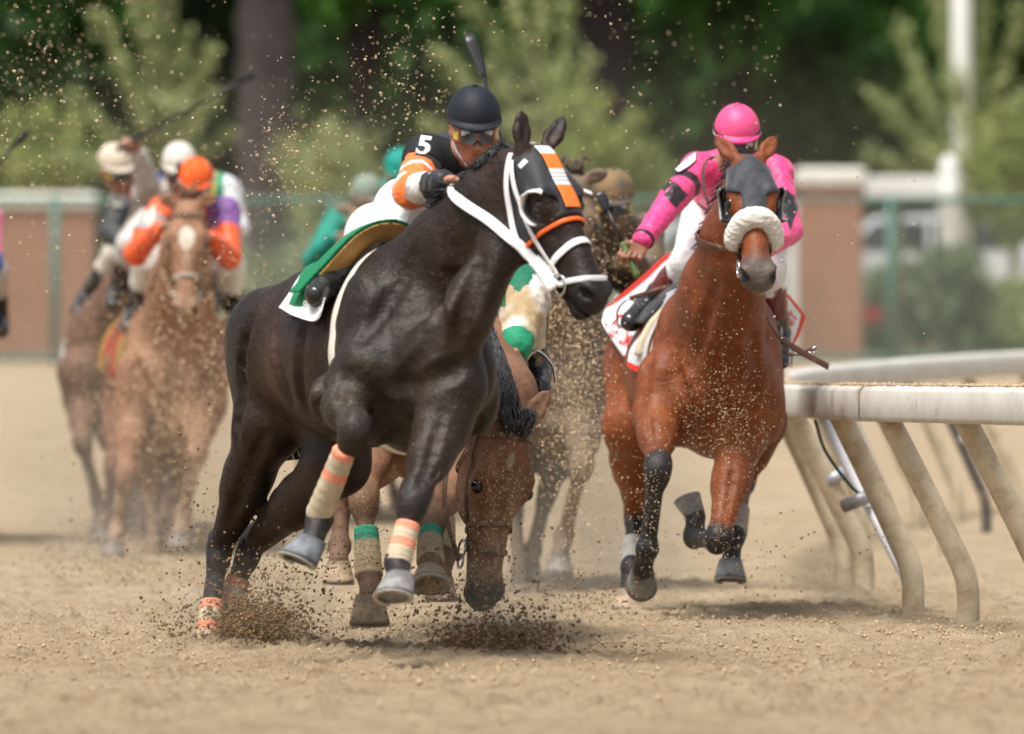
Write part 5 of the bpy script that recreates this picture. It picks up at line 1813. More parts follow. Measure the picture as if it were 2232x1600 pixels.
    hood = mesh_from(B.sub(('head',)), 'hood', .005, M['lycra'], hr, (.026, .032, .042), .008, hood_region, lambda V: .003 * np.abs(hsh(V, 45, 3)), 1)
    for z in (-1, 1):
        cen = H(.222, -.045, .098 * z)
        arc = []
        for k in range(19):
            th = R(60 + 240 * k / 18)
            arc.append(H(.222 - .060 * math.cos(th - R(60)) * -1 * -1, -.050 + .062 * math.sin(th - R(60)) * -1, .098 * z))
        arc = []
        for k in range(19):
            th = R(-10 - 200 * k / 18)          # round the back and under the eye
            arc.append(H(.222 + .064 * math.cos(th), -.045 + .060 * math.sin(th), (.092 - .01 * abs(math.sin(th))) * z))
        arc = [p + H.l * z * .015 for p in arc]
        v, q = ribbon_geo(arc, [unit(p - cen - H.l * z * .015) for p in arc], .050, .006)
        link_mesh('eye_cup', v, q, M['black_gloss'], hood)
        rim = [p + H.l * z * .028 for p in arc]
        V, Fc = tube_geo(rim, .005, 8)
        link_mesh('cup_rim', V, Fc, M['grey_rim'], hood)
    hbv = bvh_sub(B, ('head',))
    # sheepskin noseband: a fat roll with an uneven nap
    pts, nr = [], []
    for k in range(29):
        a = R(-104 + 208 * k / 28)
        d = H.n * math.cos(a) + H.l * math.sin(a)
        o = H(.318, -.10, 0) + H.a * .038 * (1 - math.cos(a))
        l_, n_, i_, ds = hbv.ray_cast(Vector(o + d * .4), Vector(-d))
        pts.append(np.array(l_) + d * .012 if l_ is not None else o + d * .06)
    for _ in range(3):
        pts = [pts[0]] + [(pts[i - 1] + 2 * pts[i] + pts[i + 1]) / 4 for i in range(1, len(pts) - 1)] + [pts[-1]]
    FB = Body()
    FB.chain(pts, [.018] + [.029 + .0012 * math.sin(i * 2.1) for i in range(27)] + [.02], .03)
    mesh_from(FB, 'sheepskin_noseband', .0042, M['fleece'], hr, (.8, .8, .8), 0, None, lambda V: .0035 * hsh(V, 230, 9) + .002 * hsh(V, 100, 10), 0)
    # bridle
    nz = nz_(H)
    loop_strap('noseband', hbv, H(.40, -.11, 0), H.a, H.n, .02, .005, M['leather'], hr, .006, 64, 60, 300)
    for z in (-1, 1):
        strap_3d('cheek_strap', hbv, [H(.06, -.10, .1 * z), H(.20, -.14, .09 * z), H(.34, -.15, .06 * z), H(.45, -.15, .06 * z)], .019, .005, M['leather'], hr, .014)
        c = H(.462, -.15, .062 * z)
        pts = [c + (H.a * math.cos(t) + H.n * math.sin(t) * .8 + H.l * z * .1) * .034 for t in np.linspace(0, 2 * math.pi, 20, endpoint=False)]
        V, Fc = ribbon_geo(pts, [unit(p - c) for p in pts], .009, .007, True)
        link_mesh('bit_ring', V, Fc, M['steel'], hr)
    tube('bit', [H(.462, -.148, -.07), H(.475, -.14, 0), H(.462, -.148, .07)], .008, M['steel'], hr)
    # rein across the neck: from the bit up to the hand; thick strap from the picture's left
    strap_3d('rein', bvh, [W(1600, 570, 33.0), W(1575, 556, 33.1), W(1550, 535, 33.25), W(1532, 518, 33.4), W(1530, 480, 33.7)], .026, .006, M['leather'], hr, .012)
    pts = catmull([W(1548, 452, 33.5), W(1537, 420, 33.6), W(1533, 380, 33.7), W(1541, 350, 33.75), W(1556, 345, 33.8)], 8)
    v, q = ribbon_geo(pts, [A(-.6, -.8, 0)] * len(pts), .018, .004); link_mesh('rein', v, q, M['leather'], hr)
    # girth strap end flying at the right
    pts = catmull([W(1660, 640, 33.6), W(1672, 690, 33.7), W(1700, 735, 33.85), W(1750, 770, 33.9), W(1805, 800, 33.95)], 10)
    v, q = ribbon_geo(pts, [A(.35, -.8, .45)] * len(pts), [.03] * len(pts), .006); link_mesh('loose_strap', v, q, M['leather'], hr)
    pts = catmull([W(1655, 655, 33.9), W(1675, 720, 34.0), W(1715, 770, 34.1), W(1748, 772, 34.0), W(1778, 757, 33.95)], 10)
    v, q = ribbon_geo(pts, [A(.25, -.8, .5)] * len(pts), .02, .005); o = link_mesh('loose_strap', v, q, M['leather'], hr)
    bp = [W(1763, 766, 33.93), W(1781, 753, 33.93), W(1784, 760, 33.93), W(1767, 773, 33.93)]
    v, q = tube_geo(bp + [bp[0]], .004, 8); link_mesh('buckle', v, q, M['steel'], o)
    # saddle edge (cream) and pad
    def sreg(x0, x1, ymin):
        def rg(Q):
            x, y, z_ = T.loc(Q)
            return np.maximum.reduce([x - x1, x0 - x, ymin - y])
        return rg
    Bt = B.sub(('torso',))
    mesh_from(Bt, 'saddle_pad', .008, M['cloth'], hr, (.62, .55, .40), .030, sreg(-.205, -.16, .05), None, 2)
    mesh_from(Bt, 'saddle', .008, M['boot'], hr, (.02, .02, .02), .046, sreg(-.42, -.20, .19), None, 2)
    # white saddle cloth with red edge, flung out at the picture's left
    def cc(U, V_, out):
        c = np.tile(A(.76, .77, .80), U.shape + (1,))
        e = (U < .06) | (U > .95) | (V_ > .93)
        c[e] = (.70, .028, .018)
        return c
    rows = [[W(1480, 548, 34.75), W(1448, 560, 34.8), W(1405, 600, 34.95), W(1352, 645, 35.1), W(1322, 672, 35.2)],
            [W(1492, 590, 34.5), W(1462, 625, 34.6), W(1425, 665, 34.75), W(1375, 690, 34.95), W(1314, 695, 35.1)],
            [W(1478, 660, 34.35), W(1450, 690, 34.45), W(1415, 720, 34.6), W(1375, 735, 34.8), W(1317, 712, 35.0)],
            [W(1430, 745, 34.38), W(1415, 757, 34.42), W(1400, 765, 34.5), W(1388, 776, 34.65), W(1368, 788, 34.75)]]
    rows = [list(reversed(r)) for r in rows]
    rows_t = [[rows[j][i] for j in range(4)] for i in range(5)]
    so, G, N = sheet('saddle_cloth', rows_t, .005, M['cloth'], hr, cc, 36, 30, A(-.7, -.7, .2))
    sb = bvh_of(so)
    text_on('cloth_lettering', 'HIGH LIMIT', sb, [(1314, 722), (1380, 768), (1392, 738), (1322, 690)], M['red_letter'], so, .004, .012, 22)
    strap_px('emblem_bar', sb, [(1338, 706), (1349, 693), (1357, 690), (1366, 716)], .012, .002, M['red_letter'], so, .006, 6)
    # the front panel of the cloth hanging down the flank, coloured greyer than the rest, with red hem
    rows = [[W(1478, 628, 34.25), W(1455, 640, 34.3), W(1440, 660, 34.36)],
            [W(1440, 690, 34.22), W(1422, 705, 34.3), W(1404, 722, 34.4)],
            [W(1415, 750, 34.2), W(1398, 752, 34.27), W(1376, 760, 34.38)],
            [W(1408, 806, 34.2), W(1392, 811, 34.25), W(1368, 797, 34.34)]]
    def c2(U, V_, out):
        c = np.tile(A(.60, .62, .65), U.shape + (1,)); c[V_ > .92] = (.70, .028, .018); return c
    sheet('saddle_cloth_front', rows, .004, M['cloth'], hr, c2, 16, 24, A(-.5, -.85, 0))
    rows = [[W(1715, 640, 34.7), W(1722, 648, 34.8), W(1735, 665, 34.95), W(1754, 690, 35.1)],
            [W(1705, 680, 34.65), W(1715, 690, 34.75), W(1728, 710, 34.9), W(1742, 722, 35.0)],
            [W(1700, 735, 34.6), W(1708, 745, 34.7), W(1716, 750, 34.8), W(1726, 755, 34.9)]]
    def c3(U, V_, out):
        c = np.tile(A(.76, .77, .80), U.shape + (1,)); c[(V_ < .1) | (U > .86)] = (.70, .028, .018); return c
    so2, G, N = sheet('saddle_cloth', rows, .005, M['cloth'], hr, c3, 22, 18, A(.6, -.8, 0))
    text_on('cloth_lettering', 'LIMIT', bvh_of(so2), [(1712, 737), (1738, 690), (1722, 676), (1700, 722)], M['red_letter'], so2, .004, .014, 22)
    loop_strap('girth', bvh, T(-.04, -.05, 0), T.a, T.n, .06, .006, M['girth'], hr, .005, 72)
    # mane tufts behind the ears
    r2 = random.Random(9); locks = []
    for i in range(70):
        t = i / 69
        b = W(1630 - 70 * t, 352 + 190 * t, 33.12 + .55 * t) + A(r2.uniform(-.02, .02), 0.02, .0)
        locks.append(hair_lock([b, b + A(-.03, .03, .03), b + A(-.09, .02, r2.uniform(-.04, .01))], .014, .004, A(0, -1, .3), 4))
    V, Fc = join_geo(locks); link_mesh('mane', V, Fc, M['mane'], hr)
    tl = []
    for i in range(50):
        b = T(-1.26, .18, r2.uniform(-.03, .03)); dx = r2.uniform(-.05, .05)
        tl.append(hair_lock([b, b - T.a * .14 + T.n * .02 + T.l * dx, b - T.a * .28 - T.n * .15 + T.l * dx, b - T.a * .38 - T.n * .42 + T.l * dx], .03, .004, A(0, -1, .2), 5))
    V, Fc = join_geo(tl); link_mesh('tail', V, Fc, M['mane'], hr)
    return hr
M['grey_rim'] = mat_plain('clear_rim', (.30, .32, .33), .2, .6, .1, 30, None)
M['red_letter'] = mat_plain('red_stitching', (.62, .02, .03), .6, .3, .1, 40, None)
horse2 = build_bay()

def rider_pink():
    PK, BK = A(.80, .055, .235), A(.012, .012, .014)
    J = dict(head=W(1607, 296, 34.32), f=A(.06, -.94, -.32), u=A(0, -.3, .95),
             shR=W(1522, 370, 34.5), shL=W(1690, 378, 34.5), chest=W(1602, 395, 34.72), pelvis=W(1575, 470, 35.2),
             elR=W(1470, 430, 34.22), wrR=W(1402, 522, 33.98), handR=(A(-.45, -.25, -.85), A(-.55, -.75, .0), A(.35, -.35, -.8)),
             elL=W(1716, 505, 34.25), wrL=W(1655, 548, 33.85), handL=(A(-.8, -.5, -.1), A(0, -.2, -1), A(.2, .9, .2)),
             hipR=W(1545, 462, 35.1), knR=W(1507, 566, 34.52), anR=W(1412, 668, 34.72), toR=W(1374, 702, 34.52),
             hipL=W(1615, 470, 35.1), knL=W(1672, 585, 34.5), anL=W(1696, 735, 34.72), toL=W(1698, 786, 34.52), peak=PK, handscale=1.08)
    sh, el_, wr = J['shR'], J['elR'], J['wrR']
    def dia(V, c, a, b, dep=.09):
        d = V - c
        return (np.abs(d[:, 0]) / a + np.abs(d[:, 2]) / b < 1) & (np.abs(d[:, 1]) < dep)
    def jersey(V):
        c = jitter_c(PK, V, .05)
        c[dia(V, W(1473, 425, 34.15), .052, .058, .12)] = BK
        c[dia(V, W(1447, 398, 34.2), .045, .040, .12)] = BK
        c[dia(V, W(1722, 450, 34.2), .040, .105, .14)] = BK
        du = el_ - sh; t = ((V - sh) @ du) / (du @ du)
        r = np.linalg.norm(V - (sh + t[:, None] * du), axis=1)
        c[(t > .52) & (t < .72) & (r < .10)] = BK
        c[(V[:, 2] < W(0, 480, 34.5)[2]) & (np.abs(V[:, 0] - W(1560, 0, 34.5)[0]) < .06)] = PK * .9
        return c
    def breech(V):
        return jitter_c((.80, .80, .82), V, .04)
    M['pink_cap'] = mat_col('pink_cap_cover', .5, .4, .06, 20, ((500, .2, .001), (40, .25, .003), (14, .3, .008)), dust=.3)
    pr = rider('jockey in bright pink silks and pink cap leaning out over the bay horse', J, jersey, breech, lambda V: jitter_c((.82, .085, .25), V, .03),
               goggle_paint((.03, .03, .035), (.03, .028, .03)), None, None, .0055, boot_top=(.14, .022, .020), capmat=M['pink_cap'], skin=(.26, .12, .07), cut=.22, puff=.009, wr_amp=.011)
    hel = [o for o in pr.children if o.name.startswith('helmet')][0]
    P, ax = J['P'], J['ax']
    l, f, u = ax
    for zz, wd, mt in ((.030, .016, M['black']), (.018, .006, M['white_strap'])):
        pts = [P(.0985 * math.sin(t), -.012 + .1185 * math.cos(t), zz - .014 * math.cos(t)) for t in np.linspace(-2.2, 2.2, 40)]
        v, q = ribbon_geo(pts, [unit(l * math.sin(t) + f * math.cos(t)) for t in np.linspace(-2.2, 2.2, 40)], wd, .004)
        link_mesh('band', v, q, mt, hel)
    # number card on the sleeve
    jb = [o for o in pr.children if o.name.startswith('jersey')][0]
    b = bvh_of(jb)
    rows = [[W(1515, 312, 34.45), W(1526, 328, 34.38)], [W(1490, 338, 34.42), W(1504, 356, 34.34)], [W(1464, 366, 34.36), W(1480, 380, 34.28)]]
    rows = [[np.array(b.find_nearest(Vector(p))[0]) + np.array(b.find_nearest(Vector(p))[1]) * .008 for p in r] for r in rows]
    so, G, N = sheet('number_card', rows, .004, M['cloth'], pr, lambda U, V_, o: np.where(((np.abs(U - .5) < .44) & (np.abs(V_ - .5) < .46))[..., None], A(.70, .74, .74), BK), 10, 20, A(-.4, -.6, .6))
    text_on('number', '1', bvh_any(so), [(1480, 374), (1474, 369), (1514, 325), (1519, 329)], M['black'], so, .002, .02)
    wb = []
    for a in np.linspace(0, 2 * math.pi, 24, endpoint=False):
        ax_ = unit(wr - el_); e1 = unit(np.cross(ax_, A(0, 1, 0))); e2 = np.cross(ax_, e1)
        wb.append(wr - ax_ * .004 + (e1 * math.cos(a) + e2 * math.sin(a)) * .0445)
    v, q = ribbon_geo(wb, [unit(p - wr) for p in wb], .02, .004, True); link_mesh('cuff', v, q, M['black'], pr)
    g = J['gripR']
    a, bq = W(1390, 578, 33.86), W(1345, 478, 33.9)
    d = unit(bq - a)
    wp = whip('short black whip with a green grip in the pink jockey\'s fist', g - d * .10, g + d * .215, g + d * .30, .0105, .006, .52, (.10, .17, .05), .045)
    # stirrups
    for s, (c0, up_) in dict(R=(W(1372, 712, 34.6), W(1470, 620, 34.55)), L=(W(1700, 795, 34.6), W(1690, 690, 34.55))).items():
        V, Fc = tube_geo([c0 + A(-.05, -.01, .0), c0 + A(.05, -.02, .0)], .009, 8)
        p2 = catmull([c0 + A(-.05, -.01, 0), c0 + A(-.05, -.03, .07), c0 + A(0, -.03, .12), c0 + A(.05, -.03, .07), c0 + A(.05, -.02, 0)], 6)
        V2, F2 = tube_geo(p2, .0055, 8)
        V, Fc = join_geo([(V, Fc), (V2, F2)])
        o = link_mesh('stirrup', V, Fc, M['steel'], horse2)
        pts = catmull([c0 + A(0, -.03, .12), (c0 + up_) / 2 + A(0, -.05, .06), up_], 8)
        v, q = ribbon_geo(pts, [A(-.3, -1, .2)] * len(pts), .018, .004); link_mesh('stirrup_leather', v, q, M['leather'], horse2)
    return J
J2 = rider_pink()
# ------------------------------------------------------------------ the stumbling horse, nose to the sand
H3 = {}
def build_stumbler():
    hr = thing('horse', 'brown stumbling horse with its lowered muzzle almost in the sand', 'horse', W(1000, 1400, 30.8))
    B = Body()
    f = unit(A(.08, -.98, -.10))
    T = Frame(W(985, 842, 31.2), f, A(0, -.1, 1))
    torso_prims(B, T, .98, .06, .98)
    H = Frame(W(1122, 922, 29.8), A(-.115, -.10, -1), A(.40, -.91, .03), 1.15)
    ears = [(W(1201, 846, 29.95), A(.3, -1, .1)), (W(1044, 852, 29.85), A(-.5, -1, .1))]
    ears = [(p, (1 if (p - H.O) @ H.l > 0 else -1), q) for p, q in ears]
    head_prims(B, H, .7, ears, .0, 1.15, .95, .80)
    neck_prims(B, [W(1000, 770, 30.95), W(1050, 800, 30.6), W(1100, 865, 30.25), H(.02, -.15, 0)], [.24, .18, .14, .09], A(1, .1, 0), [1.1, 1.15, 1.2])
    Y = A(0, 1, 0)
    foreleg(B, W(850, 880, 31.0), W(815, 960, 30.95), W(792, 1085, 30.6), W(805, 1255, 30.5), W(806, 1302, 30.42), t=(0, 0, .6, .8, .8), s=.98, back=Y, knee_r=.062)
    foreleg(B, W(1020, 960, 30.7), W(985, 1030, 30.55), W(938, 1145, 30.0), W(938, 1222, 29.72), W(938, 1246, 29.66), t=(0, 0, .6, .8, .8), s=.98, back=A(0, .3, -1), knee_r=.058)
    hindleg(B, W(900, 850, 32.2), W(870, 960, 31.9), W(745, 1080, 32.2), W(740, 1190, 32.1), W(738, 1225, 32.0), s=.95, back=Y)
    hindleg(B, W(1010, 850, 32.2), W(1000, 980, 31.7), W(968, 1090, 31.6), W(966, 1215, 31.2), W(962, 1260, 31.1), s=.95, back=Y)
    carve(B, [([(1092, 1010), (1084, 1080), (1080, 1170)], -.016, .03), ([(1150, 1010), (1142, 1080), (1124, 1160)], -.014, .03), ([(1040, 1040), (1046, 1080), (1060, 1110)], -.010, .02), ([(1060, 1000), (1074, 1020), (1084, 1060)], .008, .012), ([(985, 1010), (975, 1060), (1000, 1100)], -.010, .03)])
    H3.update(B=B, H=H, T=T, root=hr)
    def paint(V):
        w = weights(B, V)
        n = np.clip(.5 + .7 * hsh(V, 7, 41), 0, 1)[:, None]
        c = A(.165, .078, .045) * (1 - n) + A(.25, .135, .082) * n
        x, y, z = H.loc(V)
        hd = (x > -.02) & (np.linalg.norm(V - H(.3, -.1, 0), axis=1) < .48)
        st = hd & (((x - .125) / .026) ** 2 + (z / .014) ** 2 < 1 + .9 * hsh(V, 130, 3)) & (y > -.03)
        c[st] = (.30, .23, .17)
        sn = hd & (((x - .42) / .045) ** 2 + (z / .009) ** 2 < 1) & (y > -.08)
        c[sn] = (.36, .28, .22)
        g = np.clip((w - .3) * 2.0, 0, 1)[:, None]
        c = c * (1 - .55 * g) + A(.075, .055, .038) * .55 * g
        dn = np.clip(.35 + .8 * hsh(V, 22, 43), 0, 1)[:, None] * np.clip((x - .12) / .3, 0, 1)[:, None] * hd[:, None]
        c = c * (1 - .6 * dn) + A(.30, .215, .135) * .6 * dn
        m = np.clip((x - .485) / .06, 0, 1)[:, None] * hd[:, None]
        c = c * (1 - .9 * m) + A(.020, .017, .016) * .9 * m
        for z_ in (-1, 1):
            c[np.linalg.norm(V - H(.562, -.07, .054 * z_), axis=1) < .026 * 1.1] = (.014, .010, .009)
        return c
    body = mesh_from(B, 'body', .0085, M['coat_dusty'], hr, paint)
    bvh = bvh_of(body)
    head_eyes(H, hr)
    SAND = (.30, .225, .14)
    hoof('hoof', W(806, 1304, 30.4), A(0, .05, -1), A(0, -1, 0), hr, 1.2, SAND)
    hoof('hoof', W(938, 1250, 29.64), A(0, -.62, -.72), A(0, -.72, .60), hr, 1.16, (.36, .28, .19))
    hoof('hoof', W(738, 1228, 32.0), A(0, 0, -1), A(0, -1, 0), hr, 1.0, SAND)
    hoof('hoof', W(962, 1263, 31.1), A(0, 0, -1), A(0, -1, 0), hr, 1.0, SAND)
    GR = (.03, .26, .17); TAN = (.40, .31, .20)
    wrap('leg_wrap', W(798, 1150, 30.56), W(804, 1258, 30.5), .046, .055, hr, [(0, .28, GR)], TAN)
    wrap('leg_wrap', W(938, 1158, 29.96), W(938, 1226, 29.7), .047, .052, hr, [(0, .35, GR)], TAN)
    wrap('leg_wrap', W(968, 1130, 31.48), W(966, 1220, 31.2), .044, .05, hr, [], TAN)
    # bridle
    L = M['dusty_leather']
    hbv = bvh_sub(B, ('head',))
    loop_strap('browband', hbv, H(.045, -.11, 0), H.a + H.n * .02, H.n, .020, .005, L, hr, .006, 64, -80, 80)
    loop_strap('noseband', hbv, H(.335, -.10, 0), H.a + H.n * .10, H.n, .020, .005, L, hr, .006)
    loop_strap('noseband', hbv, H(.40, -.10, 0), H.a - H.n * .25, H.n, .016, .005, L, hr, .006)
    nz = nz_(H)
    for z in (-1, 1):
        strap_3d('cheek_strap', hbv, [H(.03, -.075, .09 * z), H(.15, -.11, .09 * z), H(.28, -.13, .07 * z), H(.42, -.145, .06 * z)], .018, .005, L, hr, .008)
        c = H(.45, -.155, .066 * z)
        for k, rr in enumerate((.022, .030)):
            cc = c - H.a * (.045 * k)
            pts = [cc + (H.a * math.cos(t) + H.n * math.sin(t)) * rr for t in np.linspace(0, 2 * math.pi, 18, endpoint=False)]
            V, Fc = ribbon_geo(pts, [unit(p - cc) for p in pts], .008, .007, True)
            link_mesh('bit_ring', V, Fc, M['steel'], hr)
    strap_3d('throat_latch', hbv, [H(.03, -.075, .09 * nz), H(.13, -.19, .08 * nz), H(.18, -.25, .03 * nz)], .016, .004, L, hr, .007)
    for z, e in ((nz, W(1000, 900, 30.2)), (-nz, W(1150, 900, 30.1))):
        pts = catmull([H(.45, -.16, .07 * z), H(.25, -.22, .12 * z), e, e + A(0, .35, .1)], 8)
        v, q = ribbon_geo(pts, [A(-.4 * z, -1, 0)] * len(pts), .018, .004); link_mesh('rein', v, q, L, hr)
    r2 = random.Random(3); locks = []
    crest = catmull([W(1112, 912, 29.86), W(1092, 850, 30.1), W(1068, 790, 30.4), W(1052, 735, 30.7), W(1040, 690, 30.95)], 40)
    for i, p in enumerate(crest):
        for k in range(24):
            o = A(r2.uniform(-.034, .028), r2.uniform(-.06, .0), r2.uniform(.0, .03))
            b = p + o + A(0, .02, .02)
            t = A(r2.uniform(-.03, .03), r2.uniform(-.07, -.03), r2.uniform(-.11, -.06))
            locks.append(hair_lock([b, b + A(0, -.05, .05), b + t * .55 + A(r2.uniform(-.01, .01), -.035, .02), b + t * r2.uniform(.5, 1)], .006, .0012, A(r2.uniform(-.3, .3), -1, .3), 4))
    for i in range(260):
        b = H(r2.uniform(-.05, .0), r2.uniform(-.01, .02), r2.uniform(-.06, .06))
        locks.append(hair_lock([b, b + H.n * .025 + H.a * .02, b + H.n * .02 + H.a * r2.uniform(.03, .07) - H.l * ((b - H.O) @ H.l) * .5], .006, .0012, H.n, 4))
    V, Fc = join_geo(locks); link_mesh('mane', V, Fc, M['mane_grey'], hr)
    def cc(U, V_, out):
        c = np.tile(A(.012, .22, .085), U.shape + (1,)); c[V_ > .86] = (.60, .60, .52); return c
    sheet('saddle_cloth', [[W(1040, 760, 30.75), W(1062, 770, 30.72)], [W(1036, 820, 30.7), W(1062, 826, 30.68)], [W(1012, 882, 30.7), W(1054, 868, 30.65)]], .005, M['cloth'], hr, cc, 10, 14, A(0, -1, 0))
    sheet('saddle_cloth', [[W(1000, 900, 30.55), W(1020, 900, 30.5)], [W(1000, 930, 30.55), W(1014, 925, 30.5)], [W(996, 948, 30.55), W(1006, 948, 30.5)]], .005, M['cloth'], hr, cc, 10, 14, A(0, -1, 0))
    tl = []
    for i in range(40):
        b = T(-1.26, .18, r2.uniform(-.03, .03)); dx = r2.uniform(-.05, .05)
        tl.append(hair_lock([b, b - T.a * .14 + T.l * dx, b - T.a * .28 - T.n * .2 + T.l * dx, b - T.a * .35 - T.n * .45 + T.l * dx], .03, .004, A(0, -1, .2), 5))
    V, Fc = join_geo(tl); link_mesh('tail', V, Fc, M['mane'], hr)
    return hr
M['mane_grey'] = mat_plain('grey_black_mane', (.045, .045, .05), .55, .4, .7, 30, (200, .3, .002))
horse3 = build_stumbler()

def rider_cream():
    T = H3['T']
    CR, GR = A(.70, .63, .50), A(.012, .20, .10)
    J = dict(head=W(1030, 505, 30.9), f=A(.1, -.9, -.4), u=A(0, -.4, .9),
             shR=W(935, 590, 31.05), shL=W(1108, 565, 31.0), chest=W(1025, 620, 31.2), pelvis=W(1000, 640, 31.65),
             elR=W(925, 700, 30.9), wrR=W(960, 760, 30.75), handR=(A(.6, -.6, -.4), A(0, -.2, -1), A(-.2, -.9, .3)),
             elL=W(1142, 660, 30.72), wrL=W(1126, 757, 30.45), handL=(A(-.05, -.45, -.9), A(-.9, -.2, .2), A(0, .9, -.3)),
             hipR=W(965, 650, 31.6), knR=W(900, 700, 31.1), anR=W(850, 810, 31.25), toR=W(850, 840, 31.1),
             hipL=W(1045, 650, 31.6), knL=W(1140, 705, 31.0), anL=W(1170, 815, 31.1), toL=W(1176, 850, 30.9), peak=(.02, .05, .03))
    shl, ell, wrl = J['shL'], J['elL'], J['wrL']
    def jersey(V):
        n = np.clip(.5 + hsh(V, 14, 51) + .4 * hsh(V, 40, 52), 0, 1)[:, None]
        c = A(.70, .68, .66) * (1 - n) + A(.40, .29, .16) * n
        d = V - W(1128, 592, 30.75)
        g = (np.abs(d[:, 0]) / .085 + np.abs(d[:, 2]) / .075 < 1 + .25 * hsh(V, 60, 2)) & (np.abs(d[:, 1]) < .25)
        c[g] = GR * A(.9, .7, .8)
        d2 = V - W(1088, 600, 30.8)
        c[(np.abs(d2[:, 0]) < .025) & (np.abs(d2[:, 2]) < .12)] = GR * .6
        cu = ((V - ell) @ (wrl - ell)) / ((wrl - ell) @ (wrl - ell))
        c[(cu > .86) & (np.linalg.norm(V - wrl, axis=1) < .13)] = GR * 1.2
        return c
    rider('muddy jockey in cream and green silks clinging to the stumbling horse', J, jersey, lambda V: jitter_c((.55, .48, .36), V, .25, 14), (.03, .06, .04), None, None, None, .006, True, wr_amp=.009, puff=.018, sleeve_r=1.55)
    c0 = W(1168, 822, 30.95)
    p2 = catmull([c0 + A(-.055, -.01, -.02), c0 + A(-.05, -.03, .04), c0 + A(0, -.03, .10), c0 + A(.06, -.03, .05), c0 + A(.075, -.02, -.02)], 6)
    V, Fc = tube_geo(p2, .006, 8); link_mesh('stirrup', V, Fc, M['steel'], horse3)
rider_cream()

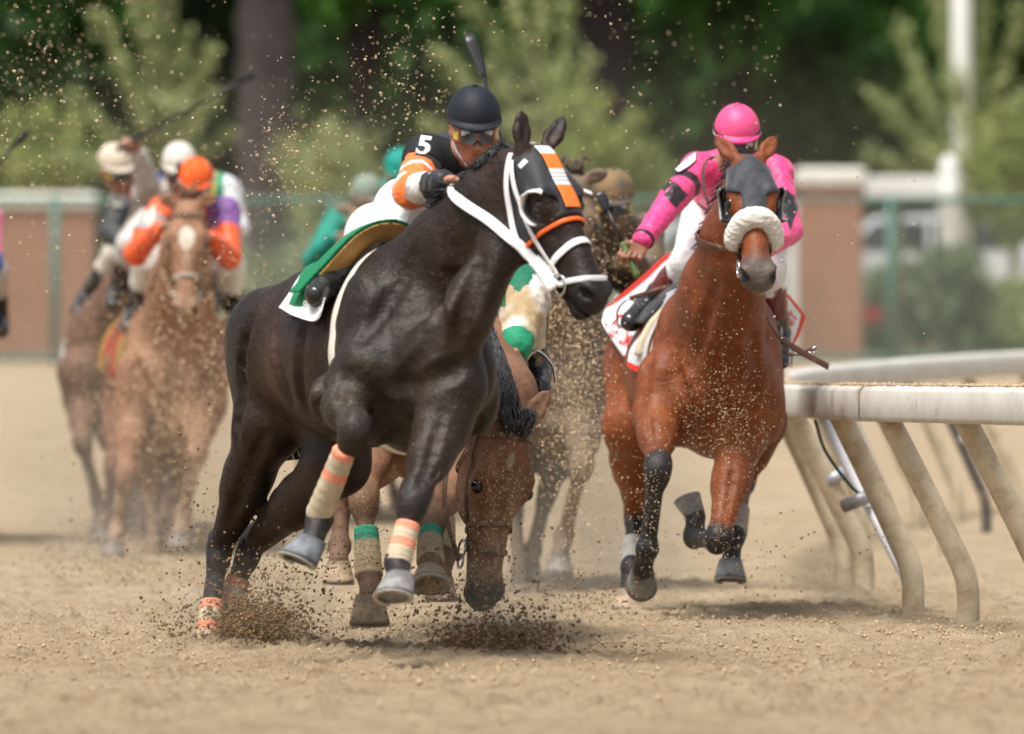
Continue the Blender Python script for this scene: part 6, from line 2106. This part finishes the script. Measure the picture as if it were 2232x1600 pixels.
# ------------------------------------------------------------------ horses seen head on behind: chestnut number 4 and the rest of the field
def frontal_horse(label, off, base, base2, leg, star=True, s=1.0, h=.011, wrapcol=None, cloth=(.30, .19, .04), cloth2=(.45, .05, .03), clothnum=None, mir=1, hd=(0, 0, 0), group='field of horses following behind'):
    """off: shift in metres from the chestnut's place; mir = -1 swaps the stride from one side to the other"""
    x0 = W(380, 800, 43.3)[0]
    def Q(px, py, d):
        p = W(px, py, d)
        p[0] = x0 + (p[0] - x0) * mir
        return p + np.asarray(off)
    hr = thing('horse', label, 'horse', Q(380, 1215, 43.0), group)
    B = Body()
    T = Frame(Q(380, 795, 43.3), unit(A(.04 * mir, -1, .0)), A(0, 0, 1))
    torso_prims(B, T, .98, .03, 1.05)
    hd = np.asarray(hd, float)
    H = Frame(Q(409, 440, 42.35) + hd, A(-.01 * mir, -.36, -.93), A(0, -.93, .36), 1.03)
    ears = [(Q(342, 432, 42.35) + hd, A(-.3 * mir, -1, 0)), (Q(477, 428, 42.35) + hd, A(.3 * mir, -1, 0))]
    ears = [(p, (1 if (p - H.O) @ H.l > 0 else -1), q) for p, q in ears]
    head_prims(B, H, .7, ears)
    neck_prims(B, [Q(385, 740, 43.15), Q(394, 640, 42.9) + hd * .35, Q(402, 540, 42.65) + hd * .75, H(.03, -.14, 0)], [.25, .19, .15, .085], A(1, 0, 0), [1.1, 1.2, 1.25])
    Y = A(0, 1, 0)
    foreleg(B, Q(300, 810, 43.0), Q(288, 900, 43.0), Q(276, 1035, 42.8), Q(258, 1150, 42.9), Q(248, 1178, 42.82), s=1.03, back=Y, knee_r=.058)
    foreleg(B, Q(455, 820, 43.0), Q(438, 905, 43.0), Q(430, 985, 42.65), Q(400, 1120, 42.85), Q(390, 1162, 42.8), s=1.03, back=Y, knee_r=.058)
    hindleg(B, Q(320, 800, 44.3), Q(330, 920, 44.0), Q(330, 1075, 44.3), Q(335, 1185, 43.9), Q(335, 1215, 43.8), s=.95, back=Y, thigh=.9)
    hindleg(B, Q(440, 800, 44.3), Q(425, 920, 44.0), Q(395, 1040, 44.3), Q(365, 1150, 44.2), Q(360, 1180, 44.1), s=.95, back=Y, thigh=.9)
    if h < .0125:
        carve(B, [([(380 + o_, 770), (380 + o_ * .6, 860), (380 + o_ * .3, 925)], -.018, .05) for o_ in (-95, 0, 95)] if np.abs(np.asarray(off)).max() < .01 else [])
    base, base2, leg = np.asarray(base), np.asarray(base2), np.asarray(leg)
    def paint(V):
        w = weights(B, V)
        n = np.clip(.5 + .7 * hsh(V, 6, 61), 0, 1)[:, None]
        c = base * (1 - n) + base2 * n
        x, y, z = H.loc(V)
        if star:
            st = (y > -.05) & (x > 0) & (((x - .20) / .065) ** 2 + (z / (.042 * np.clip(1.3 - (x - .16) * 6, .2, 1))) ** 2 < 1)
            c[st] = (.74, .68, .58)
            st = (y > -.06) & (x > .2) & (x < .33) & (np.abs(z) < .006)
            c[st] = (.50, .42, .34)
        g = np.clip((w - .3) * 1.8, 0, 1)[:, None]
        c = c * (1 - g) + leg * g
        dn = np.clip(.3 + .6 * hsh(V, 12, 63), 0, 1)[:, None]
        c = c * (1 - .3 * dn) + A(.26, .19, .12) * .3 * dn
        for z_ in (-1, 1):
            c[np.linalg.norm(V - H(.562, -.07, .054 * z_), axis=1) < .026] = (.02, .014, .012)
        return c
    body = mesh_from(B, 'body', h, M['coat_dusty'], hr, paint)
    bvh = bvh_sub(B, ('head',), .012)
    head_eyes(H, hr)
    hoof('hoof', Q(248, 1180, 42.8), A(-.05, -.1, -1), A(0, -1, 0), hr, 1.1, (.19, .165, .14))
    hoof('hoof', Q(389, 1165, 42.78), A(-.05, -.2, -1), A(0, -1, .2), hr, 1.1, (.18, .155, .135))
    hoof('hoof', Q(335, 1217, 43.8), A(0, 0, -1), A(0, -1, 0), hr, 1.0, (.3, .25, .2))
    hoof('hoof', Q(360, 1183, 44.1), A(0, .2, -1), A(0, -1, 0), hr, 1.0, (.3, .25, .2))
    L = M['dusty_leather']
    loop_strap('browband', bvh, H(.06, -.09, 0), H.a - H.n * .15, H.n, .022, .006, L, hr, .006, 48, -95, 95)
    loop_strap('noseband', bvh, H(.39, -.10, 0), H.a, H.n, .024, .006, M['grey_strap'], hr, .006, 48)
    for z in (-1, 1):
        strap_3d('cheek_strap', bvh, [H(.06, -.09, .10 * z), H(.20, -.12, .09 * z), H(.32, -.13, .07 * z), H(.46, -.145, .06 * z)], .018, .005, L, hr, .010, 6)
        c = H(.462, -.15, .064 * z)
        pts = [c + (H.a * math.cos(t) + H.n * math.sin(t)) * .032 for t in np.linspace(0, 2 * math.pi, 16, endpoint=False)]
        V, Fc = ribbon_geo(pts, [unit(p - c) for p in pts], .009, .008, True)
        link_mesh('bit_ring', V, Fc, M['steel'], hr)
        pts = catmull([H(.462, -.16, .07 * z), H(.25, -.3, .15 * z), T(.30, .30, .14 * z * (1 if T.l @ H.l > 0 else -1)), T(.05, .44, .05 * z * (1 if T.l @ H.l > 0 else -1))], 6)
        v, q = ribbon_geo(pts, [A(0, -1, .2)] * len(pts), .02, .004); link_mesh('rein', v, q, L, hr)
    def sreg(x0_, x1_, ymin):
        def rg(V):
            x, y, z_ = T.loc(V)
            return np.maximum.reduce([x - x1_, x0_ - x, ymin - y])
        return rg
    Bt = B.sub(('torso',))
    mesh_from(Bt, 'saddle_cloth', h, M['cloth'], hr, cloth, .03, sreg(-.62, -.12, .0), None, 1)
    mesh_from(Bt, 'saddle_towel', h, M['cloth'], hr, cloth2, .045, sreg(-.70, -.30, -.06), None, 1)
    r2 = random.Random(4); locks = []
    for i, p in enumerate(catmull([Q(409, 432, 42.45) + hd, Q(405, 500, 42.75) + hd * .8, Q(398, 600, 43.0) + hd * .4], 20)):
        for k in range(3):
            b = p + A(r2.uniform(-.05, .05), .05, .03)
            locks.append(hair_lock([b, b + A(0, .02, .05), b + A(r2.uniform(-.05, .05), .02, r2.uniform(-.02, .05))], .018, .004, A(0, -1, .3), 4))
    V, Fc = join_geo(locks); link_mesh('mane', V, Fc, mat_plain('dusty_mane', tuple(base * .6), .6, .3, .4, 40, None), hr)
    return hr, T, H, Q
M['grey_strap'] = mat_plain('grey_webbing', (.33, .29, .25), .6, .3, .15, 40, None)

def frontal_rider(label, Q, T, jersey, breech, cap, band=None, h=.008, muddy=False, arm='tuck', turn=0.0, capmat=None, goggles=True, skin=(.36, .19, .13), lean=(0, 0), mir=1):
    def q(px, py, d): return Q(px + lean[0], py + lean[1], d)
    J = dict(head=q(427, 398, 43.0), f=A(.02 + turn, -.92, -.36), u=A(0, -.34, .94),
             shR=q(352, 462, 43.15), shL=q(492, 462, 43.15), chest=q(425, 500, 43.45), pelvis=q(415, 520, 43.95),
             elR=q(296, 553, 42.95), wrR=q(346, 500, 42.72), handR=(A(.8 * mir, -.5, .25), A(0, -.3, -1), A(-.2, -.9, .3)),
             elL=q(500, 560, 42.95), wrL=q(462, 520, 42.72), handL=(A(-.8 * mir, -.5, .25), A(0, -.3, -1), A(.2, .9, .3)),
             hipR=Q(380, 525, 43.9), knR=Q(322, 575, 43.35), anR=Q(290, 690, 43.55), toR=Q(280, 715, 43.3),
             hipL=Q(455, 525, 43.9), knL=Q(500, 580, 43.35), anL=Q(512, 690, 43.55), toL=Q(520, 712, 43.3), peak=(.10, .085, .07) if callable(cap) else cap)
    if arm == 'lean':
        J.update(shR=q(452, 448, 43.15), shL=q(570, 470, 43.2), chest=q(512, 488, 43.5), pelvis=q(530, 545, 43.95), elR=q(414, 556, 42.95), wrR=q(466, 588, 42.75),
                 elL=q(575, 560, 42.95), wrL=q(520, 565, 42.75), hipR=q(500, 560, 43.9), knR=q(428, 604, 43.35), anR=q(352, 716, 43.5), toR=q(336, 742, 43.3))
    if arm == 'raise':
        J.update(elR=q(355, 438, 43.0), wrR=q(338, 372, 42.9), handR=(A(-.5, -.3, .8), A(-.6, -.7, -.2), A(.6, .2, .7)), shL=q(528, 452, 43.3), chest=q(505, 470, 43.6), pelvis=q(525, 515, 44.0), elL=q(560, 540, 43.2), wrL=q(500, 540, 43.0))
    if band is not None: J['band'] = band
    pr = rider(label, J, (lambda V: jersey(V, J)) if callable(jersey) else jersey, breech, cap, goggle_paint((.04, .04, .045), (.05, .04, .035)) if goggles else None, None, None, h, muddy, skin, capmat=capmat)
    return pr, J

EARTH = A(.30, .22, .135)
ch, T4, H4, Q4 = frontal_horse('dusty chestnut horse with a white star galloping under the orange jockey', (0, 0, 0), (.25, .115, .065), (.31, .155, .095), (.28, .19, .14), h=.0095)
def j4(V, J):
    c = jitter_c((.80, .10, .015), V, .06)
    du = J['elL'] - J['shL']; t = ((V - J['shL']) @ du) / (du @ du)
    pu = (V[:, 0] > J['shL'][0] - .10) & (t < .42)
    c[pu] = (.19, .075, .30)
    d = V - J['shR'] - A(.10, 0, 0)
    c[(np.abs(d[:, 0]) < .05) & (np.abs(d[:, 2] + .06) < .06)] = (.19, .075, .30)
    return c
M['cap_felt'] = mat_col('cap_cover', .75, .25, .12, 60, ((220, .3, .002),), dust=.4)
p4, J4 = frontal_rider('jockey in orange and purple silks with orange cap on the chestnut', Q4, T4, j4, lambda V: jitter_c((.70, .68, .64), V, .1), (.80, .12, .022), (.30, .36, .44), .007, capmat=M['cap_felt'])
jb = [o for o in p4.children if o.name.startswith('jersey')][0]
b4 = bvh_of(jb)
du = J4['elR'] - J4['shR']
bd = loop_strap('arm_band', b4, J4['shR'] + du * .42, unit(du), A(0, -1, 0), .13, .005, mat_plain('grey_card', (.32, .35, .36), .5, .4, .15, 30, None), p4, .004, 40, 0, 360, .3)
text_on('number', '4', [bvh_any(bd), b4], [(310, 497), (334, 497), (340, 448), (322, 448)], M['cream_num'] if 'cream_num' in M else M['girth'], bd, .003, .03, 35)
whip('thin brown whip standing upright before the orange cap', W(378, 470, 42.7), W(384, 395, 42.65), W(391, 352, 42.62), .008, .006, .35, (.05, .03, .02), .022)

# others of the field
def dusty(c, k=.45):
    return tuple(np.asarray(c) * (1 - k) + EARTH * k)
def place(px, py, d):
    """shift that brings the chestnut's rider's cap (427, 380) to photo point (px, py) at distance d"""
    return W(px, py, d) - W(427, 380, 43.0)
# number 2, far left
o2 = place(252, 346, 46.5)
h2, T2, HH, Q2 = frontal_horse('dark brown horse half hidden in dust at the left of the chestnut', A(o2[0] + .10, o2[1], .02),  (.13, .068, .045), (.17, .09, .06), (.15, .11, .085), False, h=.014, cloth=(.70, .70, .68), cloth2=(.5, .5, .48), mir=-1, hd=(.46, .1, -.06))
def j2(V, J):
    c = jitter_c((.47, .44, .41), V, .2, 16)
    du = J['elR'] - J['shR']; t = ((V - J['shR']) @ du) / (du @ du)
    ar = np.linalg.norm(V - (J['shR'] + np.clip(t, 0, 1)[:, None] * du), axis=1) < .11
    fo = np.linalg.norm(V - (J['elR'] + J['wrR']) / 2, axis=1) < .19
    c[(ar & (t > .45)) | fo] = (.05, .055, .06)
    d = V - J['shR'] - A(.03, -.06, .0)
    c[(np.abs(d[:, 0]) / .05 + np.abs(d[:, 2]) / .07 < 1)] = (.62, .02, .04)
    c[V[:, 0] > (J['shR'][0] + J['shL'][0]) / 2 + .03] = (.02, .055, .24)
    return c
def Q2r(px, py, d):
    return W(px, py, d) + o2
pA, JA = frontal_rider('jockey number two in white, red and navy silks, beige muddy cap lowered', Q2r, T2, j2, lambda V: jitter_c((.62, .58, .50), V, .15), (.60, .52, .42), None, .009, True, arm='lean', turn=.5, lean=(0, 0), capmat=M['cap_felt'])
jb = [o for o in pA.children if o.name.startswith('jersey')][0]
bA = bvh_of(jb)
text_on('number', '2', bA, [(246, 452), (268, 452), (272, 418), (254, 418)], M['girth'], pA, .012, .03, 38)
# white cap, green and yellow back
o3 = place(385, 345, 45.2)
h3_, T3, HH3, Q3 = frontal_horse('reddish horse almost wholly hidden behind the chestnut', A(o3[0] + .02, o3[1], .02), (.16, .06, .035), (.2, .08, .05), (.14, .09, .07), False, h=.014, cloth=(.42, .05, .03), cloth2=(.5, .30, .05), hd=(.06, .1, -.15))
def j3(V, J):
    c = jitter_c((.55, .50, .07), V, .08)
    x = V[:, 0] - J['shL'][0]
    c[x > -.045] = (.02, .24, .12)
    c[x > .005] = (.68, .70, .72)
    c[x < -.19] = (.42, .40, .37)
    return c
pB, JB = frontal_rider('jockey in white cap with yellow and green back raising a long whip', lambda px, py, d: W(px, py, d) + o3, T3, j3, lambda V: jitter_c((.62, .60, .55), V, .12), (.66, .63, .57), None, .009, False, arm='raise', lean=(6, 0), capmat=M['cap_felt'])
g = JB['gripR']
tip = W(556, 160, 44.6)
whip('very long dark whip pointing up to the right above the white cap', g - unit(tip - g) * .08, g + (tip - g) * .86, tip, .012, .009, .2, (.03, .035, .035), .042)
# teal pair behind the black cap
o5 = place(800, 412, 48.0)
h5, T5, HH5, Q5 = frontal_horse('dusty tan horse far behind the black capped jockey', A(o5[0], o5[1], .05), (.28, .20, .14), (.32, .24, .17), (.25, .19, .13), False, h=.015)
def j5(V, J):
    c = jitter_c(dusty((.45, .40, .33), .5), V, .15)
    du = J['elR'] - J['wrR']
    m = (V[:, 0] < J['shR'][0] + .07)
    c[m] = (.015, .235, .175)
    return c
pC, JC = frontal_rider('far jockey with teal sleeves and a grey green cap, muddy', lambda px, py, d: W(px, py, d) + o5, T5, j5, lambda V: jitter_c(dusty((.5, .45, .38), .4), V, .1), (.22, .27, .22), (.42, .36, .26), .01, True, capmat=M['cap_felt'])
o6 = place(872, 355, 49.5)
h6, T6, HH6, Q6 = frontal_horse('brown horse at the very back hidden behind the dark horse', A(o6[0], o6[1], .08), (.2, .12, .08), (.24, .15, .1), (.2, .14, .1), False, h=.016, mir=-1)
pD, JD = frontal_rider('far jockey in a plain bright teal cap behind the number five rider', lambda px, py, d: W(px, py, d) + o6, T6, lambda V, J: jitter_c((.02, .23, .18), V, .1), lambda V: jitter_c(dusty((.5, .45, .38), .4), V, .1), (.012, .27, .22), None, .01, True, capmat=M['cap_felt'])
# mud caked rider between the two leaders
o7 = place(1338, 410, 37.5)
h7, T7, HH7, Q7 = frontal_horse('mud coloured horse veiled by dust between the dark horse and the bay', A(o7[0] - .17, o7[1] + .1, 0), (.12, .085, .06), (.16, .115, .08), (.15, .115, .08), False, h=.012, cloth=(.2, .15, .09), cloth2=(.25, .19, .12))
def j7(V, J):
    n = np.clip(.5 + hsh(V, 12, 71), 0, 1)[:, None]
    return A(.06, .05, .042) * (1 - n) + A(.19, .14, .085) * n
def k7(V):
    n = np.clip(.5 + hsh(V, 18, 72), 0, 1)[:, None]
    return A(.075, .07, .068) * (1 - n) + A(.24, .16, .075) * n
pE, JE = frontal_rider('jockey caked in brown mud from cap to boots between the two leaders', lambda px, py, d: W(px, py, d) + o7, T7, j7, lambda V: j7(V, None), lambda V: k7(V), None, .008, True, capmat=M['cap_felt'], skin=(.2, .14, .09))
# the rider at the very edge of the frame
o8 = place(-90, 400, 44.5); o8[2] = min(o8[2], .0)
h8, T8, HH8, Q8 = frontal_horse('dark horse cut off by the left edge of the picture', o8 + A(-.22, 0, 0), (.07, .045, .035), (.09, .06, .045), (.09, .075, .06), False, h=.016)
pF, JF = frontal_rider('jockey with pink sleeve cut off by the left edge of the picture', lambda px, py, d: W(px, py, d) + o8, T8, lambda V, J: np.where((V[:, 2] < J['elL'][2] + .06)[:, None], A(.03, .10, .38), jitter_c((.72, .16, .30), V, .06)), lambda V: jitter_c((.6, .58, .52), V, .1), (.72, .16, .30), None, .01, capmat=M['cap_felt'])
a8 = W(-28, 385, 43.6)
whip('dark whip poking in at the left edge of the picture', a8, W(28, 322, 43.6), W(62, 286, 43.6), .011, .009, .25, (.03, .03, .04), .04)
# ------------------------------------------------------------------ flying sand
def cloud(name, label, blobs, mat, seed, rmin=.0025, rmax=.007, stretch=.6, pw=2.2):
    """blobs: (px, py, d, spread px x, spread px y, spread d, count, density shape)"""
    r = np.random.default_rng(seed)
    P, Rd = [], []
    for px, py, d, sx, sy, sdp, n, uni in blobs:
        n = int(n * 1.35)
        if uni:
            q = r.uniform(-1, 1, (n, 3))
        else:
            q = r.normal(size=(n, 3)) * .6
        x = px + q[:, 0] * sx; y = py + q[:, 1] * sy; dd = d + q[:, 2] * sdp
        p = np.stack([(x - CX) / F * dd, dd, CAMH - (y - CY) / F * dd], 1)
        k = p[:, 2] > gz(dd) + .005
        P.append(p[k]); Rd.append((rmin + (rmax - rmin) * r.random(len(q)) ** pw)[k])
    lumps(name, np.concatenate(P), np.concatenate(Rd), mat, label, 'flying sand', seed + 1, stretch)
cloud('flying_sand', 'spray of pale sand grains flying above the riders at the left', [
    (120, 150, 37, 260, 260, 5, 900, 0), (60, 250, 36, 200, 260, 4, 500, 0), (330, 330, 36, 300, 250, 4, 420, 0), (640, 330, 33, 75, 130, 2, 260, 0), (640, 370, 32, 110, 90, 2, 160, 0),
    (880, 200, 33, 140, 170, 3, 420, 0), (1100, 150, 34, 330, 150, 4, 130, 1), (1480, 200, 36, 220, 200, 4, 190, 1), (1850, 480, 34, 190, 260, 3, 40, 1), (560, 560, 36, 130, 140, 3, 220, 0)], M['speck'], 101, .0014, .0058)
cloud('flying_sand', 'thick spray of sand grains in front of the chestnut and its neighbours', [
    (390, 800, 40, 130, 180, 1.5, 1300, 0), (390, 920, 40.5, 90, 90, 1.2, 1100, 0), (215, 880, 42, 80, 200, 1.5, 1000, 0), (340, 1120, 40, 170, 130, 1.5, 700, 0), (400, 600, 40, 150, 170, 1.5, 700, 0), (430, 1080, 40, 60, 110, 1.5, 600, 0), (490, 820, 38, 60, 180, 1.5, 500, 0)], M['speck'], 102, .0014, .0054)
cloud('flying_sand', 'thick spray of sand grains over the mud coloured horse between the leaders', [
    (1265, 800, 35, 75, 200, 1.2, 2300, 0), (1260, 950, 35, 80, 130, 1.0, 1100, 0), (1340, 520, 36, 70, 130, 1.0, 240, 0), (1280, 1110, 34.5, 90, 120, 1.5, 700, 0), (1230, 660, 35, 60, 80, 1, 500, 0)], M['speck'], 103, .0013, .0050)
cloud('flying_sand', 'sand grains flung in front of the breast and legs of the bay horse', [
    (1560, 900, 33.0, 110, 130, .4, 1100, 0), (1550, 780, 33.1, 120, 170, .4, 330, 0), (1420, 1120, 33.1, 40, 120, .3, 330, 0), (1560, 1130, 33.1, 60, 90, .3, 330, 0), (1640, 960, 33.2, 50, 110, .3, 150, 0)], M['speck'], 104, .0010, .0032)
cloud('flying_sand', 'sand grains over the stumbling horse and its legs', [
    (1100, 1080, 29.4, 60, 150, .3, 420, 0), (800, 1180, 29.9, 40, 140, .3, 420, 0), (1060, 1220, 29.2, 70, 110, .4, 200, 0)], M['speck'], 105, .0016, .0034)
cloud('dirt_clods', 'dark sand clods bursting up under the stumbling horse\'s muzzle', [
    (1075, 1404, 29.1, 85, 28, .22, 5200, 0), (1095, 1362, 29.2, 120, 50, .3, 500, 0), (1000, 1330, 29.3, 150, 90, .4, 420, 0), (1190, 1400, 29.2, 90, 60, .3, 300, 0), (1030, 1290, 29.4, 160, 110, .4, 180, 0)], M['clod_dark'], 106, .0018, .0095, .4, 3.2)
cloud('dirt_clods', 'dark sand clods thrown up around the planted hind hooves of the dark horse', [
    (560, 1368, 29.75, 80, 42, .22, 4800, 0), (540, 1320, 29.9, 110, 80, .3, 1100, 0), (640, 1390, 29.8, 90, 40, .3, 500, 0), (390, 1370, 29.8, 70, 60, .3, 300, 0), (600, 1240, 30.0, 150, 110, .4, 420, 0), (440, 1130, 30.2, 90, 180, .4, 160, 0)], M['clod_dark'], 107, .0018, .0085, .4, 3.2)
cloud('dirt_clods', 'scattered dark sand clods hopping over the track behind the leaders', [
    (240, 1240, 38.5, 170, 60, 1.5, 420, 0), (330, 1180, 38, 200, 130, 1.5, 380, 0), (1290, 1310, 33.6, 130, 60, 1, 420, 0), (1500, 1240, 33.4, 260, 110, .8, 160, 1), (900, 1300, 30.5, 200, 120, 1, 420, 0), (1800, 1230, 33, 180, 140, .8, 60, 1), (700, 1200, 31, 120, 160, 1, 160, 0)], M['clod_dark'], 108, .0022, .007, .4, 2.4)

# ------------------------------------------------------------------ dust hanging over the track
def dust_mat(name, dens, col=(.86, .74, .58), scale=1.2, low=.35):
    m = bpy.data.materials.new(name); m.use_nodes = True
    nt = m.node_tree
    for n in list(nt.nodes):
        if n.type != 'OUTPUT_MATERIAL': nt.nodes.remove(n)
    v = nt.nodes.new('ShaderNodeVolumePrincipled')
    v.inputs['Color'].default_value = (*col, 1)
    v.inputs['Anisotropy'].default_value = .2
    tc = nt.nodes.new('ShaderNodeTexCoord')
    # thins out towards the edges of its box (Generated runs 0..1)
    mp = nt.nodes.new('ShaderNodeVectorMath'); mp.operation = 'SUBTRACT'; mp.inputs[1].default_value = (.5, .5, .12)
    nt.links.new(tc.outputs['Generated'], mp.inputs[0])
    sc = nt.nodes.new('ShaderNodeVectorMath'); sc.operation = 'MULTIPLY'; sc.inputs[1].default_value = (2.0, 2.0, 1.14)
    nt.links.new(mp.outputs[0], sc.inputs[0])
    ln = nt.nodes.new('ShaderNodeVectorMath'); ln.operation = 'LENGTH'; nt.links.new(sc.outputs[0], ln.inputs[0])
    f = ramp(nt, ln.outputs['Value'], .15, 1.0, (1, 1, 1, 1), (0, 0, 0, 1))
    no = ramp_noise(nt, scale, 3, .6)
    g = ramp(nt, no.outputs['Fac'], low, .68)
    a = nt.nodes.new('ShaderNodeMath'); a.operation = 'MULTIPLY'; nt.links.new(f, a.inputs[0]); nt.links.new(g, a.inputs[1])
    b = nt.nodes.new('ShaderNodeMath'); b.operation = 'MULTIPLY'; nt.links.new(a.outputs[0], b.inputs[0]); b.inputs[1].default_value = dens
    nt.links.new(b.outputs[0], v.inputs['Density'])
    nt.links.new(v.outputs[0], nt.nodes['Material Output'].inputs['Volume'])
    return m
def dust_box(label, x0, x1, y0, y1, z0, z1, dens, scale=1.2, low=.35):
    V = [A(x, y, z) for x in (x0, x1) for y in (y0, y1) for z in (z0, z1)]
    c = sum(V) / 8
    Fc = [(0, 1, 3, 2), (4, 6, 7, 5), (0, 4, 5, 1), (2, 3, 7, 6), (0, 2, 6, 4), (1, 5, 7, 3)]
    o = link_mesh('dust_cloud', V, Fc, dust_mat('dust', dens, scale=scale, low=low), None, None, False)
    tag(o, label, 'dust', kind='stuff')
dust_box('pale dust rolling around the legs of the chestnut and its neighbours', -3.0, -.9, 38.6, 48.5, -.15, 1.6, .24, 1.6)
dust_box('pale dust hanging between the two leading horses', -.25, 1.05, 34.9, 41, -.15, 1.6, .5, 2.0)
dust_box('thin pale dust drifting across the far turn before the fence', -9, 9, 52, 88, .0, 4.2, .022, .35, .2)
c_ = W(560, 1380, 29.9)
dust_box('small puff of dust round the planted hind hooves of the dark horse', c_[0] - .42, c_[0] + .42, 29.3, 30.7, -.05, .42, 1.5, 5, .3)
c_ = W(1075, 1395, 29.3)
dust_box('small puff of dust under the muzzle of the stumbling horse', c_[0] - .42, c_[0] + .42, 28.8, 30.4, -.05, .40, 1.5, 5, .3)
